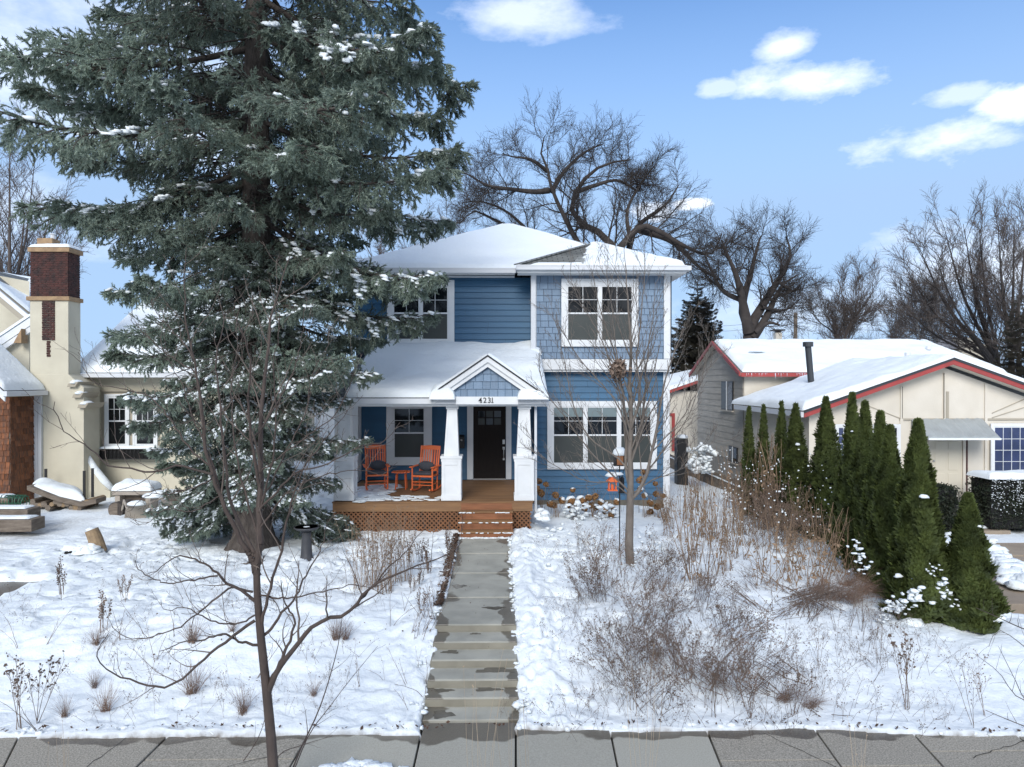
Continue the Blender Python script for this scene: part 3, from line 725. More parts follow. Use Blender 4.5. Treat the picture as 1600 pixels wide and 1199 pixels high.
def window(parent, px, Y, units, trim=0.10, sill=0.0, grid=(2, 2), lower='screen', blind=0.0, proud=0.05, name='window', pane='glass', frame_w=0.035, double=True, mull=0.06, lower_grid=False, head=None):
    """double-hung window; px = outer rectangle of its trim in the photo at depth Y"""
    x0, x1, z0, z1 = R(*px, Y)
    t = trim; hd = head or trim
    m = MB()
    m.box(x0, x0 + t, Y - proud, Y, z0, z1).box(x1 - t, x1, Y - proud, Y, z0, z1)
    m.box(x0 + t, x1 - t, Y - proud, Y, z1 - hd, z1).box(x0 + t, x1 - t, Y - proud, Y, z0, z0 + t + sill)
    w = m.build(name, M['trim'], parent, bevel=0.004)
    ix0, ix1, iz0, iz1 = x0 + t, x1 - t, z0 + t + sill, z1 - hd
    uw = (ix1 - ix0 - mull * (units - 1)) / units
    for k in range(units):
        a = ix0 + k * (uw + mull); b = a + uw
        fm = MB(); f = frame_w; y0, y1 = Y - proud + 0.012, Y - 0.004
        fm.box(a, a + f, y0, y1, iz0, iz1).box(b - f, b, y0, y1, iz0, iz1).box(a + f, b - f, y0, y1, iz1 - f, iz1).box(a + f, b - f, y0, y1, iz0, iz0 + f)
        zm = (iz0 + iz1) / 2
        if double: fm.box(a + f, b - f, y0 - 0.006, y1, zm - 0.022, zm + 0.022)
        if k < units - 1: fm.box(b, b + mull, Y - proud + 0.006, Y - 0.002, iz0, iz1)
        fm.build('sash', M['trim'], w)
        yp = Y - proud + 0.026
        top0 = zm + 0.022 if double else iz0 + f
        MB().box(a + f, b - f, yp, Y - 0.008, top0, iz1 - f).build('pane', M[pane], w)
        if double: MB().box(a + f, b - f, yp, Y - 0.008, iz0 + f, zm - 0.022).build('pane', M[lower], w)
        if blind: MB().box(a + f + 0.004, b - f - 0.004, yp - 0.004, yp - 0.001, iz1 - f - blind, iz1 - f - 0.002).build('blind', M['blind'], w)
        g = MB(); gw = 0.014
        def bars(zb, zt, nx_, nz_):
            for i in range(1, nx_):
                xx = a + f + (b - a - 2 * f) * i / nx_; g.box(xx - gw / 2, xx + gw / 2, yp - 0.012, yp, zb, zt)
            for i in range(1, nz_):
                zz = zb + (zt - zb) * i / nz_; g.box(a + f, b - f, yp - 0.0135, yp, zz - gw / 2, zz + gw / 2)
        bars(top0, iz1 - f, *grid)
        if lower_grid and double: bars(iz0 + f, zm - 0.022, *grid)
        if g.v: g.build('muntin', M['trim'], w)
    return w

def clapboards(parent, x0, x1, z0, z1, Y, ex=0.170, m='siding', facing=-1, name='siding_board', skip=None, seg=None):
    """horizontal lap boards, each one a part"""
    n = int((z1 - z0) / ex + 0.999); rj = random.Random(int(x0 * 100) + 7)
    for i in range(n):
        a = z0 + i * ex; b = min(a + ex + 0.012, z1)
        xc = x0 + (x1 - x0) * rj.uniform(.12, .88); rngs = [(x0, xc - .002), (xc + .002, x1)] if x1 - x0 > 1.5 else [(x0, x1)]
        if skip: rngs = skip(a, b)
        for (u, v) in rngs:
            if v - u < 0.02: continue
            MB().raw([(u, Y - 0.036, a), (v, Y - 0.036, a), (v, Y - 0.004, b), (u, Y - 0.004, b), (u, Y, a), (v, Y, a), (v, Y, b), (u, Y, b)],
                     [(0, 1, 2, 3), (4, 7, 6, 5), (0, 4, 5, 1), (3, 2, 6, 7), (0, 3, 7, 4), (1, 5, 6, 2)]).build(name, M[m], parent)

# ================================================================= THE BLUE HOUSE
YW = 20.5      # porch wall and upper left wall
YL = 20.22     # lower right wall
YB = 19.95     # upper right bay
house = thing('blue_house', 'two-storey blue house with snowy hip roof, white trim and a front porch', 'house', (0.3, YW, 0.6))
XL, XR = -4.12, 4.86
ZB, ZE = 0.55, 7.12
# solid walls behind the siding
MB().box(XL, 1.0, YW + 0.002, YW + 0.3, ZB, ZE).box(1.0, XR, YL + 0.002, YL + 0.3, ZB, 5.0).box(1.02, XR, YB + 0.002, YB + 0.5, 4.45, ZE)\
    .box(XL, XL + 0.3, YW + 0.3, 31, ZB, ZE).box(XR - 0.3, XR, YL + 0.3, 31, ZB, ZE).box(XL + 0.3, XR - 0.3, 30.7, 31, ZB, ZE).build('wall', M['gap'], house)
# clapboards
clapboards(house, XL, P(835, 600, YW).x, 1.30, 3.75, YW)
clapboards(house, XL, P(829, 480, YW).x, 5.0, ZE, YW)
x838 = P(838, 600, YL).x
clapboards(house, x838, XR, 0.75, 4.47, YL)
# bay shingles
rr = random.Random(8)
def shingle_wall(x0, x1, z0, z1, Y, row, wmin, wmax, inside=lambda x0, x1, z0, z1: True, parent=house, m='bshingle', name='shingle', clip=None):
    z = z0; k = 0; cnt = 0
    while z < z1 - 0.02:
        x = x0 - rr.uniform(0, wmin)
        zt = min(z + row + 0.01, z1)
        while x < x1:
            w = rr.uniform(wmin, wmax); a = max(x, x0) + 0.0055; b = min(x + w, x1) - 0.0055
            x += w
            if b - a < 0.02 or not inside(a, b, z, zt): continue
            if clip:
                pts = clip(a, b, z, zt)
                if pts is None: continue
            else: pts = [(a, z), (b, z), (b, zt), (a, zt)]
            d = rr.uniform(0, 0.004)
            MB().prism([(p[0], Y - 0.004 - (0.027 + d) * (1 - (p[1] - z) / row * 0.8), p[1]) for p in pts], (0, 0.014, 0)).build(name, M[m], parent); cnt += 1
        z += row; k += 1
    return cnt
bx0, bx1, bz0, bz1 = R(838, 428, 1038, 561, YB)
wx0, wx1, wz0, wz1 = R(877, 436, 997, 542, YB)
shingle_wall(bx0, bx1, bz0, ZE, YB, 0.178, 0.13, 0.24, lambda a, b, c, d: not (a > wx0 and b < wx1 and c > wz0 and d < wz1))
# corner boards, bands
def trimbox(px, Y, proud=0.045, name='corner_board', m='trim', depth=0.0):
    x0, x1, z0, z1 = R(*px, Y)
    return MB().box(x0, x1, Y - proud, Y + depth, z0, z1).build(name, M[m], house, bevel=0.004)
trimbox((1037, 427, 1047, 561, ), YB)
trimbox((1036, 578, 1046, 800), YL)
trimbox((838, 561.5, 1047, 578), YB, 0.05, 'band_board')
MB().box(1.0, XR, YB + 0.006, YL - 0.003, 4.40, 4.46).build('soffit', M['trim'], house)
MB().box(x838, XR - 0.16, YL - 0.03, YL - 0.026 + 0.026, 0.45, 0.745).build('foundation', M['concrete'], house)
# windows
window(house, (877, 436, 997, 542), YB - 0.045, 2, 0.155, grid=(2, 2), head=0.19)
window(house, (855, 627, 1026, 733), YL - 0.045, 3, 0.155, grid=(2, 2), blind=0.26, head=0.15)
window(house, (605, 438, 710, 541), YW - 0.045, 2, 0.17, grid=(2, 2), head=0.18)
window(house, (604, 630, 675, 727), YW - 0.045, 1, 0.20, grid=(2, 2), head=0.13)
# door
dx0, dx1, dz0, dz1 = R(740, 635, 790, 749, YW)
tx0, tx1, tz0, tz1 = R(730, 632, 799, 760, YW)
m = MB(); yy = YW - 0.07
m.box(tx0, dx0 - 0.01, yy, YW - 0.02, 1.31, tz1).box(dx1 + 0.01, tx1, yy, YW - 0.02, 1.31, tz1).box(dx0 - 0.01, dx1 + 0.01, yy, YW - 0.02, dz1 + 0.01, tz1).box(dx0 - 0.01, dx1 + 0.01, yy, YW - 0.02, 1.31, dz0 - 0.01)
door_trim = m.build('door_frame', M['trim'], house, bevel=0.004)
yd = YW - 0.045
W = dx1 - dx0; H = dz1 - dz0
door = MB().box(dx0, dx1, yd, YW - 0.005, dz0, dz1).build('door', M['door'], house)
m = MB(); st = 0.115
m.box(dx0, dx0 + st, yd - 0.016, yd, dz0, dz1).box(dx1 - st, dx1, yd - 0.016, yd, dz0, dz1)
m.box(dx0 + st, dx1 - st, yd - 0.016, yd, dz0, dz0 + 0.2).box(dx0 + st, dx1 - st, yd - 0.016, yd, dz1 - 0.13, dz1)
zg0 = dz1 - 0.13 - 0.40
m.box(dx0 + st, dx1 - st, yd - 0.024, yd, zg0 - 0.16, zg0)
xm = (dx0 + dx1) / 2
m.box(xm - 0.05, xm + 0.05, yd - 0.016, yd, dz0 + 0.2, zg0 - 0.16)
for i in (1, 2):
    xx = dx0 + st + (W - 2 * st) * i / 3; m.box(xx - 0.018, xx + 0.018, yd - 0.016, yd, zg0, dz1 - 0.13)
zz = (zg0 + dz1 - 0.13) / 2; m.box(dx0 + st, dx1 - st, yd - 0.0155, yd, zz - 0.016, zz + 0.016)
m.build('door_panel', M['door'], door)
for i in range(3):
    for j in range(2):
        a = dx0 + st + (W - 2 * st) * i / 3 + 0.018; b = dx0 + st + (W - 2 * st) * (i + 1) / 3 - 0.018
        c = zg0 if j == 0 else zz + 0.016; d = zz - 0.016 if j == 0 else dz1 - 0.13
        MB().box(a, b, yd - 0.006, yd - 0.001, c, d).build('pane', M['glass' if (i + j) % 2 else 'screen'], door)
hx = dx1 - 0.055
MB().box(hx - 0.035, hx + 0.035, yd - 0.035, yd - 0.017, dz0 + 1.02, dz0 + 1.15).build('lock', M['metal'], door, bevel=0.004)
m = MB().box(hx - 0.03, hx + 0.03, yd - 0.03, yd - 0.017, dz0 + 0.86, dz0 + 0.94).box(hx - 0.025, hx + 0.025, yd - 0.03, yd - 0.017, dz0 + 0.56, dz0 + 0.62)
m.tube([(hx, yd - 0.03, dz0 + 0.9), (hx, yd - 0.075, dz0 + 0.87), (hx, yd - 0.08, dz0 + 0.72), (hx, yd - 0.03, dz0 + 0.6)], 0.012, 8)
m.build('handle', M['metal'], door, smooth=False)
MB().box(dx0, dx1, yd - 0.03, yd - 0.0165, dz0, dz0 + 0.03).build('threshold', M['metal'], door)
p = P(794, 684, YW); MB().box(p.x - 0.02, p.x + 0.02, yy - 0.02, yy, p.z - 0.03, p.z + 0.03).build('doorbell', M['gutter'], house)
# mailbox and wall lamp by the door
bx = R(717, 682, 726, 700, YW)
mbx = MB().box(bx[0], bx[1], YW - 0.16, YW - 0.03, bx[2], bx[3]).raw([(bx[0], YW - 0.16, bx[3]), (bx[1], YW - 0.16, bx[3]), (bx[1], YW - 0.03, bx[3] + 0.05), (bx[0], YW - 0.03, bx[3] + 0.05)], [(0, 1, 2, 3)]).build('mailbox', M['black'], bevel=0.006)
tag(mbx, 'black mailbox mounted on the porch wall left of the front door', 'mailbox')
c = P(721, 688, YW - 0.16)
MB().lathe((c.x, YW - 0.18, c.z), [(0.0, -0.03), (0.028, -0.01), (0.028, 0.02), (0.0, 0.03)], 10).build('knob', M['metal'], mbx, smooth=True)

# ---- main roof
EX0, EX1, EY0, EY1, ZR = -4.66, 5.17, 20.05, 31.5, 7.30
AP = (0.30, 25.4, P(795, 349, 25.4).z - 0.06)
m = MB()
c4 = [(EX0, EY0, ZR), (EX1, EY0, ZR), (EX1, EY1, ZR), (EX0, EY1, ZR)]
m.raw(c4 + [AP], [(0, 1, 4), (1, 2, 4), (2, 3, 4), (3, 0, 4)])
roof = m.build('roof', M['rshingle'], house)
m = MB().box(EX0, 0.44, EY0, YW - 0.002, ZR - 0.19, ZR - 0.17).box(EX0, XL, YW, EY1, ZR - 0.19, ZR - 0.17).box(XR, EX1, YB + 0.1, EY1, ZR - 0.19, ZR - 0.17)
m.build('soffit', M['trim'], house)
MB().box(EX0, 0.46, EY0 - 0.11, EY0, ZR - 0.13, ZR + 0.0).box(EX0, 0.46, EY0 - 0.12, EY0 - 0.10, ZR - 0.02, ZR + 0.012).build('gutter', M['gutter'], house, bevel=0.006)
MB().box(EX0, 0.44, EY0, EY0 + 0.02, ZR - 0.19, ZR).build('fascia', M['trim'], house)
apx = (AP[0], AP[1], AP[2])
snow_slab([(EX0 + 0.02, EY0 - 0.02, ZR), (EX1 - 0.3, EY0 - 0.02, ZR), apx, apx], 0.09, roof, nu=90, nv=40, s=1, edge=0.16, lump=0.05)
snow_slab([(EX1, EY0 + 0.3, ZR), (EX1, EY1, ZR), apx, apx], 0.10, roof, nu=40, nv=20, s=2)
snow_slab([(EX0, EY1, ZR), (EX0, EY0 + 0.1, ZR), apx, apx], 0.10, roof, nu=40, nv=20, s=3)
snow_slab([(EX1, EY1, ZR), (EX0, EY1, ZR), apx, apx], 0.10, roof, nu=30, nv=16, s=4)
m = MB()
for a in (c4[0], c4[1]):
    a = Vector(a); b = Vector(AP)
    m.bar(a + Vector((0, 0, 0.03)), b + Vector((0, 0, 0.03)), 0.2, 0.03)
m.build('ridge_cap', M['rshingle'], roof)
# ---- bay roof
BY0 = 19.45; bx_l = P(808, 420, BY0).x; bx_r = P(1072, 420, BY0).x
ba = P(926, 380, 21.75); ba = Vector((ba.x, 21.75, ba.z - 0.03)); bb = Vector((ba.x, 22.6, ba.z))
L0 = Vector((bx_l, BY0, ZR + 0.01)); R0 = Vector((bx_r, BY0, ZR + 0.01)); L1 = Vector((bx_l, 20.1, ZR + 0.01)); R1 = Vector((bx_r, 20.6, ZR + 0.01))
broof = MB().raw([L0, R0, ba, bb, L1, R1], [(0, 1, 2), (0, 2, 3, 4), (1, 5, 3, 2)]).build('roof', M['rshingle'], house)
broof['label'] = 'small bay roof with a bare patch of grey shingles'
m = MB().bar(L0 + Vector((0, 0, 0.03)), ba + Vector((0, 0, 0.03)), 0.26, 0.03)
m.build('ridge_cap', M['rshingle'], broof)
# courses of real shingle edges on the bare patch
n = (R0 - L0).cross(ba - L0).normalized(); m = MB()
for i in range(1, 15):
    t = i / 16; a = L0.lerp(ba, t); b = R0.lerp(ba, t); b = a.lerp(b, 0.47)
    m.raw([a + n * 0.028, b + n * 0.028, b + (ba - R0.lerp(L0, .5)) * 0.055 + n * 0.006, a + (ba - L0) * 0.055 + n * 0.006, a, b], [(0, 1, 2, 3), (0, 4, 5, 1)])
m.build('shingle_courses', M['rshingle'], broof, kind='stuff')
sx = P(911, 414, BY0).x
def mk(Pp, U, Vv):
    w = 0.10 * (fbm(Pp[..., 0] * 3, Pp[..., 1] * 5, 4, 3) - 0.45) * 3
    return sstep(0, 0.22, Pp[..., 0] - (sx + 0.12 * (Pp[..., 1] - BY0)) + w)
snow_slab([(sx - 0.3, BY0, ZR + 0.01), (bx_r, BY0, ZR + 0.01), ba, ba + Vector((-0.25, -0.22, -0.12))], 0.11, broof, nu=70, nv=34, s=6, mask=mk, lump=0.03)
snow_slab([(bx_r, BY0, ZR), (bx_r, 20.8, ZR), bb, ba], 0.10, broof, nu=24, nv=20, s=7)
# little snow strip above the bay gutter on the left
snow_slab([(bx_l + 0.35, BY0, ZR + 0.01), (sx, BY0, ZR + 0.01), (sx, BY0 + 0.20, ZR + 0.10), (bx_l + 0.6, BY0 + 0.20, ZR + 0.10)], 0.03, broof, nu=30, nv=8, s=8, lump=0.0)
MB().box(bx_l, bx_r, BY0 - 0.12, BY0, ZR - 0.13, ZR - 0.01).box(bx_l, bx_r, BY0 - 0.13, BY0 - 0.11, ZR - 0.03, ZR + 0.005).box(bx_l - 0.03, bx_l, BY0 - 0.12, 20.0, ZR - 0.13, ZR).build('gutter', M['gutter'], house, bevel=0.006)
MB().box(bx_r, bx_r + 0.12, BY0 - 0.12, EY1, ZR - 0.13, ZR - 0.01).build('gutter', M['gutter'], house, bevel=0.006)
MB().box(bx_l + 0.02, bx_r, BY0 + 0.002, YB - 0.002, ZR - 0.20, ZR - 0.18).build('soffit', M['trim'], house)
MB().box(bx_l, bx_r, BY0, BY0 + 0.02, ZR - 0.20, ZR).build('fascia', M['trim'], house)
# downspouts
x0, x1, z0, z1 = R(829.5, 424, 837, 560, YB - 0.1)
MB().box(x0, x1, YB - 0.14, YB - 0.05, z0, z1).bar((x0 + 0.07, YB - 0.1, z1 - 0.1), (x0 + 0.05, YB - 0.36, z1 + 0.14), 0.09, 0.08).build('downspout', M['gutter'], house, bevel=0.01)
MB().box(x0 + 0.02, bx0 - 0.0, YB - 0.045, YW, 4.9, ZE).build('corner_board', M['trim'], house)

# ---- porch roof
PY0 = 16.75; ZP = P(700, 622, PY0).z; ZW = P(700, 541, YW).z - 0.06
sl = (ZW - ZP) / (YW - PY0)
pxl = P(514, 622, PY0).x; pxr = P(857, 622, PY0).x
A0 = Vector((pxl, PY0, ZP)); B0 = Vector((pxr, PY0, ZP)); B1 = Vector((x838 + 0.25, YW, ZW)); A1 = Vector((XL + 0.45, YW, ZW)); A2 = Vector((pxl, YW, ZP))
proof = MB().raw([A0, B0, Vector((pxr, YB, ZP + sl * (YB - PY0))), B1, A1, A2], [(0, 1, 2, 3, 4), (0, 4, 5)]).build('porch_roof', M['rshingle'], house)
snow_slab([A0 + Vector((0.35, -0.03, 0)), B0 + Vector((0.0, -0.03, 0)), Vector((pxr, YW, ZW)), A1], 0.17, proof, nu=110, nv=60, s=11, edge=0.22, lump=0.10)
# drift banked against the wall and the bay corner
m = MB(); r2 = random.Random(4)
snow_slab([(P(770, 545, YW - .1).x, YW - 0.75, ZW - 0.22), (x838 + 0.12, YW - 0.85, ZW - 0.24), (x838 + 0.12, YW, ZW + 0.22), (P(790, 545, YW).x, YW, ZW + 0.02)], 0.16, proof, nu=30, nv=20, s=14, edge=0.5)
MB().box(pxl, P(712, 620, PY0).x, PY0 - 0.11, PY0, ZP - 0.14, ZP - 0.01).build('gutter', M['gutter'], house, bevel=0.006)
MB().box(P(810, 620, PY0).x, pxr, PY0 - 0.11, PY0, ZP - 0.14, ZP - 0.01).build('gutter', M['gutter'], house, bevel=0.006)
MB().box(pxl, pxr, PY0 + 0.002, PY0 + 0.16, ZP - 0.20, ZP - 0.02).build('beam', M['trim'], house)
MB().box(pxl + 0.05, pxr, PY0 + 0.17, YW - 0.03, ZP - 0.14, ZP - 0.10).build('porch_ceiling', M['trim'], house)
MB().box(pxr - 0.02, pxr, PY0 + 0.02, YL - 0.03, ZP - 0.14, ZP - 0.02).build('fascia', M['trim'], house)
# snow cushions on both gutter ends beside the gable
for (pa, s_) in (((672, 712), 20), ((808, 857), 21)):
    xa = P(pa[0], 620, PY0).x; xb = P(pa[1], 620, PY0).x
    snow_slab([(xa, PY0 - 0.30, ZP - 0.04), (xb, PY0 - 0.30, ZP - 0.04), (xb, PY0 + 0.30, ZP + 0.10), (xa, PY0 + 0.30, ZP + 0.10)], 0.25, proof, nu=26, nv=16, s=s_, edge=0.26, lump=0.02)
# ---- entry gable
GY = 16.56
gL = P(677, 614, GY); gR = P(846, 614, GY); gA = P(762, 556, GY)
ybk = lambda z: PY0 + (z - ZP) / sl
gAb = Vector((gA.x, ybk(gA.z) + 0.1, gA.z)); gLb = Vector((gL.x, ybk(gL.z) + 0.1, gL.z)); gRb = Vector((gR.x, ybk(gR.z) + 0.1, gR.z))
groof = MB().raw([gL, gA, gAb, gLb, gR, gRb], [(0, 1, 2, 3), (1, 4, 5, 2)]).build('gable_roof', M['black'], house)
for s_, q in ((31, [gL, gA, gAb, gLb]), (32, [gA, gR, gRb, gAb])):
    snow_slab([v + Vector((0, 0, 0.01)) for v in q], 0.09, groof, nu=40, nv=36, s=s_, edge=0.4, lump=0.05)
def rake(a, b, w, th, y, m='trim', parent=house, name='rake_board'):
    d = (b - a).normalized(); nn = Vector((d.z, 0, -d.x)); nn = -nn if nn.z > 0 else nn
    return MB().prism([a, b, b + nn * w, a + nn * w], (0, th, 0)).build(name, M[m], parent)
top = Vector((gA.x, GY, gA.z))
def rk(dz0_, dz1_, y, th, ex=0):
    for e, sgn in ((gL, -1), (gR, 1)):
        MB().prism([(e.x, y, e.z - dz0_), (gA.x, y, gA.z - dz0_), (gA.x, y, gA.z - dz1_), (e.x - sgn * 0.0, y, e.z - dz1_)], (0, th, 0)).build('rake_board', M['trim'], house)
rk(0.02, 0.15, GY + 0.0, 0.03); rk(0.15, 0.26, GY + 0.045, 0.03)
for e in (gL, gR):
    MB().prism([(e.x, GY - 0.02, e.z - 0.018), (gA.x, GY - 0.02, gA.z - 0.018), (gA.x, GY - 0.02, gA.z + 0.012), (e.x, GY - 0.02, e.z + 0.012)], (0, 0.10, 0)).build('drip_edge', M['black'], house)
    MB().prism([(e.x, GY + 0.05, e.z - 0.17), (gA.x, GY + 0.05, gA.z - 0.17), (gA.x, GY + 0.05, gA.z - 0.14), (e.x, GY + 0.05, e.z - 0.14)], (0, 0.35, 0)).build('soffit', M['trim'], house)
hb = R(712, 620, 810, 632, 16.66)
MB().box(hb[0], hb[1], 16.60, 16.78, hb[2], hb[3]).build('beam', M['trim'], house, bevel=0.004)
gy = 16.72; gk = (gA.z - gL.z) / (gA.x - gL.x)
def clipg(a, b, c, d):
    f = lambda x: gA.z - 0.2 - abs(x - gA.x) * gk
    if f(a) < c and f(b) < c: return None
    ta, tb = min(d, f(a)), min(d, f(b))
    pts = [(a, max(c, ta)), (a, c), (b, c), (b, max(c, tb))]
    if a < gA.x < b: pts.append((gA.x, min(d, f(gA.x))))
    pts = [pts[1], pts[2], pts[3]] + (pts[4:5]) + [pts[0]]
    if abs(pts[-1][1] - c) < 1e-6: pts = pts[:-1]
    if abs(pts[2][1] - c) < 1e-6: pts = pts[:2] + pts[3:]
    return pts if len(pts) >= 3 else None
MB().prism([(gL.x + 0.3, gy + 0.002, hb[3] - 0.02), (gR.x - 0.3, gy + 0.002, hb[3] - 0.02), (gA.x, gy + 0.002, gA.z - 0.15)], (0, 0.05, 0)).build('gable_wall', M['siding'], house)
shingle_wall(P(700, 600, gy).x, P(822, 600, gy).x, hb[3], gA.z - 0.2, gy, 0.178, 0.13, 0.22, clip=clipg)
# house number: four serif digits on the beam
tc_ = P(762, 626, 16.59); nb_ = thing('house_number', None, None, (0, 0, 0)); nb_.parent = house
curx = -0.215; dgt = []
for ch in '4231':
    fc = bpy.data.curves.new('digit', 'FONT'); fc.body = ch; fc.size = 0.175; fc.extrude = 0.006; fc.offset = 0.0008
    to = bpy.data.objects.new('digit_text', fc); COL.objects.link(to)
    tm = bpy.data.meshes.new_from_object(to.evaluated_get(bpy.context.evaluated_depsgraph_get())); bpy.data.objects.remove(to)
    xs = [v.co.x for v in tm.vertices]; ys = [v.co.y for v in tm.vertices]; x0, x1 = min(xs), max(xs); h_ = max(ys)
    V = [(v.co.x - x0 + curx, -v.co.z, v.co.y) for v in tm.vertices]; Fc = [tuple(p_.vertices) for p_ in tm.polygons]
    m = MB().raw([(x + tc_.x, y + 16.59, z + hb[2] + 0.04) for x, y, z in V], Fc)
    w_ = x1 - x0
    sx_ = {'4': curx + w_ * .72, '1': curx + w_ - .011}.get(ch)
    if sx_ is not None: m.box(tc_.x + sx_ - .030, tc_.x + sx_ + .030, 16.584, 16.596, hb[2] + .0402, hb[2] + .050)
    m.build('digit', M['black'], nb_)
    curx += w_ + 0.030
# ---- columns
def column(pxa, pxb, label):
    """base box px (x0,y0,x1,y1) and top x range"""
    Yc = 16.78; x0, x1, z0, z1 = R(pxa[0], pxa[1], pxa[2], pxa[3], Yc)
    t0 = P(pxb[0], pxb[2], Yc); t1 = P(pxb[1], pxb[2], Yc)
    d = (x1 - x0); cy = Yc + d / 2; zt = ZP - 0.20
    col = MB().box(x0 + 0.01, x1 - 0.01, Yc + 0.01, Yc + d - 0.01, z0 + 0.0, z1 - 0.05).build('column', M['trim'], house, bevel=0.004)
    m = MB(); w = 0.075
    m.box(x0 - 0.012, x1 + 0.012, Yc - 0.012, Yc + d + 0.012, z0, z0 + 0.13)
    m.box(x0 - 0.03, x1 + 0.03, Yc - 0.03, Yc + d + 0.03, z1 - 0.06, z1)
    m.box(x0 - 0.012, x1 + 0.012, Yc - 0.012, Yc + d + 0.012, z1 - 0.13, z1 - 0.062)
    for (u, v) in ((x0, x0 + w), (x1 - w, x1)):
        m.box(u, v, Yc - 0.008, Yc + 0.009, z0 + 0.13, z1 - 0.13)
    m.box(x0 + w, x1 - w, Yc - 0.007, Yc + 0.009, z1 - 0.13 - 0.08, z1 - 0.13)
    for (u, v) in ((Yc, Yc + w), (Yc + d - w, Yc + d)):
        m.box(x1 - 0.009, x1 + 0.008, u, v, z0 + 0.13, z1 - 0.13)
    m.build('column_base', M['trim'], col, bevel=0.003)
    tw = (t1.x - t0.x) / 2; cx = (x0 + x1) / 2; tc2 = (t0.x + t1.x) / 2; bw = d / 2 - 0.05
    q = []
    for (zz_, hw, c_) in ((z1, bw, cx), (zt, tw, tc2)):
        q += [(c_ - hw, cy - hw, zz_), (c_ + hw, cy - hw, zz_), (c_ + hw, cy + hw, zz_), (c_ - hw, cy + hw, zz_)]
    MB().raw(q, [(0, 3, 2, 1), (4, 5, 6, 7), (0, 1, 5, 4), (1, 2, 6, 5), (2, 3, 7, 6), (3, 0, 4, 7)]).build('shaft', M['trim'], col, bevel=0.004)
    # raised edges on the tapered shaft
    m = MB()
    for sx_ in (-1, 1):
        a = Vector((cx + sx_ * (bw - 0.028), cy - bw - 0.003, z1)); b = Vector((tc2 + sx_ * (tw - 0.028), cy - tw - 0.003, zt)); m.bar(a, b, 0.055, 0.014, (0, 1, 0))
    m.box(tc2 - tw - 0.03, tc2 + tw + 0.03, cy - tw - 0.03, cy + tw + 0.03, zt - 0.07, zt - 0.001)
    m.build('moulding', M['trim'], col)
    return col
column((690, 713, 720, 782.5), (698.5, 713.5, 640), '')
column((804, 713, 834, 782.5), (811, 828, 640), '')
column((522, 713, 552, 782.5), (529, 545, 640), '')
# white end wall of the porch behind the corner column
MB().box(XL - 0.02, XL + 0.16, YW - 0.5, YW - 0.03, 1.31, ZP - 0.15).build('corner_board', M['trim'], house)
x0, x1, z0, z1 = R(835, 628, 839, 800, 17.0)
MB().box(x0, x1, 17.0, 17.08, z0 - 0.05, z1).bar((x0 + 0.03, 17.04, z0), (x0 + 0.18, 16.8, z0 - 0.1), 0.08, 0.06).bar((x0 + .03, 17.04, z1 - .1), (x0 + .0, 16.75, z1 + .06), .07, .07).build('downspout', M['gutter'], house, bevel=0.008)
# ---- deck
DZ = 1.30; DX0 = P(520, 783, 16.72).x; DX1 = P(832, 783, 16.72).x
MB().box(DX0 + 0.02, DX1 - 0.01, 16.75, YW - 0.03, DZ - 0.1, DZ - 0.028).build('deck_frame', M['deck'], house)
y = 16.72; r2 = random.Random(2)
while y < YW - 0.16:
    MB().box(DX0 - 0.02, DX1 + 0.02, y, y + 0.134, DZ - 0.027, DZ + r2.uniform(-0.001, 0.002)).build('deck_board', M['deck'], house)
    y += 0.14
x720 = P(721, 790, 16.6).x; x800 = P(799, 790, 16.6).x
zf0 = P(600, 800, 16.7).z
MB().box(DX0, DX1, 16.70, 16.745, zf0, DZ - 0.03).build('fascia_board', M['deck'], house, bevel=0.003)
# lattice skirt
m = MB(); z0_, z1_ = 0.52, zf0 - 0.002
def lat(xa, xb):
    s = 0.105; h = z1_ - z0_; k = xa - h
    while k < xb:
        for sg in (1, -1):
            a = (k, z0_) if sg == 1 else (k + h, z0_); b = (k + h, z1_) if sg == 1 else (k, z1_)
            (ax, az), (bx_, bz) = a, b
            def cut(ax, az, bx_, bz):
                if ax > bx_: ax, az, bx_, bz = bx_, bz, ax, az
                if bx_ <= xa or ax >= xb: return None
                if ax < xa: az += (bz - az) * (xa - ax) / (bx_ - ax); ax = xa
                if bx_ > xb: bz = az + (bz - az) * (xb - ax) / (bx_ - ax); bx_ = xb
                return ax, az, bx_, bz
            q = cut(ax, az, bx_, bz)
            if q and q[2] - q[0] > 0.02: m.bar((q[0], 16.745 + 0.006 * sg, q[1]), (q[2], 16.745 + 0.006 * sg, q[3]), 0.012, 0.034, (0, 1, 0)) if False else m.bar((q[0], 16.745 + 0.006 * sg, q[1]), (q[2], 16.745 + 0.006 * sg, q[3]), 0.034, 0.010, (0, 1, 0))
        k += s
lat(DX0 + 0.02, x720); lat(x800, DX1 - 0.03)
m.build('lattice_skirt', M['lattice'], house, kind='stuff')
MB().box(DX0 + 0.05, DX1 - 0.05, 16.85, 16.9, 0.4, zf0).build('skirt_backing', M['dark'], house)
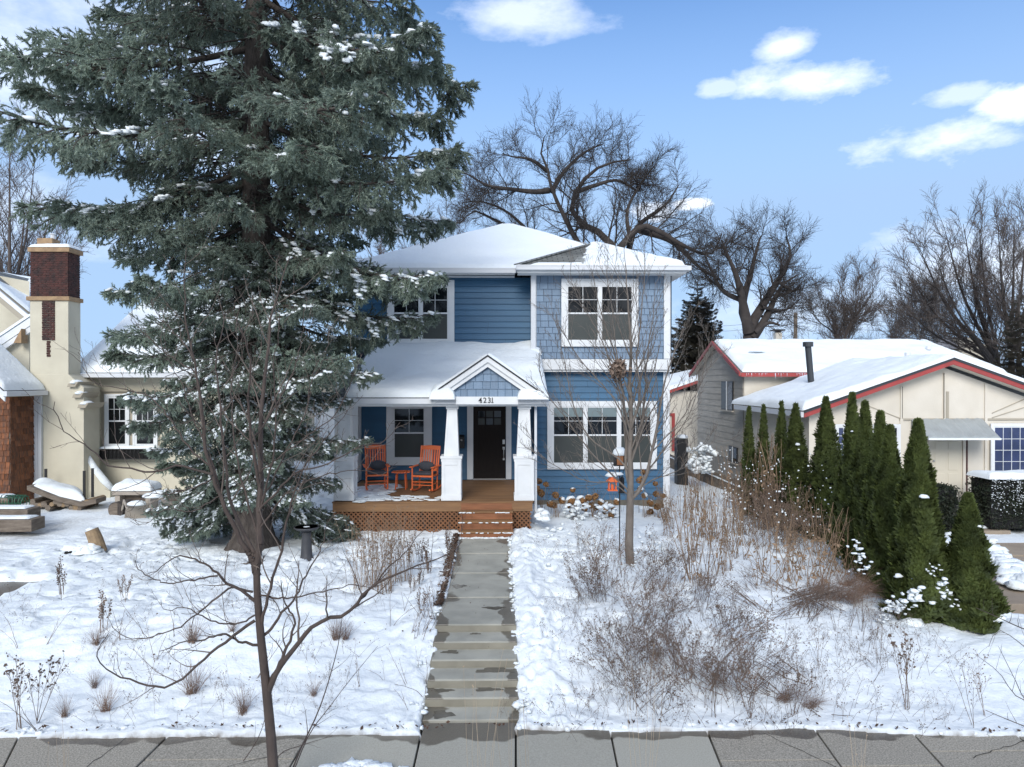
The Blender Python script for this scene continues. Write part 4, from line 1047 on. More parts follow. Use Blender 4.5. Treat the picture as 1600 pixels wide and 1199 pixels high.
# steps
SX0, SX1 = x720 - 0.01, x800 + 0.02
tops = [DZ - 0.18, DZ - 0.36, DZ - 0.54]
for i, zt_ in enumerate(tops):
    yb = 16.70 - 0.25 * i; yf = yb - 0.25
    t = MB().box(SX0 - 0.02, SX1 + 0.02, yf - 0.03, yb - 0.002, zt_ - 0.032, zt_).build('stair_tread', M['deck'], house, bevel=0.003)
    MB().box(SX0, SX1, yf, yf + 0.02, (tops[i + 1] + 0.001 if i < 2 else 0.56), zt_ - 0.033).build('stair_riser', M['deckred'], house)
MB().box(SX0, SX1, 16.68, 16.698, DZ - 0.18 + 0.001, DZ - 0.03).build('stair_riser', M['deckred'], house)
for xx in (SX0, SX1 - 0.03):
    MB().prism([(xx, 15.98, 0.5), (xx, 16.66, 0.5), (xx, 16.66, DZ - 0.22), (xx, 16.45, DZ - 0.22), (xx, 16.2, DZ - 0.40), (xx, 15.98, DZ - 0.575)], (0.028, 0, 0)).build('stringer', M['deckred'], house)
m = MB(); r2 = random.Random(9)
for i, zt_ in enumerate(tops):
    for k in range(26):
        x = r2.choice([r2.uniform(SX0, SX0 + 0.25), r2.uniform(SX1 - 0.4, SX1), r2.uniform(SX0, SX1)]); m.blob((x, 16.46 - 0.25 * i - 0.22 + r2.uniform(0.0, 0.05), zt_ + 0.002), r2.uniform(0.015, 0.05), 0.02, 0.015, r2)
for k in range(120):
    m.blob((r2.uniform(SX0 - .05, SX1 + .1), r2.uniform(15.9, 16.0), TOP + 0.035), r2.uniform(0.03, 0.07), r2.uniform(0.02, 0.05), r2.uniform(0.01, 0.04), r2)
for k in range(60):      # snow blown on the deck
    m.blob((r2.uniform(DX0 + 0.1, x720 - 0.5), r2.uniform(16.9, 17.6) , DZ + 0.002), r2.uniform(0.05, 0.22), r2.uniform(0.03, 0.10), 0.02, r2, 0.3, 10, 4)
for k in range(50):
    m.blob((r2.uniform(DX0 + 0.1, DX0 + 1.1), r2.uniform(16.8, 19.5), DZ + 0.002), r2.uniform(0.1, 0.3), r2.uniform(0.08, 0.3), 0.03, r2, 0.3, 10, 4)
m.build('loose_snow', M['snow'], house, smooth=True, kind='stuff')

# ================================================================= PORCH FURNITURE
def rocking_chair(pxc, Yc, rot, label, pillow_dx):
    p = P(pxc, 760, Yc); t = thing('rocking_chair', label, 'chair', (p.x, Yc, DZ), 'orange rocking chairs on the porch')
    t.rotation_euler = (0, 0, rot)
    def add(name, mb, m='orange', par=t, **k): return mb.build(name, M[m], par, local=True, **k)
    # chair faces -Y
    for s in (-1, 1):
        r = [(s * 0.25, y, 0.028 + 0.28 * (y - 0.05) ** 2) for y in np.linspace(-0.40, 0.52, 12)]
        add('rocker', MB().tube(r, 0.022, 6))
        add('leg', MB().tube([(s * 0.27, -0.25, 0.05), (s * 0.27, -0.25, 0.62)], 0.021, 8))
        add('leg', MB().tube([(s * 0.24, 0.20, 0.03), (s * 0.24, 0.22, 0.42), (s * 0.255, 0.40, 1.13)], 0.022, 8))
        add('armrest', MB().box(s * 0.29 - 0.045, s * 0.29 + 0.045, -0.32, 0.27, 0.625, 0.65), bevel=0.01)
        add('stretcher', MB().tube([(s * 0.265, -0.25, 0.2), (s * 0.245, 0.2, 0.2)], 0.012, 6))
    add('stretcher', MB().tube([(-0.27, -0.25, 0.26), (0.27, -0.25, 0.26)], 0.013, 6))
    add('stretcher', MB().tube([(-0.27, -0.25, 0.18), (0.27, -0.25, 0.18)], 0.012, 6))
    add('seat', MB().box(-0.27, 0.27, -0.28, 0.24, 0.385, 0.43), bevel=0.01)
    def back(y): return 0.22 + (y - 0.42) * 0.254
    add('top_rail', MB().prism([(-0.25, back(1.05), 1.03), (0.25, back(1.05), 1.03), (0.25, back(1.13), 1.13), (0, back(1.14), 1.145), (-0.25, back(1.13), 1.13)], (0, 0.022, 0)))
    add('bottom_rail', MB().box(-0.24, 0.24, back(0.52) - 0.011, back(0.52) + 0.011, 0.49, 0.55))
    for k in range(7):
        x = -0.195 + k * 0.065
        add('slat', MB().bar((x, back(0.53), 0.53), (x, back(1.06), 1.06), 0.034, 0.012, (0, 1, 0)))
    c = add('cushion', MB().box(-0.235, 0.235, -0.26, 0.2, 0.435, 0.50), 'cushion', bevel=0.028)
    q = MB().blob((pillow_dx, 0.19, 0.62), 0.22, 0.075, 0.13, random.Random(3), 0.06, 14, 9, False)
    add('pillow', q, 'cushion', smooth=True)
    return t
rocking_chair(588, 18.6, math.radians(14), 'orange rocking chair with grey cushion at the far left end of the porch', 0.06)
rocking_chair(665, 18.4, math.radians(-14), 'orange rocking chair with grey pillow between the small table and the column', -0.05)
p = P(627, 760, 18.75)
t = thing('side_table', 'small round orange slatted table between the two rocking chairs', 'table', (p.x, 18.75, DZ))
tp = MB()
for k in range(6):
    x = -0.2 + k * 0.08; h = math.sqrt(max(0.25 ** 2 - x * x, 0.01)); MB().box(x - 0.035, x + 0.035, -h, h, 0.44, 0.462).build('slat', M['orange'], t, local=True)
MB().lathe((0, 0, 0.405), [(0.2, 0), (0.22, 0.0), (0.22, 0.03), (0.2, 0.03)], 20).build('apron', M['orange'], t, local=True)
for a in (45, 135, 225, 315):
    c_, s_ = math.cos(math.radians(a)), math.sin(math.radians(a))
    MB().tube([(c_ * 0.16, s_ * 0.16, 0.41), (c_ * 0.19, s_ * 0.19, 0.0)], 0.017, 6).build('leg', M['orange'], t, local=True)
# doormat-free deck; wreath-less door
# ================================================================= LEFT NEIGHBOUR: cream stucco house
YC = 21.4; YV = 22.6
lh = thing('stucco_house', 'cream stucco house with a tall brick-topped chimney at the left edge', 'house', (-12, YC, 0.5))
# chimney (stack part of the house)
cx0, cx1 = P(47, 600, YC).x, P(107, 600, YC).x
def zc(py): return P(70, py, YC).z
ch = MB().box(cx0, cx1, YC, YC + 0.62, zc(800), zc(470)).build('chimney', M['cream'], lh, bevel=0.01)
MB().box(cx0 - 0.08, cx1 + 0.06, YC - 0.06, YC + 0.68, zc(470), zc(463.5)).build('stone_band', M['tanstone'], ch, bevel=0.015)
MB().box(cx0 - 0.04, cx1 + 0.06, YC - 0.05, YC + 0.68, zc(394), zc(387)).build('cap_stone', M['tanstone'], ch, bevel=0.015)
MB().box(cx0 + 0.02, cx1 - 0.02, YC + 0.02, YC + 0.60, zc(463.5), zc(394)).build('mortar_core', M['mortar'], ch)
def bricks(x0, x1, z0, z1, y, w, h, rr, side=None):
    m = MB(); z = z0; k = 0
    while z < z1 - h * 0.5:
        x = x0 - (w / 2 if k % 2 else 0)
        while x < x1 - 0.01:
            a = max(x + 0.006, x0); b = min(x + w - 0.006, x1); d = rr.uniform(0.0, 0.007)
            if b - a > 0.03:
                if side is None: m.box(a, b, y - 0.016 - d, y + 0.03, z + 0.006, min(z + h - 0.006, z1))
                else: m.box(side - 0.03, side + 0.016 + d, a, b, z + 0.006, min(z + h - 0.006, z1))
            x += w
        z += h; k += 1
    return m
rr = random.Random(6)
H_ = (zc(394) - zc(463.5)) / 19
a = bricks(cx0 + 0.01, cx1 - 0.01, zc(463.5), zc(394), YC + 0.02, 0.235, H_, rr); b = bricks(YC + 0.03, YC + 0.60, zc(463.5), zc(394), 0, 0.235, H_, rr, cx1 - 0.02)
a.raw(b.v, b.f); a.build('brick', M['brick'], ch, kind='stuff')
m = bricks(P(66, 500, YC).x, P(86, 500, YC).x, zc(532), zc(471), YC - 0.002, 0.2, H_, rr); b = bricks(P(73, 500, YC).x, P(79, 500, YC).x, zc(558), zc(533), YC - 0.002, 0.2, H_, rr)
m.raw(b.v, b.f); m.build('brick', M['brick'], ch, kind='stuff')
snow_slab([(cx0 - 0.02, YC - 0.04, zc(387)), (cx1 + 0.05, YC - 0.04, zc(387)), (cx1 + 0.05, YC + 0.66, zc(387)), (cx0 - 0.02, YC + 0.66, zc(387))], 0.16, ch, nu=16, nv=12, s=3, edge=0.35)
x0, x1, z0, z1 = R(64, 374, 88, 388, YC + 0.4)
MB().box(x0, x1, YC + 0.2, YC + 0.6, z0, z1).build('chimney_pot', M['tanstone'], ch, bevel=0.02)
p = P(83, 369, YC + .4); MB().lathe((p.x, YC + 0.4, z1), [(0.07, 0), (0.07, 0.13), (0.09, 0.13), (0.09, 0.16)], 12).build('flue', M['gutter'], ch)
# flared lower breast of the chimney
q = [P(107, 585, YC), P(131, 606, YC), P(131, 790, YC), P(47, 790, YC), P(47, 585, YC)]
MB().prism([(v.x, YC - 0.004, v.z) for v in q], (0, 0.85, 0)).build('chimney_breast', M['cream'], lh, bevel=0.01)
# curved foot with snow on it
q = [(133, 715), (143, 735), (158, 755), (172, 768), (172, 790), (131, 790), (131, 715)]
MB().prism([(P(x, y, YC + .2).x, YC + 0.2, P(x, y, YC + .2).z) for x, y in q], (0, 0.35, 0)).build('curved_buttress', M['cream'], lh)
cr = [P(x, y, YC + .2) for x, y in [(132, 714), (143, 734), (158, 753), (171, 767)]]
m = MB(); m.tube([(v.x, YC + 0.32, v.z + 0.02) for v in cr], [0.09, 0.12, 0.13, 0.10], 8); m.build('ledge_snow', M['snow'], lh, smooth=True)
# three stepped corbels under the eave
for (ax, ay, bx_, by_) in [(105, 605, 124, 592), (113, 622, 136, 606), (121, 638, 143, 622)]:
    a = P(ax, ay, YC - 0.1); b = P(bx_, by_, YC + 0.6)
    w = 0.24
    MB().prism([(a.x, YC - 0.12, a.z), (a.x + w, YC - 0.12, a.z), (a.x + w + 0.1, YC - 0.12, a.z + 0.16), (a.x + 0.03, YC - 0.12, a.z + 0.1)], (0.1, 0.72, 0.0)).build('corbel', M['creamdark'], lh, bevel=0.01)
    MB().blob((a.x + 0.17, YC + 0.1, a.z + 0.12), 0.16, 0.28, 0.10, rr, 0.1, 10, 5).build('corbel_snow', M['snow'], lh, smooth=True)
# wall with window
X0w, X1w = cx1 - 0.1, P(345, 600, YV).x
def zv(py): return P(200, py, YV).z
MB().box(X0w, X1w, YV, YV + 0.3, 0.3, zv(580)).box(X1w - 0.3, X1w, YV + 0.3, YV + 8, 0.3, zv(580)).build('wall', M['cream'], lh)
window(lh, (164, 616, 203, 700), YV - 0.03, 1, 0.07, grid=(3, 2), lower='glass', frame_w=0.06, proud=0.05)
window(lh, (208, 616, 247, 700), YV - 0.03, 1, 0.07, grid=(3, 2), lower='glass', frame_w=0.06, proud=0.05)
x0, x1, z0, z1 = R(159, 612, 250, 703, YV)
MB().box(x0, x1, YV - 0.028, YV - 0.003, z0, z1).build('window_surround', M['creamdark'], lh)
MB().box(x0 - 0.02, x1 + 0.03, YV - 0.10, YV - 0.029, z1, z1 + 0.04).build('drip_cap', M['creamdark'], lh)
# eave, gutter, roof
e0 = P(111, 583, YV - 0.5); e1 = P(345, 583, YV - 0.5)
RR0, RR1 = Vector((e0.x, YV - 0.5, e0.z)), Vector((e1.x, YV - 0.5, e0.z))
RT0, RT1 = Vector((e0.x + 0.2, YV + 4.2, e0.z + 3.0)), Vector((e1.x, YV + 4.2, e0.z + 3.0))
rf = MB().raw([RR0, RR1, RT1, RT0], [(0, 1, 2, 3)]).build('roof', M['rshingle'], lh)
snow_slab([RR0, RR1, RT1, RT0], 0.15, rf, nu=60, nv=40, s=41, lump=0.08)
MB().box(e0.x, e1.x, YV - 0.62, YV - 0.5, e0.z - 0.14, e0.z - 0.01).build('gutter', M['gutter'], lh, bevel=0.01)
MB().box(e0.x, e1.x, YV - 0.5, YV, e0.z - 0.16, e0.z - 0.13).build('soffit', M['creamdark'], lh)
# steep cross gable going up left of the chimney
gz = lambda px, py, Y: P(px, py, Y)
a = gz(-110, 330, 23.4); b = gz(46, 487, 23.4)
MB().raw([gz(-60, 420, 24.5), gz(46, 440, 24.5), gz(46, 600, 24.5), gz(-60, 600, 24.5)], [(0, 1, 2, 3)]).build('wall', M['cream'], lh)
a1, b1 = gz(-60, 400, 22.6), gz(46, 493, 22.6)
up = Vector((0, 6, 3.4))
rf2 = MB().raw([gz(-40, 415, 23.6), gz(47, 487, 23.6), gz(47, 436, 27), gz(-40, 424, 27)], [(0, 1, 2, 3)]).build('roof', M['rshingle'], lh)
snow_slab([gz(-40, 418, 23.2), gz(48, 490, 23.2), gz(60, 437, 27.5), gz(-40, 424, 27.5)], 0.1, rf2, nu=40, nv=24, s=43, lump=0.04)
def slope_board(p0, p1, w, th, m, name):
    a = Vector(p0); b = Vector(p1); d = (b - a).normalized(); nn = Vector((d.z, 0, -d.x)); nn = nn if nn.z < 0 else -nn
    return MB().prism([a, b, b + nn * w, a + nn * w], (0, th, 0)).build(name, M[m], lh)
slope_board(gz(-40, 422, 23.0), gz(46, 494, 23.0), 0.13, 0.06, 'trim', 'rake_board')
slope_board(gz(-10, 446, 23.08), gz(44, 491, 23.08), 0.3, 0.2, 'creamdark', 'soffit')
# lower gable rake in front of the stack
slope_board(gz(-30, 548, 22.2), gz(46, 497, 22.2), 0.20, 0.10, 'trim', 'rake_board')
slope_board(gz(-30, 562, 22.1), gz(46, 511, 22.1), 0.14, 0.10, 'trim', 'rake_board')
a, b = gz(-30, 546, 22.2), gz(46, 495, 22.2)
snow_slab([a, b, b + Vector((0.0, 0.6, 0.1)), a + Vector((0, 0.6, 0.1))], 0.09, lh, name='roof_snow', nu=24, nv=8, s=44)
m = MB().prism([gz(-30, 562, 22.3), gz(46, 511, 22.3), gz(46, 640, 22.3), gz(-30, 640, 22.3)], (0, 0.15, 0)); m.build('wall', M['cream'], lh)
q = [P(45, 515, 22.25), P(45, 537, 22.25), P(33, 537, 22.25)]; MB().prism([(v.x, 21.9, v.z) for v in q], (0, .3, 0)).build('bracket', M['tanstone'], lh)
# entry porch clad in cedar shingles: its side wall faces the blue house
EXs, EYf = -13.80, 20.3
ep = thing('shingled_entry', 'entry porch clad in weathered cedar shingles under a snowy roof at the left edge', 'porch', (-14.5, EYf, 0.5))
ez1 = 3.78
MB().box(-17, EXs - .002, EYf + .002, YC - .01, 0.4, ez1).build('wall', M['oldwood'], ep)
rr = random.Random(18)
shingle_wall(-15.0, EXs, 0.7, ez1, EYf, 0.165, 0.10, 0.2, parent=ep, m='cedar', name='cedar_shingle')
z = 0.62
while z < ez1 - .03:
    y = EYf - rr.uniform(0, .1); zt_ = min(z + .175, ez1)
    while y < YC - .12:
        w = rr.uniform(.12, .26); u = max(y, EYf) + .004; v = min(y + w, YC - .1) - .004; y += w
        if v - u < .02: continue
        d = rr.uniform(.016, .034); MB().prism([(EXs + d, u, z + rr.uniform(-.008, .008)), (EXs + d, v, z), (EXs + .003, v, zt_), (EXs + .003, u, zt_)], (-0.012, 0, 0)).build('cedar_shingle', M['cedar'], ep)
    z += .165
MB().box(EXs - .02, EXs + .12, YC - .10, YC - .01, 0.6, ez1).build('corner_board', M['gutter'], ep)
MB().box(EXs + .13, EXs + .22, YC - .10, YC - .02, 0.6, ez1 + .05).build('downspout', M['gutter'], ep)
q = [(-13.5, 19.6, 3.86), (-13.5, 21.38, 3.86), (-15.7, 21.38, 5.95), (-15.7, 19.6, 5.95)]
er = MB().raw(q, [(0, 1, 2, 3)]).build('roof', M['rshingle'], ep)
snow_slab([(v[0] + (.02 if v[0] > -14 else 0), v[1], v[2] + .01) for v in q], 0.15, er, nu=30, nv=36, s=51, lump=0.05, edge=.15)
MB().box(-13.52, -13.40, 19.58, 21.36, 3.72, 3.86).build('gutter', M['gutter'], ep, bevel=0.01)
for k, mm in ((0.0, 'gutter'), (0.13, 'trim')):
    MB().prism([(-13.5, 19.6 + k * .3, 3.85 - k), (-15.7, 19.6 + k * .3, 5.94 - k), (-15.7, 19.6 + k * .3, 5.80 - k), (-13.5, 19.6 + k * .3, 3.71 - k)], (0, 0.05, 0)).build('rake_board', M[mm], ep)
MB().box(-13.78, -13.53, 19.7, 21.36, 3.70, 3.73).build('soffit', M['creamdark'], ep)
# wooden entry steps
es = thing('wooden_steps', 'grey wooden entry steps half buried in snow at the left edge', 'steps', (-11, 17.2, 0.5))
for (px0, px1, py0, py1, Y) in [(-40, 12, 779, 797, 17.7), (-40, 43, 797, 814, 17.2), (-40, 49, 813, 828, 16.7)]:
    x0, x1, z0, z1 = R(px0, py0, px1, py1, Y)
    MB().box(x0, x1, Y, Y + 0.5, z0 - 0.05, z1).build('step', M['oldwood'], es, bevel=0.01)
    snow_slab([(x0, Y + 0.05, z1), (x1 - 0.1, Y + 0.05, z1), (x1 - 0.1, Y + 0.45, z1), (x0, Y + 0.45, z1)], 0.06, es, name='step_snow', nu=20, nv=8, s=int(px1))
# green coil of wire by the steps
p = P(27, 783, 18.0); m = MB(); rr = random.Random(4)
for k in range(9):
    y0 = 17.85 + 0.0 * k; r = 0.17 + rr.uniform(-.02, .02); xx = p.x - 0.3 + k * 0.075
    m.tube([(xx + rr.uniform(-.02, .02), y0 + math.cos(t) * r, p.z + math.sin(t) * r) for t in np.linspace(0, 6.28, 14)], 0.009, 4)
for k in range(8):
    t = k * 0.785; m.tube([(p.x - 0.32, 17.85 + math.cos(t) * .17, p.z + math.sin(t) * .17), (p.x + 0.32, 17.85 + math.cos(t) * .17, p.z + math.sin(t) * .17)], 0.008, 4)
tag(m.build('wire_roll', M['green']), 'roll of green garden wire lying beside the wooden entry steps', 'wire roll')

# window box
x0, x1, z0, z1 = R(150, 702, 247, 718, YV - 0.35)
wb = thing('window_box', 'black wrought iron window box filled with snow under the stucco house window', 'window box', ((x0 + x1) / 2, YV - 0.2, z0))
m = MB(); yb0, yb1 = YV - 0.35, YV - 0.06
for z in (z0, z1 - 0.02):
    m.box(x0, x1, yb0, yb0 + 0.02, z, z + 0.025).box(x0, x0 + 0.02, yb0 + 0.02, yb1, z, z + 0.025).box(x1 - 0.02, x1, yb0 + 0.02, yb1, z, z + 0.025)
n = 16
for k in range(n + 1):
    x = x0 + (x1 - x0) * k / n; m.tube([(x, yb0 + 0.01, z1), (x, yb0 - 0.05, (z0 * .35 + z1 * .65)), (x, yb0 + 0.012, z0)], 0.009, 5)
m.build('rail', M['black'], wb)
MB().box(x0 + 0.03, x1 - 0.03, yb0 + 0.04, yb1 - 0.01, z0 + 0.01, z1 - 0.03).build('liner', M['dark'], wb)
snow_slab([(x0 + 0.03, yb0 + 0.02, z1 - 0.03), (x1 - 0.03, yb0 + 0.02, z1 - 0.03), (x1 - 0.03, yb1, z1 - 0.03), (x0 + 0.03, yb1, z1 - 0.03)], 0.13, wb, name='snow', nu=30, nv=10, s=61)

# firewood rack with a sagging board and snow
rk_ = thing('firewood_rack', 'low firewood rack under a warped board heaped with snow against the chimney', 'firewood rack', (-11.6, 20.0, 0.5))
pts = [(42, 766), (60, 773), (90, 784), (125, 792), (150, 787)]
q = [P(x, y, 19.6) for x, y in pts]
MB().prism([v for v in q] + [v + Vector((0, 0, 0.12)) for v in reversed(q)], (0, 0.5, 0)).build('board', M['oldwood'], rk_)
snow_slab([P(48, 768, 19.7), P(134, 786, 19.7), P(133, 780, 20.9), P(50, 760, 20.9)], 0.34, rk_, name='snow', nu=30, nv=16, s=63, edge=0.5, lump=0.05)
rr = random.Random(2)
for k in range(16):
    px = 48 + k * 6; c = P(px, 787 + rr.uniform(-4, 6), 19.8); MB().tube([(c.x, 19.7, c.z), (c.x + rr.uniform(-.05, .05), 20.5, c.z)], rr.uniform(0.06, 0.10), 8).build('log', M['oldwood'] if k % 3 else M['logend'], rk_)
for (px, py) in ((71, 733), (131, 736), (144, 732)):
    x0, x1, z0, z1 = R(px - 1.8, py, px + 1.8, py + 45, 19.9 if px > 100 else 20.9); MB().box(x0, x1, 19.9 if px > 100 else 20.9, 19.94 if px > 100 else 20.94, z0, z1).build('post', M['black'], rk_)
# bench with snow
bn = thing('garden_bench', 'low wooden bench with a thick loaf of snow near the stucco wall', 'bench', (P(203, 780, 20.2).x, 20.2, 0.5))
x0, x1, z0, z1 = R(175, 768, 237, 774, 20.0)
MB().box(x0, x1, 20.0, 20.6, z0, z1).build('seat', M['plastic'], bn, bevel=0.01)
for u in (x0 + 0.05, x1 - 0.2):
    MB().box(u, u + 0.14, 20.05, 20.5, 0.5, z0).build('leg', M['plastic'], bn)
MB().box(x0 + 0.2, x1 - 0.2, 20.3, 20.35, 0.5, z0).build('back_panel', M['oldwood'], bn)
snow_slab([(x0 - 0.02, 19.97, z1), (x1 + 0.0, 19.97, z1), (x1, 20.65, z1), (x0 - .02, 20.65, z1)], 0.27, bn, name='snow', nu=30, nv=12, s=65, edge=0.22, lump=0.02)
# stack of tipped-over beige plastic chairs
def tipped_chair(px, py, Y, rz, label):
    p = P(px, py, Y); t = thing('garden_chair', label, 'chair', (p.x, Y, G(p.x, Y) + 0.05), 'beige plastic chairs lying in the snow')
    t.rotation_euler = (math.radians(-78), math.radians(6), rz)
    def add(n, m, mm='plastic'): return m.build(n, M[mm], t, local=True)
    add('seat', MB().box(-0.26, 0.26, -0.25, 0.22, 0.36, 0.39))
    for k in range(6):
        x = -0.2 + k * 0.08; add('slat', MB().bar((x, 0.22, 0.4), (x, 0.36, 0.86), 0.055, 0.02, (0, 1, 0)))
    add('top_rail', MB().tube([(-0.26, 0.33, 0.80), (-0.14, 0.38, 0.90), (0.14, 0.38, 0.90), (0.26, 0.33, 0.80)], 0.025, 6))
    for s in (-1, 1):
        add('armrest', MB().tube([(s * 0.29, -0.24, 0.0), (s * 0.3, -0.25, 0.58), (s * 0.3, 0.1, 0.63), (s * 0.27, 0.3, 0.65)], 0.028, 6))
        add('leg', MB().tube([(s * 0.29, 0.30, 0.0), (s * 0.25, 0.2, 0.38)], 0.028, 6))
    return t
tipped_chair(216, 800, 18.6, math.radians(35), 'beige slatted plastic chair tipped over in the snow, nearest the bench')
tipped_chair(244, 796, 18.9, math.radians(-30), 'beige slatted plastic chair tipped on its side, right of the other one')
m = MB(); rr = random.Random(3)
for px, py, w in ((214, 788, .24), (240, 776, .3), (250, 772, .25)):
    c = P(px, py, 18.7); m.blob((c.x, 18.7, c.z), w, 0.2, 0.10, rr, 0.1, 12, 6)
tag(m.build('snow_cap', M['snow'], smooth=True), 'snow lying on the tipped-over plastic chairs', 'snow', kind='stuff')
# round dark log end, and stump
p = P(182, 797, 19.0); lg = thing('cut_log', 'round dark log lying in the snow with its end facing the street', 'log', (p.x, 19.0, p.z - 0.1))
MB().tube([(p.x, 18.95, p.z), (p.x + 0.1, 19.5, p.z)], [0.22, 0.21], 14).build('bark', M['bark'], lg)
MB().tube([(p.x, 18.94, p.z), (p.x, 18.949, p.z)], [0.19, 0.19], 14).build('log_end', M['oldwood'], lg)
p = P(282, 783, 19.6); sl_ = MB().tube([(p.x - .15, 19.6, 0.5), (p.x - .1, 19.6, 0.95)], [0.3, 0.27], 12).build('wood_block', M['oldwood']); tag(sl_, 'squat wood block with snow on top by the stucco wall right of the bench', 'wood block')
b0 = P(155, 856, 15.3); t0_ = P(143, 828, 15.3)
st_ = thing('tree_stump', 'leaning cut stump of pale wood topped with snow on the left lawn', 'stump', (b0.x, 15.3, b0.z))
MB().tube([b0 + Vector((0, 0, -.1)), b0.lerp(t0_, 0.5), t0_], [0.165, 0.145, 0.135], 14).build('trunk', M['logend'], st_)
MB().blob(t0_ + Vector((0, 0, 0.0)), 0.12, 0.12, 0.05, rr, 0.1, 12, 6).build('snow', M['snow'], st_, smooth=True)
m = MB()
for k in range(26):
    c = P(132 + rr.uniform(-28, 22), 850 + rr.uniform(-12, 14), 15.1); m.blob((c.x, 15.1 + rr.uniform(-.1, .3), G(c.x, 15.1) + rr.uniform(.02, .12)), rr.uniform(.06, .22), .15, rr.uniform(.04, .12), rr, .25, 9, 5)
tag(m.build('snow_mound', M['snow'], smooth=True), 'mound of snow heaped against the leaning stump', 'snow mound', kind='stuff')
m = MB()
for k in range(30):
    c = P(rr.choice([rr.uniform(123, 140), rr.uniform(104, 110)]), rr.uniform(850, 864), 15.0); m.blob((c.x, 15.0, G(c.x, 15.0) + .05), rr.uniform(.02, .06), .05, .04, rr, .5, 6, 4, False)
tag(m.build('bark_chips', M['dark']), 'dark bark chips scattered at the foot of the stump', 'bark chips', kind='stuff')

# bird bath
b0 = P(479, 874, 14.2); bb_ = thing('bird_bath', 'dark stone bird bath with snow in its bowl right of the spruce trunk', 'bird bath', (b0.x, 14.2, b0.z))
zt = P(479, 826, 14.2).z - b0.z
MB().lathe((b0.x, 14.2, b0.z - 0.05), [(0.15, 0), (0.145, 0.05), (0.115, 0.12), (0.085, zt * 0.9), (0.10, zt)], 14).build('pedestal', M['birdbath'], bb_, smooth=True)
MB().lathe((b0.x, 14.2, b0.z + zt - 0.05), [(0.08, 0), (0.20, 0.03), (0.245, 0.065), (0.25, 0.085), (0.225, 0.085), (0.19, 0.06)], 24).build('bowl', M['birdbath'], bb_, smooth=True)
MB().lathe((b0.x, 14.2, b0.z + zt + 0.008), [(0.205, 0), (0.18, 0.02), (0.01, 0.03)], 24).build('snow', M['snow'], bb_, smooth=True)

# ================================================================= RIGHT NEIGHBOUR: cream ranch house with red trim
RY = 20.8
rh = thing('ranch_house', 'low cream house with red rake trim, snowy roofs and a metal awning', 'house', (13, RY, 0.3))
RA = P(1489, 566, 20.4); RE = P(1256, 649, 20.4)
wx = P(1264, 700, RY).x; GZ = P(1500, 796, RY).z
kr = (RA.z - RE.z) / (RA.x - RE.x)
REr = Vector((2 * RA.x - RE.x, 20.4, RE.z)); BK = 26.3
MB().prism([(wx, RY, GZ - 0.4), (REr.x - 0.2, RY, GZ - 0.4), (REr.x - 0.2, RY, RE.z - 0.1), (RA.x, RY, RA.z - 0.16), (wx, RY, RE.z - 0.02)], (0, 0.25, 0)).box(wx, wx + 0.2, RY + 0.25, BK, GZ - 0.4, RE.z - 0.1).build('wall', M['cream2'], rh)
# panels with battens
def zr(py): return P(1500, py, RY).z
bt = lambda px, py0, py1, w=2.0, pr=0.035, nm='batten', mm='cream2': MB().box(P(px - w, py0, RY).x, P(px + w, py0, RY).x, RY - pr, RY - 0.002, zr(py1), zr(py0)).build(nm, M[mm], rh)
bt(1265.5, 652, 760, 2.2); bt(1408, 604, 655, 1.6); bt(1475, 583, 655, 1.6); bt(1540, 600, 800, 2.0); bt(1606, 612, 655, 1.6); bt(1408, 655, 760, 2.4)
bt(1409, 604, 654, 0.4, 0.038, 'joint', 'dark'); bt(1474, 583, 654, 0.5, 0.038, 'joint', 'dark'); bt(1480, 612, 654, 2.2, 0.02, 'stain_board', 'creamdark')
MB().box(P(1405, 655, RY).x, P(1720, 655, RY).x, RY - 0.03, RY - 0.004, zr(657), zr(654)).build('batten', M['creamdark'], rh)
for (x0, y0, x1, y1) in [(1345, 630, 1407, 654), (1550, 646, 1610, 620), (1550, 653, 1610, 634)]:
    a = P(x0, y0, RY - 0.01); b = P(x1, y1, RY - 0.01); MB().bar(a, b, 0.02, 0.02).build('joint', M['creamdark'], rh)
# rakes (red) and roof
for (e, s) in ((RE, 1), (REr, -1)):
    A = Vector((RA.x, 20.36, RA.z)); E = Vector((e.x, 20.36, e.z))
    MB().prism([E + Vector((0, 0, 0.06)), A + Vector((0, 0, 0.06)), A + Vector((0, 0, -0.07)), E + Vector((0, 0, -0.07))], (0, 0.05, 0)).build('rake_board', M['red'], rh)
    MB().prism([E + Vector((0, -0.02, 0.115)), A + Vector((0, -0.02, 0.115)), A + Vector((0, -0.02, 0.062)), E + Vector((0, -0.02, 0.062))], (0, 0.06, 0)).build('drip_edge', M['pipe'], rh)
    MB().prism([E + Vector((0, 0.05, -0.02)), A + Vector((0, 0.05, -0.02)), A + Vector((0, 0.05, -0.06)), E + Vector((0, 0.05, -0.06))], (0, RY - 20.41, 0)).build('soffit', M['cream2'], rh)
rzf = 0.12
def rp2(x, y): return RE.z + rzf + (x - RE.x) * kr
rf = MB().raw([(RE.x - 0.05, 20.35, RE.z + rzf), (RA.x, 20.35, RA.z + rzf), (RA.x, BK, RA.z + rzf), (RE.x - 0.05, BK, RE.z + rzf), (REr.x, 20.35, RE.z + rzf), (REr.x, BK, RE.z + rzf)], [(0, 1, 2, 3), (1, 4, 5, 2)]).build('roof', M['rshingle'], rh)
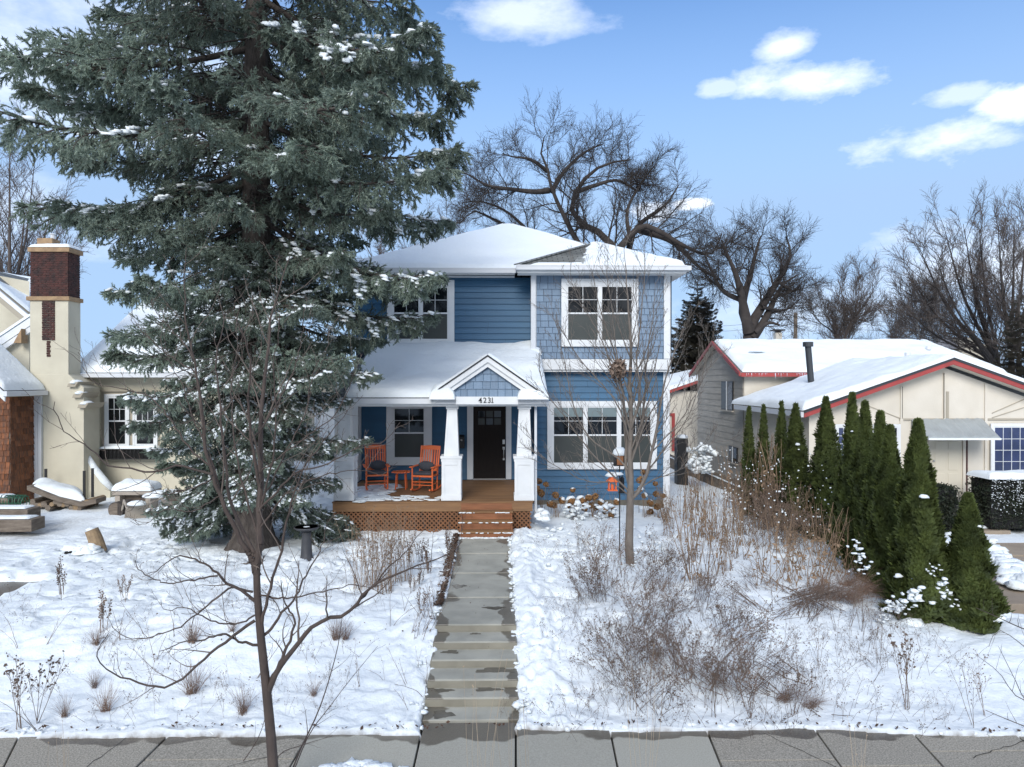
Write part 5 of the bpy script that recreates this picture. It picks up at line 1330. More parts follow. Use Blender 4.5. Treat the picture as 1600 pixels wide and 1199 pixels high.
snow_slab([(RE.x - 0.06, 20.33, RE.z + rzf), (RA.x, 20.33, RA.z + rzf), (RA.x, BK, RA.z + rzf), (RE.x - 0.06, BK + 0.4, RE.z + rzf)], 0.17, rf, nu=90, nv=70, s=71, edge=0.2, lump=0.14)
snow_slab([(RA.x, 20.33, RA.z + rzf), (REr.x, 20.33, RE.z + rzf), (REr.x, BK, RE.z + rzf), (RA.x, BK, RA.z + rzf)], 0.17, rf, nu=50, nv=40, s=72, edge=0.2, lump=0.1)
MB().box(RE.x - 0.08, RE.x, 20.4, BK, RE.z - 0.06, RE.z + 0.1).build('fascia', M['gutter'], rh)
# two-storey part behind: gable wall faces the blue house
GX = 9.3
t1 = P(1112, 534, 30.0); RZ = t1.z; FE = 26.5; BE = 33.6; ez = P(1158, 583, FE).z
wall = MB().prism([(GX, FE + 0.4, -0.6), (GX, BE - 0.5, -0.6), (GX, BE - 0.5, ez), (GX, 30.0, RZ - 0.25), (GX, FE + 0.4, ez)], (0.2, 0, 0)).box(GX + 0.2, 19, FE + 0.4, FE + 0.6, 1.0, ez).build('wall', M['stone'], rh)
rr = random.Random(31)
z = 1.0
while z < RZ - 0.3:
    zt_ = min(z + 0.27, RZ - 0.3)
    f0, f1 = FE + 0.4, BE - 0.5
    if z > ez:
        k = (z - ez) / (RZ - 0.25 - ez); f0 = f0 + (30 - f0) * k + 0.05; f1 = f1 + (30 - f1) * k - 0.05
    cuts = [f0]
    while cuts[-1] < f1 - 0.6: cuts.append(cuts[-1] + rr.uniform(0.6, 1.2))
    cuts[-1] = f1
    for u, v in zip(cuts[:-1], cuts[1:]):
        if v - u < .05: continue
        MB().raw([(GX - 0.022, u + .004, z), (GX - 0.022, v - .004, z), (GX - 0.005, v - .004, zt_), (GX - 0.005, u + .004, zt_), (GX, u, z), (GX, v, z), (GX, v, zt_), (GX, u, zt_)],
                 [(3, 2, 1, 0), (5, 6, 7, 4), (0, 1, 5, 4), (2, 3, 7, 6), (1, 2, 6, 5), (3, 0, 4, 7)]).build('siding_panel', M['grey_siding'], rh)
    z += 0.26
# cream front strip above the lower roof, and windows in the grey wall
MB().box(GX + 0.02, 19, FE + 0.36, FE + 0.399, 2.6, ez - 0.0).build('wall_panel', M['cream2'], rh)
def side_window(y0, y1, z0, z1):
    w = MB().box(GX - 0.06, GX - 0.024, y0, y1, z0, z1).build('window', M['black'], rh)
    MB().box(GX - 0.066, GX - 0.061, y0 + 0.05, (y0 + y1) / 2 - 0.03, z0 + 0.05, z1 - 0.05).build('pane', M['glass'], w)
    MB().box(GX - 0.066, GX - 0.061, (y0 + y1) / 2 + 0.03, y1 - 0.05, z0 + 0.05, z1 - 0.05).build('pane', M['screen'], w)
    MB().box(GX - 0.085, GX - 0.061, (y0 + y1) / 2 - 0.03, (y0 + y1) / 2 + 0.03, z0, z1).build('mullion', M['trim'], w)
    MB().box(GX - 0.11, GX - 0.024, y0 - 0.05, y1 + 0.05, z0 - 0.05, z0 - 0.001).build('sill', M['grey_siding'], w)
ya = GX * FPX / (1149 - 780); yb = GX * FPX / (1131 - 780)
side_window(ya, yb, P(1140, 641, (ya + yb) / 2).z, P(1140, 596, (ya + yb) / 2).z)
ya = GX * FPX / (1156 - 780); yb = GX * FPX / (1143 - 780)
side_window(ya, yb, P(1150, 725, ya).z, P(1150, 700, ya).z)
# upper roof
XO = t1.x
A_, B_ = Vector((XO, FE, ez)), Vector((19.5, FE, ez)); T0, T1 = Vector((XO, 30, RZ)), Vector((P(1440, 531, 30).x, 30, RZ)); D_, E_ = Vector((XO, BE, ez)), Vector((19.5, BE, ez))
B2 = Vector((P(1575, 585, FE).x, FE, ez)); E2 = Vector((B2.x, BE, ez))
ur = MB().raw([A_, B2, T1, T0, D_, E2], [(0, 1, 2, 3), (3, 2, 5, 4), (1, 5, 2)]).build('roof', M['rshingle'], rh)
snow_slab([A_ + Vector((0.12, 0, 0.02)), B2, T1, T0 + Vector((0.1, 0, 0.02))], 0.16, ur, nu=80, nv=40, s=75, edge=0.3, lump=0.08)
snow_slab([D_, T0, T1, E2], 0.16, ur, nu=40, nv=20, s=76, edge=0.3)
snow_slab([B2, E2, T1, T1], 0.15, ur, nu=40, nv=24, s=77, edge=0.3)
for (u, v) in ((A_, T0), (D_, T0)):
    MB().prism([u + Vector((-0.02, 0, 0.03)), v + Vector((-0.02, 0, 0.03)), v + Vector((-0.02, 0, -0.12)), u + Vector((-0.02, 0, -0.12))], (0.06, 0, 0)).build('rake_board', M['red'], rh)
    MB().prism([u + Vector((0.041, 0, -0.03)), v + Vector((0.041, 0, -0.03)), v + Vector((0.041, 0, -0.07)), u + Vector((0.041, 0, -0.07))], (GX - XO - 0.05, 0, 0)).build('soffit', M['cream2'], rh)
MB().box(XO + 0.05, 19, FE - 0.05, FE - 0.01, ez - 0.14, ez + 0.01).build('fascia', M['red'], rh)
MB().box(GX + .2, 19, FE, FE + 0.36, ez - 0.10, ez - 0.07).build('soffit', M['creamdark'], rh)
m = MB(); rr = random.Random(44)
for k in range(34):
    x = rr.uniform(XO + 0.2, P(1300, 583, FE).x); l = rr.uniform(0.03, 0.2) * (1.4 if k % 5 == 0 else 0.7); m.tube([(x, FE - 0.06, ez - 0.01), (x, FE - 0.06, ez - 0.01 - l)], [0.012, 0.002], 5)
M['ice'] = mat('ice', (0.72, 0.78, 0.84), 0.15, spec=0.8)
m.build('icicles', M['ice'], rh, kind='stuff')
MB().blob((XO + 1.2, 28.1, ez + 0.88), 0.35, 0.12, 0.06, rr, .3).build('roof_snow', M['snow'], rh)
# stove pipe
a = P(1268, 596, 24.2); b = P(1262.5, 541, 24.2)
sp = MB().tube([a - Vector((0, 0, 0.2)), b], [0.105, 0.105], 14).build('stove_pipe', M['pipe'], rh, smooth=False)
MB().tube([b - Vector((0, 0, 0.02)), b + Vector((0, 0, 0.14))], [0.17, 0.17], 16).build('pipe_cap', M['pipe'], sp)
for (px, py, Y) in ((1464, 563, 23.6), (1418, 551, 26), (1451, 541, 28.5)):
    p = P(px, py, Y); MB().tube([p - Vector((0, 0, 0.15)), p + Vector((0, 0, 0.10 if px == 1464 else 0.0))], 0.06 if px == 1464 else 0.10, 10).build('roof_vent', M['gutter'], rh)
# front windows, door, awning
window(rh, (1304, 663, 1345, 724), RY - 0.04, 1, 0.08, grid=(4, 4), frame_w=0.03, double=False, pane='bluepane')
window(rh, (1363, 663, 1406, 730), RY - 0.04, 1, 0.08, grid=(3, 4), frame_w=0.03, double=False)
window(rh, (1547, 662, 1625, 745), RY - 0.04, 1, 0.09, grid=(5, 4), frame_w=0.03, double=False, pane='bluepane')
x0, x1, z0, z1 = R(1453, 684, 1502, 768, RY)
dr = MB().box(x0, x1, RY - 0.04, RY - 0.003, z0, z1).build('door', M['greydoor'], rh)
for i in range(2):
    for (a, b) in ((0.06, 0.34), (0.40, 0.72), (0.78, 0.93)):
        u = x0 + 0.13 + i * (x1 - x0 - 0.16) / 2; v = u + (x1 - x0) * 0.30
        MB().box(u, v, RY - 0.052, RY - 0.041, z0 + (z1 - z0) * a, z0 + (z1 - z0) * b).build('door_panel', M['greydoor'], dr, bevel=0.008)
MB().tube([(x0 + 0.07, RY - 0.04, z0 + 0.92), (x0 + 0.07, RY - 0.10, z0 + 0.92)], 0.03, 8).build('handle', M['metal'], dr)
m = MB().box(x0 - 0.09, x0 - .005, RY - 0.07, RY - 0.004, z0, z1 + 0.08).box(x1 + .005, x1 + 0.09, RY - 0.07, RY - 0.004, z0 - 0.4, z1 + 0.08).box(x0 - 0.005, x1 + 0.005, RY - 0.07, RY - 0.004, z1 + 0.01, z1 + 0.08)
m.build('door_frame', M['cream2'], rh)
MB().box(x1 + 0.095, x1 + 0.16, RY - 0.05, RY - 0.004, z0 - 0.5, z1 + .08).build('door_frame', M['brick'], rh)
# awning
aw = thing('door_awning', 'grey corrugated metal awning with a thin rim of ice over the cream door', 'awning', (P(1490, 660, RY).x, RY, zr(655)))
B0_, B1_ = P(1424, 656, RY - 0.03), P(1535, 655, RY - 0.03); F0, F1 = P(1450, 684, RY - 1.0), P(1563, 684, RY - 1.0)
n = 14; vs = []; fs = []
for k in range(n + 1):
    u = B0_.lerp(B1_, k / n); v = F0.lerp(F1, k / n); w = v + Vector((0, -0.02, -0.05))
    hgt = 0.035 if k % 2 else 0
    vs += [u + Vector((0, 0, hgt)), v + Vector((0, 0, hgt)), w]
for k in range(n): fs += [(3 * k, 3 * k + 3, 3 * k + 4, 3 * k + 1), (3 * k + 1, 3 * k + 4, 3 * k + 5, 3 * k + 2)]
MB().raw(vs, fs).build('canopy', M['awning'], aw)
MB().raw([B0_, F0, F0 + Vector((0, 0, -.05)), B0_ + Vector((0, 0, -0.16))], [(0, 1, 2, 3)]).raw([B1_, F1, F1 + Vector((0, 0, -.05)), B1_ + Vector((0, 0, -0.16))], [(0, 1, 2, 3)]).build('side_panel', M['awning'], aw)
MB().bar(F0 + Vector((0, -.03, -.04)), F1 + Vector((0, -.03, -.04)), 0.03, 0.05).build('ice_rim', M['snow'], aw)
for q0, q1 in ((B0_, F0), (B1_, F1)):
    MB().tube([q0 - Vector((0, 0, 0.45)), q1 - Vector((0, -0.05, 0.02))], 0.012, 6).build('bracket', M['gutter'], aw)
# stoop and steps
stp = thing('stone_stoop', 'tan concrete stoop with two snowy steps below the cream door', 'steps', (14, RY - 0.6, 0.2))
for (pa, pb, py, y0, y1, zz_) in [(1505, 1572, 796, 19.6, 20.78, GZ), (1515, 1580, 812, 18.6, 19.6, GZ - 0.17), (1530, 1590, 830, 17.4, 18.6, GZ - 0.33)]:
    a = P(pa, py, y0).x; b = P(pb, py, y0).x
    MB().box(a - 1.2, b, y0, y1 - 0.004, -0.3, zz_).build('step', M['slab_tan'], stp, bevel=0.02)
    snow_slab([(a + 0.3, y0 + 0.25, zz_), (b - 0.1, y0 + 0.25, zz_), (b - .1, y1 - .15, zz_), (a + 0.5, y1 - .15, zz_)], 0.05, stp, name='snow', nu=20, nv=10, s=int(py), mask=lambda Pp, U, Vv: sstep(0.42, 0.52, fbm(Pp[..., 0] * 2, Pp[..., 1] * 2, 5, 3)))

# ================================================================= buildings behind
sh = thing('cream_garage', 'cream garage with red-edged snowy roof between the blue and the ranch house', 'garage', (9.5, 36, 0))
def zz(px, py, Y): return P(px, py, Y)
MB().box(P(1035, 650, 36).x, P(1125, 650, 36).x, 36, 41, -1, P(1050, 612, 36).z).build('wall', M['cream2'], sh)
a, b, c, d = zz(1040, 612, 35.6), zz(1125, 583, 35.6), zz(1125, 572, 39), zz(1040, 590, 39)
r_ = MB().raw([a, b, c, d], [(0, 1, 2, 3)]).build('roof', M['rshingle'], sh)
snow_slab([a, b, c, d], 0.15, r_, nu=30, nv=20, s=81)
MB().prism([a, b, b - Vector((0, 0, .15)), a - Vector((0, 0, .15))], (0, 0.05, 0)).build('rake_board', M['red'], sh)
x0, x1, z0, z1 = R(1047, 646, 1053, 705, 35.9); MB().box(x1 - .1, x1 + .05, 35.9, 35.99, z0, z1).box(x0, x1 - .1, 35.9, 35.99, z1 - .12, z1).build('door_frame', M['red'], sh)
gg = thing('grey_house', 'brown-grey house behind the gap between the spruce and the blue porch', 'house', (-10, 33, 0))
MB().box(P(330, 600, 33).x, P(520, 600, 33).x, 33, 40, -0.5, P(500, 590, 33).z).build('wall', M['grey_siding'], gg)
a, b, c, d = zz(320, 592, 32.6), zz(528, 592, 32.6), zz(480, 548, 36.5), zz(360, 548, 36.5)
r_ = MB().raw([a, b, c, d], [(0, 1, 2, 3)]).build('roof', M['rshingle'], gg); snow_slab([a, b, c, d], 0.12, r_, nu=40, nv=24, s=82)
x0, x1, z0, z1 = R(494, 642, 522, 702, 32.9)
w_ = MB().box(x0, x1, 32.93, 32.99, z0, z1).build('garage_door', M['trim'], gg)
MB().box(x0 - .08, x0, 32.9, 32.99, z0, z1).box(x0, x1, 32.9, 32.99, z1, z1 + .1).build('door_frame', M['gutter'], gg)
# far chimney, utility pole, far house
p = P(1217, 531, 44); fc_ = thing('far_chimney', 'small chimney with a dark cap showing above the ranch house ridge', 'chimney', (p.x, 44, p.z))
x0, x1, z0, z1 = R(1212, 520, 1222, 545, 44); MB().box(x0, x1, 44, 44.4, z0 - 1.5, z1).build('stack', M['cream2'], fc_)
MB().box(x0 - .15, x1 + .15, 43.85, 44.55, z1 + .12, z1 + .2).box(x0 + .05, x1 - .05, 44.05, 44.35, z1, z1 + .12).build('cap', M['black'], fc_)
fh = thing('far_house', 'distant house roof and gable behind the ranch house at right', 'house', (30, 50, 0))
a, b, c, d = zz(1440, 545, 50), zz(1512, 545, 50), zz(1522, 527, 53), zz(1478, 527, 53)
MB().raw([a, b, c, d], [(0, 1, 2, 3)]).build('roof', M['greyroof'], fh)
MB().prism([zz(1503, 548, 49.8), zz(1524, 527, 49.8), zz(1556, 552, 49.8), zz(1556, 600, 49.8), zz(1503, 600, 49.8)], (0, 4, 0)).build('wall', M['creamdark'], fh)
MB().box(P(1180, 560, 52).x, P(1560, 560, 52).x, 52.5, 60, -1, P(1500, 548, 52).z).build('wall', M['cream2'], fh)
up_ = thing('utility_pole', 'grey wooden utility pole standing behind the ranch house roof', 'utility pole', (P(1243, 540, 46).x, 46, 0))
p = P(1243, 489, 46); MB().tube([(p.x, 46, -0.5), (p.x, 46, p.z)], [0.15, 0.12], 10).build('pole', M['oldwood'], up_)
for dz in (0.25, 0.6):
    m = MB()
    for (xa, xb) in ((p.x, p.x - 9), (p.x, p.x + 14)):
        pts = [(xa + (xb - xa) * t, 46 + t * 2, p.z - dz - 0.55 * math.sin(t * math.pi * 0.9)) for t in np.linspace(0, 1, 10)]; m.tube(pts, 0.012, 4)
    m.build('wire', M['black'], up_)
# houses far left behind the stucco house are hidden; rear yard fence
pf = thing('picket_fence', 'weathered picket fence capped with snow running back between the houses', 'fence', (8, 28, 0))
rr = random.Random(15)
y = 22.6
pmesh = None
while y < 34:
    zb = G(8, y) - 0.45; h = 1.0
    MB().box(7.97, 8.0, y - 0.045, y + 0.045, zb, zb + h + rr.uniform(-.03, .03)).build('picket', M['oldwood'], pf)
    y += 0.15
MB().box(8.001, 8.05, 22.5, 34, 0.15, 0.22).box(8.001, 8.05, 22.5, 34, 0.62, 0.69).build('rail', M['oldwood'], pf)
snow_slab([(7.95, 22.5, 0.60), (8.04, 22.5, 0.60), (8.04, 34, 0.55), (7.95, 34, 0.55)], 0.05, pf, name='snow', nu=6, nv=120, s=4, edge=0.05)
# ================================================================= BARE TREES
def link_tree(name, label, cat, base, limbs, twigs, mlimb, mtwig, group=None):
    t = thing(name, label, cat, base, group)
    for nm, parts, m in (('trunk', limbs, mlimb), ('crown', twigs, mtwig)):
        V, F = merge(parts); me = np_mesh(nm, V - np.array(tuple(base)), F, smooth=(nm == 'trunk')); link(nm, me, M[m], t)
    return t
def pg(pts, Y, r0, r1, dy=0.0):
    """pixel polyline at depth Y (drifting by dy along its length)"""
    n = len(pts)
    return ([P(x, y, Y + dy * i / max(n - 1, 1)) for i, (x, y) in enumerate(pts)], r0, r1)
OAKLV = [dict(k=20, lr=0.42, ang=54, up=0.12, wig=0.10, n=9, t0=0.30, rs=0.32, rmin=0.016, sides=5, curl=0.01, lmin=1.4, lmax=3.0, lref=9.0),
         dict(k=14, lr=0.55, ang=44, up=0.08, wig=0.11, n=6, t0=0.12, rs=0.5, rmin=0.010, sides=3, curl=0.02, lmin=0.8, lmax=2.0),
         dict(k=8, lr=0.5, ang=40, up=0.08, wig=0.13, n=4, t0=0.15, rs=0.55, rmin=0.007, lmin=0.4, curl=0.02)]
Yo = 37.0
og = [pg([(985, 520), (975, 440), (962, 395), (940, 366), (908, 350), (893, 325), (905, 290), (935, 262), (965, 252), (985, 250)], Yo, 0.30, 0.04, 1.5),
      pg([(985, 520), (940, 430), (905, 383), (880, 335), (862, 295), (855, 262), (848, 245), (842, 230), (850, 215)], Yo, 0.26, 0.03, -1),
      pg([(858, 298), (835, 300), (800, 296), (762, 290), (735, 275), (715, 265)], Yo, 0.16, 0.02, -2),
      pg([(862, 300), (880, 270), (905, 245), (925, 232), (943, 225)], Yo, 0.14, 0.03, 2),
      pg([(900, 300), (930, 290), (965, 282), (1000, 300), (985, 270)], Yo, 0.13, 0.02, 2),
      pg([(855, 268), (830, 250), (800, 245), (785, 240)], Yo, 0.12, 0.02, -1),
      pg([(975, 440), (985, 380), (1000, 350), (1040, 320), (1060, 290)], Yo, 0.22, 0.03, 2),
      pg([(962, 395), (1000, 355), (1030, 362), (1070, 385), (1110, 398), (1128, 365)], Yo, 0.21, 0.03, -2),
      pg([(1000, 360), (1050, 378), (1095, 420), (1128, 440)], Yo, 0.2, 0.03, 1),
      pg([(985, 380), (980, 330), (1000, 290), (1020, 262)], Yo, 0.13, 0.02, 2),
      pg([(880, 430), (830, 365), (790, 352), (765, 340), (740, 330), (718, 350)], Yo + 1, 0.2, 0.02, 0),
      pg([(830, 365), (790, 330), (750, 315), (722, 318)], Yo + 1, 0.1, 0.02, 1)]
rng = np.random.default_rng(101)
lv = [dict(l) for l in OAKLV]
li, tw = bare_tree(og, lv, rng)
link_tree('oak_tree', 'huge gnarled bare oak spreading behind the roof of the blue house', 'tree', (P(985, 520, Yo).x, Yo, -0.3), li, tw, 'oakbark', 'oakbark')
Y2 = 35.0
og = [pg([(1175, 560), (1170, 520), (1190, 480), (1215, 440), (1235, 400), (1228, 370)], Y2, 0.34, 0.035, 1),
      pg([(1170, 520), (1160, 470), (1150, 430), (1135, 395), (1128, 375)], Y2, 0.3, 0.03, -1),
      pg([(1175, 530), (1195, 500), (1220, 450), (1245, 430)], Y2, 0.25, 0.03, 1),
      pg([(1170, 510), (1160, 480), (1175, 420), (1185, 380), (1190, 368)], Y2, 0.25, 0.03, 2),
      pg([(1215, 440), (1240, 455), (1252, 445)], Y2, 0.1, 0.02, 1),
      pg([(1190, 480), (1225, 485), (1250, 468)], Y2, 0.1, 0.02, 1),
      pg([(1160, 470), (1130, 455), (1110, 420), (1100, 395)], Y2, 0.15, 0.02, -1),
      pg([(1180, 520), (1200, 505), (1218, 508)], Y2 - 1, 0.12, 0.05, 0)]
li, tw = bare_tree(og, [dict(l) for l in OAKLV], rng)
link_tree('bare_tree', 'bare dark tree with a forked trunk left of the utility pole', 'tree', (P(1175, 560, Y2).x, Y2, -0.3), li, tw, 'oakbark', 'oakbark')
FARLV = [dict(k=13, lr=0.42, ang=34, up=0.22, wig=0.10, n=7, t0=0.28, rs=0.4, rmin=0.016, sides=4, curl=0.02, lmax=2.6),
         dict(k=9, lr=0.45, ang=36, up=0.18, wig=0.12, n=5, t0=0.15, rs=0.55, rmin=0.011, lmin=0.6, curl=0.02),
         dict(k=6, lr=0.5, ang=38, up=0.12, wig=0.14, n=4, t0=0.15, rs=0.6, rmin=0.008, lmin=0.4)]
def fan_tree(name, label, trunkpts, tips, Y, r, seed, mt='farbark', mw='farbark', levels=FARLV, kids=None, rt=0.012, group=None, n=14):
    rg = np.random.default_rng(seed); fork = trunkpts[-1]; r0 = r
    gs = []
    for i, tpx in enumerate(tips):
        r = r0 * rg.uniform(.55, 1.1)
        mid = ((fork[0] * 0.45 + tpx[0] * 0.55) + (tpx[0] - fork[0]) * 0.08, fork[1] * 0.5 + tpx[1] * 0.5)
        gs.append(pg(list(trunkpts) + [mid, tpx], Y, r * .6, rt, rg.uniform(-3, 3)))
    li, tw = bare_tree(gs, [dict(l) for l in levels], rg, n=n)
    b = P(trunkpts[0][0], trunkpts[0][1], Y)
    return link_tree(name, label, 'tree', (b.x, Y, b.z), li, tw, mt, mw, group)
fan_tree('bare_tree', 'small bare tree just right of the utility pole', [(1308, 600), (1308, 530)], [(1258, 470), (1285, 465), (1305, 470), (1325, 490)], 45, 0.16, 5, levels=FARLV)
fan_tree('bare_tree', 'leaning slender bare tree above the middle of the ranch house ridge', [(1318, 600), (1320, 528), (1333, 500)], [(1310, 438), (1345, 432), (1370, 440), (1375, 478), (1362, 505)], 43, 0.17, 6)
fan_tree('bare_tree', 'low bare tree behind the far end of the ranch house ridge', [(1400, 600), (1400, 540)], [(1385, 490), (1400, 480), (1425, 488), (1440, 500)], 48, 0.14, 7)
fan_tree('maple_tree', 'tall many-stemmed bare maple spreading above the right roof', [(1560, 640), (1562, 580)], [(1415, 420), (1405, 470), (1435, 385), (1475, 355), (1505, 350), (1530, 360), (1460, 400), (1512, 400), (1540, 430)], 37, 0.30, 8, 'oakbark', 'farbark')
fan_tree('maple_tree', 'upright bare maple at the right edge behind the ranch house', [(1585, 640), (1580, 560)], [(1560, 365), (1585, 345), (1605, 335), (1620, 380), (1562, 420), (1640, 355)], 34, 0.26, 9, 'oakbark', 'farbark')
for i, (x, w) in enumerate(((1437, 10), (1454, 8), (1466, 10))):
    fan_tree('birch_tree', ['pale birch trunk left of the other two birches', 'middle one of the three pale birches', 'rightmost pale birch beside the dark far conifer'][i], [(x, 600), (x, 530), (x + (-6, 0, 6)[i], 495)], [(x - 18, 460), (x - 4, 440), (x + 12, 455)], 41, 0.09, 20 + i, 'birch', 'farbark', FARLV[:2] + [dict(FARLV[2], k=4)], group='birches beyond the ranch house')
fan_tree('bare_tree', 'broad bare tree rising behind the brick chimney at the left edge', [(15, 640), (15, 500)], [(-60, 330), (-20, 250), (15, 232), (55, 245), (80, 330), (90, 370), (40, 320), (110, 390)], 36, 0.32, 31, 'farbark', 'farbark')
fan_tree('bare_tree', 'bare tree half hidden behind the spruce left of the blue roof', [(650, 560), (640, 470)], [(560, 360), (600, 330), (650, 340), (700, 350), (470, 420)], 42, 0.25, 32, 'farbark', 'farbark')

# scrub and twiggy undergrowth behind the houses (a mass)
rng = np.random.default_rng(77)
def thicket(px0, px1, py0, py1, Y, n, h0, h1, name, label, m='farbark', r=0.02, spread=0.25):
    B = n; x = np.array([P(rng.uniform(px0, px1), 600, Y).x for _ in range(n)]); y = Y + rng.uniform(-1, 1, n) * 2
    base = np.stack([x, y, np.full(n, P(px0, py1, Y).z)], 1)
    h = rng.uniform(h0, h1, n); N = 6
    D = norm(np.stack([rng.normal(0, spread, n), rng.normal(0, spread, n), np.ones(n)], 1)); pts = [base]
    for j in range(N - 1):
        pts.append(pts[-1] + D * (h / (N - 1))[:, None]); D = norm(D + rng.normal(size=D.shape) * 0.12)
    A = np.stack(pts, 1); Rd = np.repeat(np.linspace(r, r * 0.4, N)[None], n, 0)
    X, R1 = sprout(A, Rd, 7, 0.4, 35, 0.2, 0.12, 5, rng, t0=0.2, rmin=0.008, lmin=0.3)
    X2, R2 = sprout(X, R1, 5, 0.5, 35, 0.2, 0.12, 4, rng, t0=0.2, rmin=0.007, lmin=0.25)
    V, F = merge([tubes(A, Rd, 3), tubes(X, R1, 3), tubes(X2, R2, 3)])
    return tag(link(name, np_mesh(name, V, F), M[m]), label, 'thicket', kind='stuff')
thicket(1370, 1590, 500, 600, 52, 60, 2.5, 5.0, 'far_thicket', 'brown mass of far bare bushes beyond the ranch house ridge')
thicket(1100, 1380, 520, 590, 60, 70, 2, 4.5, 'far_thicket', 'far low line of bare trees behind the long snowy roof', r=0.03)
thicket(-200, 700, 560, 640, 62, 120, 3, 7, 'far_thicket', 'far bare wood glimpsed left of the blue house', r=0.04)
thicket(1250, 2100, 560, 640, 75, 160, 3, 7, 'far_thicket', 'far bare wood along the right horizon', r=0.04)
thicket(600, 1250, 560, 640, 80, 120, 3, 7, 'far_thicket', 'far bare wood behind the blue house', r=0.04)
thicket(-1200, -150, 560, 640, 60, 120, 3, 7, 'far_thicket', 'far bare wood beyond the left edge of the street', r=0.04)

# trees across the street, seen only as reflections in the panes
def across():
    rg = np.random.default_rng(3); n = 26; A = []
    x = np.linspace(-34, 34, n) + rg.uniform(-1, 1, n); y = rg.uniform(-26, -20, n); h = rg.uniform(8, 15, n); N = 8
    D = norm(np.stack([rg.normal(0, .08, n), rg.normal(0, .08, n), np.ones(n)], 1)); pts = [np.stack([x, y, 0 * x], 1)]
    for j in range(N - 1): pts.append(pts[-1] + D * (h / (N - 1))[:, None])
    A = np.stack(pts, 1); Rd = np.repeat(np.linspace(.3, .05, N)[None], n, 0)
    X, R1 = sprout(A, Rd, 14, .5, 45, .3, .12, 6, rg, t0=.2, rmin=.04); X2, R2 = sprout(X, R1, 10, .5, 40, .2, .15, 5, rg, rmin=.03, lmin=.8)
    X3, R3 = sprout(X2, R2, 4, .6, 40, .2, .15, 3, rg, rmin=.025, lmin=.6)
    V, F = merge([tubes(A, Rd, 6), tubes(X, R1, 4), tubes(X2, R2, 3), tubes(X3, R3, 3)])
    tag(link('street_trees', np_mesh('street_trees', V, F), M['oakbark']), 'bare trees on the far side of the street, mirrored in the windows', 'trees', kind='stuff')
across()
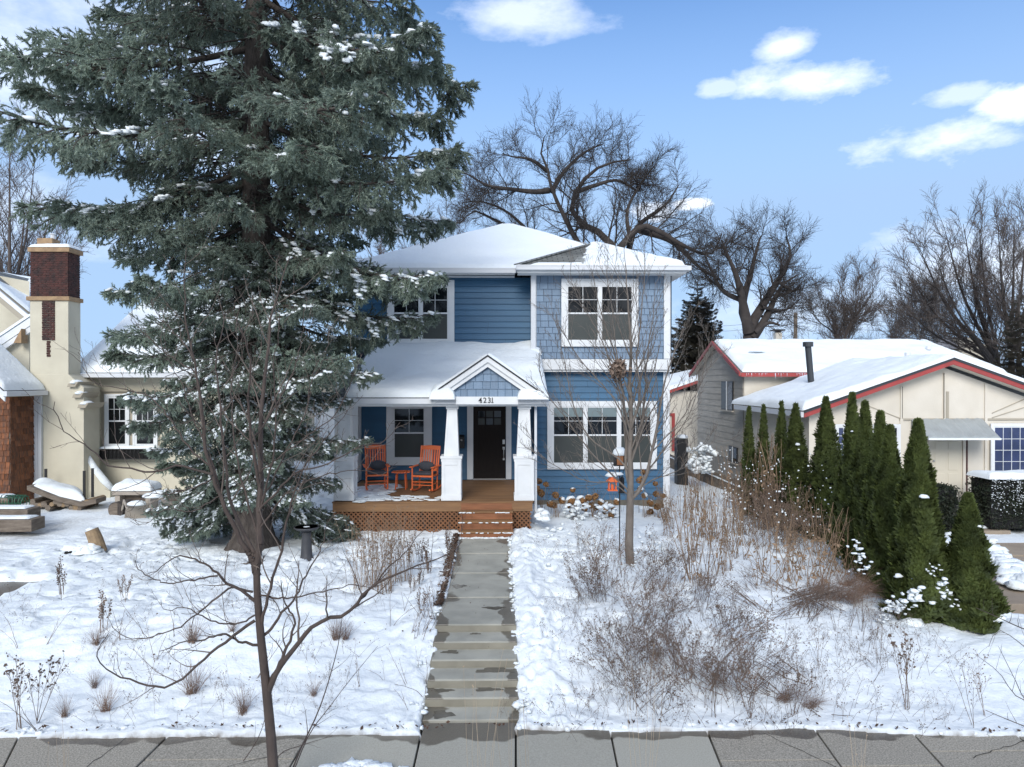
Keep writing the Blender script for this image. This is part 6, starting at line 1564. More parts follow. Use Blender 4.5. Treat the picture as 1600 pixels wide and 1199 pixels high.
# ================================================================= SPRUCE BOUGHS (shared meshes)
def make_bough(seed, L=3.6, dens=1.0, snow=0.5, droop=0.25, hang=0.5):
    """bough pointing along +X from the origin; returns wood, needles, snow meshes"""
    rg = np.random.default_rng(seed); N = 12
    s = np.linspace(0, 1, N)
    A = np.stack([s * L, 0.08 * L * np.sin(s * 3 + seed) * s, -droop * L * np.sin(s * 2.4) * 0.55 + 0.06 * L * s ** 3], 1)[None]
    Rd = (0.045 * (1 - s) + 0.007)[None]
    # side branches, flat left and right with hanging tips
    K = int(34 * dens); t = np.sort(rg.uniform(0.16, 0.99, K)); side = np.where(np.arange(K) % 2 == 0, 1, -1)
    f = t * (N - 1); i = np.minimum(f.astype(int), N - 2); w = (f - i)[:, None]
    S = A[0, i] * (1 - w) + A[0, i + 1] * w
    ln = (0.34 * L * (1 - t) ** 0.75 * np.minimum(1, t * 3.2 + .25) + 0.22) * rg.uniform(0.7, 1.2, K)
    D = norm(np.stack([0.75 + rg.normal(0, .12, K), side * (0.85 + rg.normal(0, .12, K)), rg.normal(0.02, 0.12, K)], 1)); pts = [S]; n2 = 7
    for j in range(n2 - 1):
        pts.append(pts[-1] + D * (ln / (n2 - 1))[:, None]); D = D + rg.normal(size=D.shape) * 0.07; D[:, 2] -= 0.11 * hang; D = norm(D)
    B = np.stack(pts, 1); RB = np.repeat(np.linspace(0.013, 0.004, n2)[None], K, 0)
    # twigs from side branches: many hang down
    C, RC = sprout(B, RB, 12, 0.5, 48, -0.40 * hang, 0.10, 5, rg, t0=0.08, t1=1.0, rs=0.6, rmin=0.003, lmin=0.16, lmax=0.48, curl=-0.12 * hang)
    C2, RC2 = sprout(A, Rd, int(26 * dens), 0.1, 55, -0.2, 0.1, 5, rg, t0=0.2, rmin=0.003, lmin=0.2, lmax=0.4)
    C = np.concatenate([C, C2]); RC = np.concatenate([RC, RC2])
    V, F = merge([tubes(A, Rd, 6), tubes(B, RB, 4), tubes(C, RC, 3)])
    wood = np_mesh('bough', V, F)
    # needle sprigs: brush-like tips along the twigs
    E, _ = sprout(C, RC, 3, 0.6, 35, 0.0, 0.05, 3, rg, t0=0.25, t1=0.95, lmin=0.09, lmax=0.15)
    E0 = np.stack([C[:, 0] * 0.5 + C[:, 1] * .5, C[:, 2], C[:, 2] * 0.5 + C[:, 3] * 0.5], 1)
    E1 = np.stack([C[:, 2], C[:, 3], C[:, 4] + (C[:, 4] - C[:, 3]) * .3], 1)
    segs = np.concatenate([E, E0, E1])
    a = segs[:, 0]; b = segs[:, -1]; d = norm(b - a); m_ = len(a)
    nn = 9
    u = norm(np.cross(d, rg.normal(size=d.shape))); v = np.cross(d, u)
    k = np.arange(nn); tt = (k + 0.5) / nn * 0.92
    an = k * 2.4
    ctr = a[:, None] + (b - a)[:, None] * tt[None, :, None]
    rad = u[:, None] * np.cos(an)[None, :, None] + v[:, None] * np.sin(an)[None, :, None]
    tang = np.cross(d[:, None], rad)
    nl = (0.034 * rg.uniform(0.8, 1.25, (m_, nn)))[..., None]
    tip = ctr + rad * nl * 0.85 + d[:, None] * nl * 0.95
    w2 = 0.0105
    p1 = ctr - d[:, None] * 0.012 + tang * w2; p2 = ctr - d[:, None] * 0.012 - tang * w2
    V = np.stack([p1, p2, tip], 2).reshape(-1, 3)
    needles = np_mesh('needles', V, np.arange(len(V)).reshape(-1, 3))
    sn = None
    if snow > 0:
        mb = MB(); r2 = random.Random(seed)
        pick = [q for q in range(K) if r2.random() < snow]
        for q in pick:
            u0 = r2.uniform(.2, .7); u = u0; u1 = min(1, u0 + r2.uniform(.15, .5))
            while u < u1:
                f_ = u * (n2 - 1); j = min(int(f_), n2 - 2); c = B[q, j] * (1 - f_ + j) + B[q, j + 1] * (f_ - j) + np.array([r2.uniform(-.05, .05), r2.uniform(-.05, .05), r2.uniform(0.0, 0.03)])
                mb.blob(c, r2.uniform(0.03, 0.105), r2.uniform(0.025, 0.075), r2.uniform(0.02, 0.05), r2, 0.45, 6, 4)
                u += 0.035 / max(ln[q], .2) * r2.uniform(.6, 2.2)
        if mb.v:
            sn = bpy.data.meshes.new('snow'); sn.from_pydata(mb.v, [], mb.f); sn.shade_smooth(); sn.materials.append(M['snow'])
    wood.materials.append(M['bark']); needles.materials.append(M['spruce'])
    return wood, needles, sn
BOUGHS = [make_bough(1, snow=0.12, hang=0.4, dens=.88), make_bough(2, snow=0.12, hang=0.8, dens=.88), make_bough(3, snow=0.25, hang=0.6), make_bough(4, snow=0.5, hang=0.9), make_bough(5, snow=0.15, hang=1.1, dens=.88), make_bough(6, snow=0.95, hang=0.8), make_bough(7, snow=1.0, hang=1.0)]
def put_bough(tree, kind, loc, az, pitch, scale, roll=0.0, needlemat=None):
    wood, needles, sn = BOUGHS[kind]
    o = bpy.data.objects.new('bough', wood); COL.objects.link(o); o.parent = tree
    o.location = loc; o.rotation_euler = (roll, -pitch, az); o.scale = (scale, scale * random.uniform(.9, 1.15), scale)
    c = bpy.data.objects.new('needles', needles); COL.objects.link(c); c.parent = o
    if sn is not None:
        c = bpy.data.objects.new('snow', sn); COL.objects.link(c); c.parent = o; c['kind'] = 'stuff'
    return o
# ---- the big spruce
SY = 15.3; sb = P(395, 852, SY)
spr = thing('blue_spruce', 'towering snow-dusted blue spruce filling the left half of the picture', 'tree', (sb.x, SY, sb.z))
zt_px = lambda py: P(395, py, SY).z - sb.z
tr = MB()
prof = []
for h, r in ((-0.3, 0.62), (0.0, 0.48), (0.18, 0.40), (0.5, 0.36), (2, 0.34), (5, 0.31), (8, 0.27), (11, 0.22), (14, 0.15), (17, 0.08), (19.5, 0.02)): prof.append((h, r))
ns = 26; vs = []; zs = np.interp(np.linspace(0, 1, 60) ** 1.1, np.linspace(0, 1, 2), (-0.3, 19.5))
for h in zs:
    r = np.interp(h, [p_[0] for p_ in prof], [p_[1] for p_ in prof]); cxo = np.interp(h, [0, 4, 8, 12, 19], [0, 0.03, 0.10, 0.08, 0.1])
    for k in range(ns):
        a = 2 * math.pi * k / ns; fl = 1 + 0.05 * math.sin(5 * a + h) + 0.03 * random.random() + (0.22 * max(0, 0.4 - h) * (1 + math.sin(4 * a)))
        vs.append((cxo + r * fl * math.cos(a), r * fl * math.sin(a), h))
fs = [(i * ns + k, i * ns + (k + 1) % ns, (i + 1) * ns + (k + 1) % ns, (i + 1) * ns + k) for i in range(len(zs) - 1) for k in range(ns)]
MB().raw(vs, fs).build('trunk', M['bark'], spr, smooth=True, local=True)
rr = random.Random(42)
# reach of the crown to the left and right at each height above the foot (metres)
hh = [1.2, 2.0, 3.0, 4.2, 5.5, 7.0, 8.3, 9.6, 11.0, 12.3, 14, 16, 18, 19.2]
lf = [1.5, 2.2, 2.5, 2.8, 3.7, 4.3, 5.0, 5.3, 5.5, 4.9, 4.1, 3.0, 1.5, 0.5]
rt = [0.9, 1.5, 2.6, 3.0, 3.6, 4.0, 4.3, 4.6, 4.9, 4.9, 4.0, 2.8, 1.5, 0.5]
h = 0.9; az = 0.0
while h < 19.2:
    nb = 3 if h < 13 else 3
    for k in range(nb):
        az += 2.39996 + rr.uniform(-0.25, 0.25)
        c = math.cos(az)
        reach = np.interp(h, hh, lf) * (1 - c) / 2 + np.interp(h, hh, rt) * (1 + c) / 2
        if h < 2.6 and math.sin(az) < -0.3 : reach *= 0.6
        if h < 1.9 and (rr.random() < 0.35): continue
        if h < 2.3 and c > .2: reach *= .65
        reach *= rr.uniform(0.68, 1.06)
        if abs(c) < .5 and math.sin(az) < 0:
            if h > 4.5 and rr.random() < .5: continue
            reach *= .7
        left = c < 0.1
        pitch = np.interp(h, [1, 4, 8, 12, 18], [-0.30, -0.24, -0.12 if left else -0.24, 0.0 if left else -0.22, 0.25]) + rr.uniform(-0.1, 0.1)
        snowy = np.interp(h, [1, 2.5, 4, 6, 8, 10], [0.9, 0.95, 0.95, 0.85, 0.42, 0.2])
        u = rr.random()
        if u < snowy * 0.82: kind = rr.choice([5, 6, 3])
        elif u < snowy: kind = rr.choice([2, 3])
        else: kind = rr.choice([0, 1, 4] if left else [1, 4, 4])
        put_bough(spr, kind, (0.05, 0, h + rr.uniform(-.1, .1)), az, pitch, max(reach / 3.5, 0.16), rr.uniform(-.25, .25))
    h += 0.33 if h < 9 else 0.38
# snow-laden skirt of short boughs round the foot, fuller behind and to the left
for k in range(30):
    h = rr.uniform(.5, 2.2); a = rr.choice([rr.uniform(math.radians(110), math.radians(235)), rr.uniform(math.radians(110), math.radians(225)), rr.uniform(math.radians(10), math.radians(110))])
    put_bough(spr, rr.choice([5, 6, 3, 6]), (0.2 * math.cos(a), 0.2 * math.sin(a), h + .5), a, rr.uniform(-0.55, -0.3), rr.uniform(.38, .62), rr.uniform(-.3, .3))
# snowy drooping sprays in front of the lower trunk
for k in range(30):
    h = 1.7 + 4.6 * (k + rr.random()) / 30; a = rr.uniform(math.radians(195), math.radians(345))
    put_bough(spr, (6, 5, 6, 3)[k % 4], (0.25 * math.cos(a) + .05, 0.25 * math.sin(a), h), a, rr.uniform(-0.75, -0.3), rr.uniform(.3, .52), rr.uniform(-.4, .4))
# short inner sprays close to the trunk, facing the street
for k in range(16):
    h = rr.uniform(2.2, 10); a = rr.uniform(math.radians(200), math.radians(340))
    put_bough(spr, rr.choice([0, 2, 1, 4]), (0.15 * math.cos(a) + .05, 0.15 * math.sin(a), h), a, rr.uniform(-0.5, 0.0), rr.uniform(0.22, 0.42), rr.uniform(-.4, .4))
# dead inner branches
gs_ = []
rg = np.random.default_rng(9)
for k in range(150):
    h = rg.uniform(1.0, 15); a = rg.uniform(0, 6.28); L = rg.uniform(0.8, 2.4); d = np.array([math.cos(a), math.sin(a), rg.uniform(-0.5, 0.25)])
    p0 = np.array([0, 0, h]); gs_.append(([p0, p0 + d * L * 0.5 + np.array([0, 0, -.05]), p0 + d * L + np.array([0, 0, -.25])], 0.022, 0.005))
A, Rd = guides(gs_, 7); X, R1 = sprout(A, Rd, 9, 0.35, 50, -0.35, 0.1, 4, rg, t0=0.3, rmin=0.004, lmin=0.3)
V, F = merge([tubes(A, Rd, 4), tubes(X, R1, 3)]); link('dead_branches', np_mesh('dead_branches', V, F), M['bark'], spr)['kind'] = 'stuff'

# ---- other conifers
M['dsp'] = M['darkspruce']
def small_bough_meshes():
    out = []
    for s in (11, 12):
        w_, n_, _ = make_bough(s, dens=0.7, snow=0.0, hang=0.5)
        n_.materials.clear(); n_.materials.append(M['darkspruce']); out.append((w_, n_, None))
    return out
DB = small_bough_meshes()
w_, n_, s_ = make_bough(13, dens=0.7, snow=0.25, hang=0.5); n_.materials.clear(); n_.materials.append(M['darkspruce']); DB.append((w_, n_, s_))
def conifer(px, py_top, py_base, Y, halfpx, label, name='spruce_tree', per=7, z0=0.0, thin=1.0):
    b = P(px, py_base, Y); t = P(px, py_top, Y); H = t.z - b.z; W = halfpx / FPX * Y
    o = thing(name, label, 'tree', (b.x, Y, b.z))
    MB().tube([(0, 0, -1), (0, 0, H * 0.6), (0, 0, H)], [0.16, 0.09, 0.01], 8).build('trunk', M['bark'], o, local=True)
    n = int(26 * thin); az = px
    for i in range(n):
        for k in range(per if i < .8 * n else 4):
            f = min((i + rr.random()) / n, .985); h = H * (z0 + (1 - z0) * f); az += 2.4 + rr.uniform(-.6, .6)
            wd, nd, sn = DB[rr.choice([0, 1, 2])]
            L = W * (1 - f) ** 0.75 * rr.uniform(0.75, 1.1) + 0.15
            q = bpy.data.objects.new('bough', wd); COL.objects.link(q); q.parent = o; q.location = (0, 0, h); q.rotation_euler = (rr.uniform(-.4, .4), 0.2 - 0.45 * f + rr.uniform(-.2, .2), az); q.scale = (L / 3.5,) * 3
            c = bpy.data.objects.new('needles', nd); COL.objects.link(c); c.parent = q
            if sn is not None: c = bpy.data.objects.new('snow', sn); COL.objects.link(c); c.parent = q; c['kind'] = 'stuff'
    return o
conifer(1090, 432, 640, 41.0, 64, 'dark brown-green spruce between the blue house and the ranch house', per=13, thin=1.3)
conifer(1592, 462, 640, 30, 46, 'dark green pine at the right edge behind the ranch house', per=7)
conifer(1476, 488, 600, 55, 30, 'distant dark conifer beside the birches', per=5, thin=0.6)

# ================================================================= FOREGROUND STREET TREES
FY = 6.9
fg = [pg([(430, 1290), (426, 1190), (417, 1085), (406, 980), (401, 900), (406, 850)], FY, 0.056, 0.030),
      pg([(388, 862), (362, 815), (342, 770), (328, 730), (320, 680), (316, 640), (308, 590), (300, 550), (290, 500), (288, 450), (291, 388)], FY, 0.024, 0.003, -.3),
      pg([(401, 900), (396, 880), (386, 860)], FY, 0.034, 0.025),
      pg([(406, 850), (406, 780), (406, 720), (409, 640), (414, 590), (424, 500), (440, 440), (452, 400)], FY, 0.034, 0.004, .3),
      pg([(400, 870), (375, 820), (360, 780), (352, 720), (345, 640), (338, 560), (350, 500), (342, 470)], FY, 0.02, 0.003, .6),
      pg([(406, 760), (395, 700), (388, 630), (392, 560), (372, 500), (376, 470)], FY, 0.018, 0.003, -.5),
      pg([(404, 990), (420, 930), (440, 860), (452, 800), (470, 740), (505, 690), (545, 640)], FY, 0.018, 0.003, -.4),
      pg([(418, 1083), (432, 1050), (466, 1005), (499, 972), (544, 957), (584, 916), (620, 897), (662, 881), (709, 861), (722, 845)], FY, 0.030, 0.003, -.3),
      pg([(544, 957), (575, 925), (605, 890), (635, 862), (665, 820)], FY - .1, 0.012, 0.003),
      pg([(421, 1070), (440, 1030), (455, 995), (461, 972), (450, 950), (441, 930), (439, 905)], FY, 0.022, 0.003, .3),
      pg([(405, 1002), (425, 980), (440, 958), (460, 935), (475, 905), (500, 861), (513, 815)], FY, 0.016, 0.003, .4),
      pg([(403, 1008), (375, 1003), (350, 991), (320, 1000), (290, 1003), (248, 1018)], FY, 0.014, 0.003, -.3),
      pg([(398, 970), (375, 985), (361, 996), (330, 1020), (297, 1050), (263, 1072), (209, 1066), (172, 1050), (155, 1035), (153, 1016), (170, 989)], FY, 0.016, 0.003, -.6),
      pg([(400, 940), (378, 922), (354, 911), (335, 890), (320, 881), (287, 869), (270, 872), (250, 888), (228, 899)], FY, 0.017, 0.003, -.3),
      pg([(340, 900), (315, 903), (294, 908), (262, 911), (233, 901), (215, 890), (210, 876)], FY - .2, 0.009, 0.003),
      pg([(395, 925), (365, 918), (337, 935), (297, 969), (256, 989), (216, 999), (189, 992), (175, 979)], FY, 0.012, 0.003, .3),
      pg([(332, 742), (300, 733), (275, 727), (240, 738), (200, 733), (170, 727), (140, 702), (112, 682), (100, 672), (88, 645), (84, 628)], FY - .1, 0.013, 0.003, -.3),
      pg([(330, 730), (300, 705), (270, 660), (240, 625), (215, 612), (175, 605), (140, 590), (122, 550)], FY, 0.010, 0.0025, .2),
      pg([(304, 582), (275, 562), (250, 545), (225, 520), (204, 500)], FY, 0.008, 0.0025, -.1),
      pg([(302, 560), (290, 540), (262, 510), (245, 490), (235, 470)], FY, 0.008, 0.0025, .1),
      pg([(404, 840), (380, 760), (365, 680), (362, 600), (370, 540), (366, 470)], FY, 0.012, 0.002, .5),
      pg([(406, 800), (425, 720), (432, 650), (428, 580), (436, 510), (430, 450)], FY, 0.012, 0.002, -.4),
      pg([(350, 790), (330, 720), (300, 650), (285, 600), (262, 560), (255, 520)], FY, 0.010, 0.002, .3),
      pg([(410, 780), (450, 700), (480, 640), (490, 580), (520, 530)], FY, 0.010, 0.002, .3),
      pg([(406, 740), (470, 690), (520, 650), (548, 600), (560, 560)], FY, 0.009, 0.002, -.2),
      pg([(335, 745), (310, 760), (270, 770), (230, 775), (200, 800)], FY, 0.009, 0.002, .2),
      pg([(345, 775), (300, 800), (262, 795), (225, 820), (205, 815)], FY, 0.008, 0.002, -.2),
      pg([(395, 690), (420, 650), (450, 600), (470, 540), (475, 480)], FY, 0.010, 0.0025, .4),
      pg([(404, 800), (440, 760), (470, 735), (500, 730), (560, 700), (600, 690), (625, 660)], FY, 0.012, 0.0025, -.2),
      pg([(403, 830), (450, 770), (500, 745), (560, 735), (610, 745)], FY, 0.010, 0.0025, .2),
      pg([(402, 930), (450, 935), (500, 925), (560, 915), (600, 930)], FY, 0.010, 0.0025, -.3),
      pg([(402, 960), (370, 975), (330, 970), (290, 950), (262, 955), (250, 940)], FY, 0.010, 0.0025, .4)]
rng = np.random.default_rng(55)
LV = [dict(k=8, lr=0.36, ang=44, up=0.2, wig=0.13, n=8, t0=0.2, rs=0.5, rmin=0.0028, sides=4, lmax=0.8, curl=0.06),
      dict(k=3, lr=0.4, ang=50, up=0.1, wig=0.14, n=5, t0=0.25, rs=0.7, rmin=0.0022, sides=3, lmin=0.05, lmax=.35, curl=0.05)]
A, Rd = guides(fg, 26); J = rng.normal(size=A.shape) * 0.006; A[:, 1:] += J[:, 1:]; A[0] -= J[0]
trunkpart = [tubes(A[:5], Rd[:5], 9)]; limb = [tubes(A[5:], Rd[5:], 6)]
X, R1 = sprout(A[1:], Rd[1:], rng=rng, **{k: v for k, v in LV[0].items() if k != 'sides'}); X2, R2 = sprout(X, R1, rng=rng, **{k: v for k, v in LV[1].items() if k != 'sides'})
b = P(430, 1290, FY)
lt = thing('young_street_tree', 'slim bare brown tree with arching branches in the left foreground', 'tree', (b.x, FY, 0.0))
base = np.array([b.x, FY, 0.0])
for nm, pt in (('trunk', trunkpart), ('limbs', limb), ('crown', [tubes(X, R1, 4), tubes(X2, R2, 3)])):
    V, F = merge(pt); link(nm, np_mesh(nm, V - base, F, smooth=True), M['twigbark'] if nm == 'crown' else M['brownbark'], lt)
# thin suckers beside it
gs = [pg([(452, 1215), (470, 1170), (500, 1105), (526, 1019), (535, 960)], 7.3, 0.010, 0.003), pg([(455, 1215), (483, 1148), (515, 1105), (545, 1065), (590, 1010)], 7.4, 0.007, 0.002),
      pg([(430, 1215), (436, 1180), (470, 1165), (520, 1150)], 7.2, 0.006, 0.002), pg([(380, 1190), (400, 1160), (412, 1130), (425, 1080)], 7.2, 0.005, 0.002)]
A, Rd = guides(gs, 12); X, R1 = sprout(A, Rd, 4, 0.3, 40, 0.1, 0.1, 5, rng, rmin=0.002)
V, F = merge([tubes(A, Rd, 5), tubes(X, R1, 3)]); tag(link('sapling', np_mesh('sapling', V, F), M['brownbark']), 'thin dark saplings beside the foot of the left foreground tree', 'sapling')

# right lawn tree in front of the blue house
TY = 13.6
tg = [pg([(985, 889), (983, 850), (984, 810), (985, 765)], TY, 0.088, 0.070),
      pg([(985, 765), (986, 700), (985, 650), (984, 600), (986, 542), (982, 480), (978, 420), (974, 385)], TY, 0.062, 0.004, 0.2),
      pg([(987, 780), (1000, 765), (1010, 740), (1020, 700), (1028, 660), (1034, 620), (1042, 585), (1058, 540), (1072, 500)], TY, 0.038, 0.004, -.3),
      pg([(985, 765), (978, 735), (980, 687), (975, 625), (962, 560), (945, 505), (932, 460), (925, 420)], TY, 0.034, 0.004, 0.5),
      pg([(984, 770), (960, 745), (935, 720), (910, 690), (880, 650), (852, 610), (840, 570)], TY, 0.020, 0.003, -.6),
      pg([(985, 740), (965, 715), (940, 700), (912, 672), (895, 630), (880, 560), (868, 500)], TY, 0.020, 0.003, .6),
      pg([(986, 720), (1000, 680), (1008, 620), (1010, 560), (1020, 500), (1024, 440)], TY, 0.030, 0.003, .5),
      pg([(984, 690), (968, 640), (940, 600), (905, 560), (880, 520), (858, 490)], TY, 0.016, 0.003, -.5),
      pg([(986, 670), (1000, 620), (995, 560), (1002, 490), (1008, 420), (1005, 390)], TY, 0.026, 0.003, -.3),
      pg([(1010, 740), (1040, 700), (1070, 660), (1095, 600), (1120, 560)], TY, 0.015, 0.003, .3),
      pg([(1020, 705), (1060, 660), (1090, 610), (1105, 560), (1108, 520)], TY, 0.014, 0.003, -.5),
      pg([(984, 640), (960, 580), (935, 520), (905, 470), (890, 430)], TY, 0.016, 0.003, .3),
      pg([(985, 620), (965, 560), (958, 500), (950, 440), (945, 400)], TY, 0.016, 0.003, -.2),
      pg([(984, 775), (955, 755), (920, 752), (880, 735), (850, 715), (825, 680)], TY, 0.012, 0.003, -.7),
      pg([(990, 770), (1020, 750), (1060, 735), (1090, 700), (1130, 690)], TY, 0.012, 0.003, -.7)]
rng = np.random.default_rng(66)
A, Rd = guides(tg, 20); J = rng.normal(size=A.shape) * 0.008; J[:, :1] = 0; J[0] = 0; A += J
X, R1 = sprout(A[1:], Rd[1:], 15, 0.40, 34, 0.32, 0.07, 8, rng, t0=0.08, rs=0.45, rmin=0.0045, lmax=1.7, curl=0.06)
X2, R2 = sprout(X, R1, 6, 0.42, 36, 0.2, 0.08, 5, rng, t0=0.2, rs=0.6, rmin=0.0036, lmin=0.12, lmax=.6, curl=0.05)
X3, R3 = sprout(X2, R2, 2, 0.45, 38, 0.15, 0.08, 4, rng, t0=0.3, rs=0.6, rmin=0.003, lmin=0.08, lmax=.25)
b = P(985, 889, TY); base = np.array([b.x, TY, b.z])
rt_ = thing('lawn_tree', 'young bare grey tree with upright branches in front of the right windows', 'tree', tuple(base))
for nm, pt, m_ in (('trunk', [tubes(A[:1], Rd[:1], 12)], 'greybark'), ('limbs', [tubes(A[1:], Rd[1:], 8)], 'greybark'), ('crown', [tubes(X, R1, 4), tubes(X2, R2, 3), tubes(X3, R3, 3)], 'greybark')):
    V, F = merge(pt); link(nm, np_mesh(nm, V - base, F, smooth=True), M[m_], rt_)
# leaf nest in its crown
rg = np.random.default_rng(3); c = np.array(tuple(P(966, 578, TY - .1))); n = 700
pts = c + rg.normal(size=(n, 3)) * np.array([0.07, 0.06, 0.085]); d = norm(rg.normal(size=(n, 3))); e = norm(np.cross(d, rg.normal(size=(n, 3))))
V = np.stack([pts - d * .05, pts + e * .02, pts + d * .05, pts - e * .02], 1).reshape(-1, 3)
tag(link('squirrel_nest', np_mesh('squirrel_nest', V, np.arange(len(V)).reshape(-1, 4)), M['weed']), 'ball of brown leaves nested among the branches of the lawn tree', 'nest')
# twigs reaching into the picture from the right
rng = np.random.default_rng(67)
gs = [pg([(1680, 1010), (1600, 983), (1560, 965), (1525, 950)], 7.6, 0.010, 0.003), pg([(1680, 1080), (1600, 1010), (1560, 985), (1545, 1010)], 7.8, 0.008, 0.002),
      pg([(1700, 1200), (1620, 1145), (1575, 1125), (1540, 1110)], 7.4, 0.010, 0.003), pg([(1700, 1100), (1600, 1095), (1560, 1050), (1520, 1020)], 7.5, 0.008, 0.002), pg([(1690, 1180), (1610, 1105), (1585, 1060), (1560, 1010)], 7.6, 0.008, 0.002)]
A, Rd = guides(gs, 12); X, R1 = sprout(A, Rd, 6, 0.35, 45, 0.1, 0.12, 5, rng, rmin=0.002)
V, F = merge([tubes(A, Rd, 5), tubes(X, R1, 3)]); tag(link('bare_shrub', np_mesh('bare_shrub', V, F), M['brownbark']), 'dark bare twigs reaching in over the snow at the right edge', 'shrub')
# ================================================================= ARBORVITAE AND HEDGES
def arbor_mesh(seed, n=5200, taper=0.92, m='arbor'):
    """unit-height cone of flattened upright sprays, radius 0.5 at the widest"""
    rg = np.random.default_rng(seed)
    f = rg.uniform(0, 1, n) ** 1.1; a = rg.uniform(0, 2 * np.pi, n)
    def rad(f): return 0.5 * np.minimum(1.0, 0.78 + f * 1.6) * (1 - f) ** taper
    lump = 1 + 0.22 * np.sin(3 * a + 9 * f + seed) * np.sin(13 * f + 2 * a) + 0.34 * (vnoise(a * 2.4, f * 11, seed) - 0.5) * 2 + 0.2 * (vnoise(a * 5, f * 26, seed + 3) - 0.5)
    deep = np.where(rg.random(n) < 0.3, rg.uniform(0.5, 0.9, n), rg.uniform(0.9, 1.05, n))
    r = rad(f) * lump * deep + 0.004 + 0.05 * np.maximum(0, np.sin(a * 2 + seed) * .5 + .3) * (f > .7) * (1 - f)
    return f, a, r, rg
def arbor_build(seed, H, W, n=5200, leaf=1.0, taper=0.92):
    f, a, r, rg = arbor_mesh(seed, n, taper); c = np.stack([np.cos(a) * r * 2 * W, np.sin(a) * r * 2 * W, f * H + 0.02], 1)
    out = np.stack([np.cos(a), np.sin(a), np.zeros(n)], 1); tg_ = np.stack([-np.sin(a), np.cos(a), np.zeros(n)], 1)
    Vs = []
    for k in range(5):            # a small fan of scale-leaf fingers per spray
        s = rg.uniform(0.055, 0.14, n)[:, None] * leaf * (0.7 + .5 * (1 - f[:, None]))
        ang = (k - 2) * 0.42 + rg.normal(0, 0.12, n); tw = rg.uniform(-0.9, 0.9, n)
        plane = norm(tg_ * np.cos(tw)[:, None] + out * np.sin(tw)[:, None])
        d = norm(plane * np.sin(ang)[:, None] + np.array([0, 0, 1.0]) * np.cos(ang)[:, None] + out * rg.uniform(0.1, 0.9, n)[:, None])
        w = norm(np.cross(d, out)) * s * 0.20
        Vs.append(np.stack([c - w * .5, c + d * s * .55 + w, c + d * s, c + d * s * .5 - w], 1))
    V = np.concatenate(Vs).reshape(-1, 3); return np_mesh('foliage', V, np.arange(len(V)).reshape(-1, 4))
core_m = M['hedge']
def arborvitae(px, py_top, py_base, Y, halfpx, label, seed, snow=0, n=5200, name='arborvitae', cat='shrub'):
    b = P(px, py_base, Y); b.z = G(b.x, Y) - .03; H = P(px, py_top, Y).z - b.z; W = halfpx / FPX * Y * 1.12
    t = thing(name, label, cat, (b.x, Y, b.z), 'row of arborvitae')
    link('foliage', arbor_build(seed, H, W, n), M['arbor'], t)
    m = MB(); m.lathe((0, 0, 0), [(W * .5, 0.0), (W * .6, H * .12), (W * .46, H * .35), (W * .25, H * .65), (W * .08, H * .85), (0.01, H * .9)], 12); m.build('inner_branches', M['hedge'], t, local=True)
    MB().tube([(0, 0, -0.25), (0, 0, 0.1)], 0.05, 6).build('trunk', M['bark'], t, local=True)
    if snow:
        r2 = random.Random(seed); m = MB()
        for k in range(snow):
            f = r2.random() ** 2.2 * 0.8; a = r2.uniform(3.4, 6.1); r = W * (1 - f) ** .62 * 1.02
            s = r2.uniform(.04, .11) * (1.4 if f < .15 else .6); m.blob((math.cos(a) * r, math.sin(a) * r, f * H + .03), s * 1.2, s, s * .8, r2, .3, 8, 5)
        m.build('snow', M['snow'], t, smooth=True, local=True, kind='stuff')
    return t
AR = [(1193, 636, 790, 19.6, 13, 'slim arborvitae second from the left in the row'), (1170, 638, 790, 20.2, 12, 'small slim arborvitae farthest left in the row'),
      (1221, 630, 800, 19.0, 15, 'thin arborvitae third from the left, its tip just under the snowy eave'),
      (1243, 634, 850, 18.2, 27, 'arborvitae in the row left of the tallest tips with a snow clump near its top'),
      (1290, 624, 880, 17.2, 32, 'broad arborvitae in front of the red rake corner'),
      (1331, 618, 890, 15.3, 25, 'tall narrow arborvitae with the highest tip in the row'),
      (1351, 632, 900, 14.2, 26, 'arborvitae with a sharp tip in front of the left ranch window'),
      (1375, 648, 915, 13.3, 30, 'dense arborvitae between the two ranch house windows'),
      (1390, 670, 940, 12.6, 33, 'arborvitae just left of the largest one in front'),
      (1434, 662, 972, 11.4, 41, 'largest arborvitae in front left of the cream door'),
      (1512, 778, 976, 11.1, 37, 'short arborvitae standing alone at the right end of the row')]
for i, (px, a_, b_, Y, hw, lb) in enumerate(AR):
    arborvitae(px, a_, b_, Y, hw, lb, 200 + i, snow=(0, 0, 2, 6, 3, 3, 2, 3, 2, 10, 3)[i], n=(1500, 1500, 1800, 3500, 5000, 5000, 5500, 6500, 7000, 12000, 8000)[i])
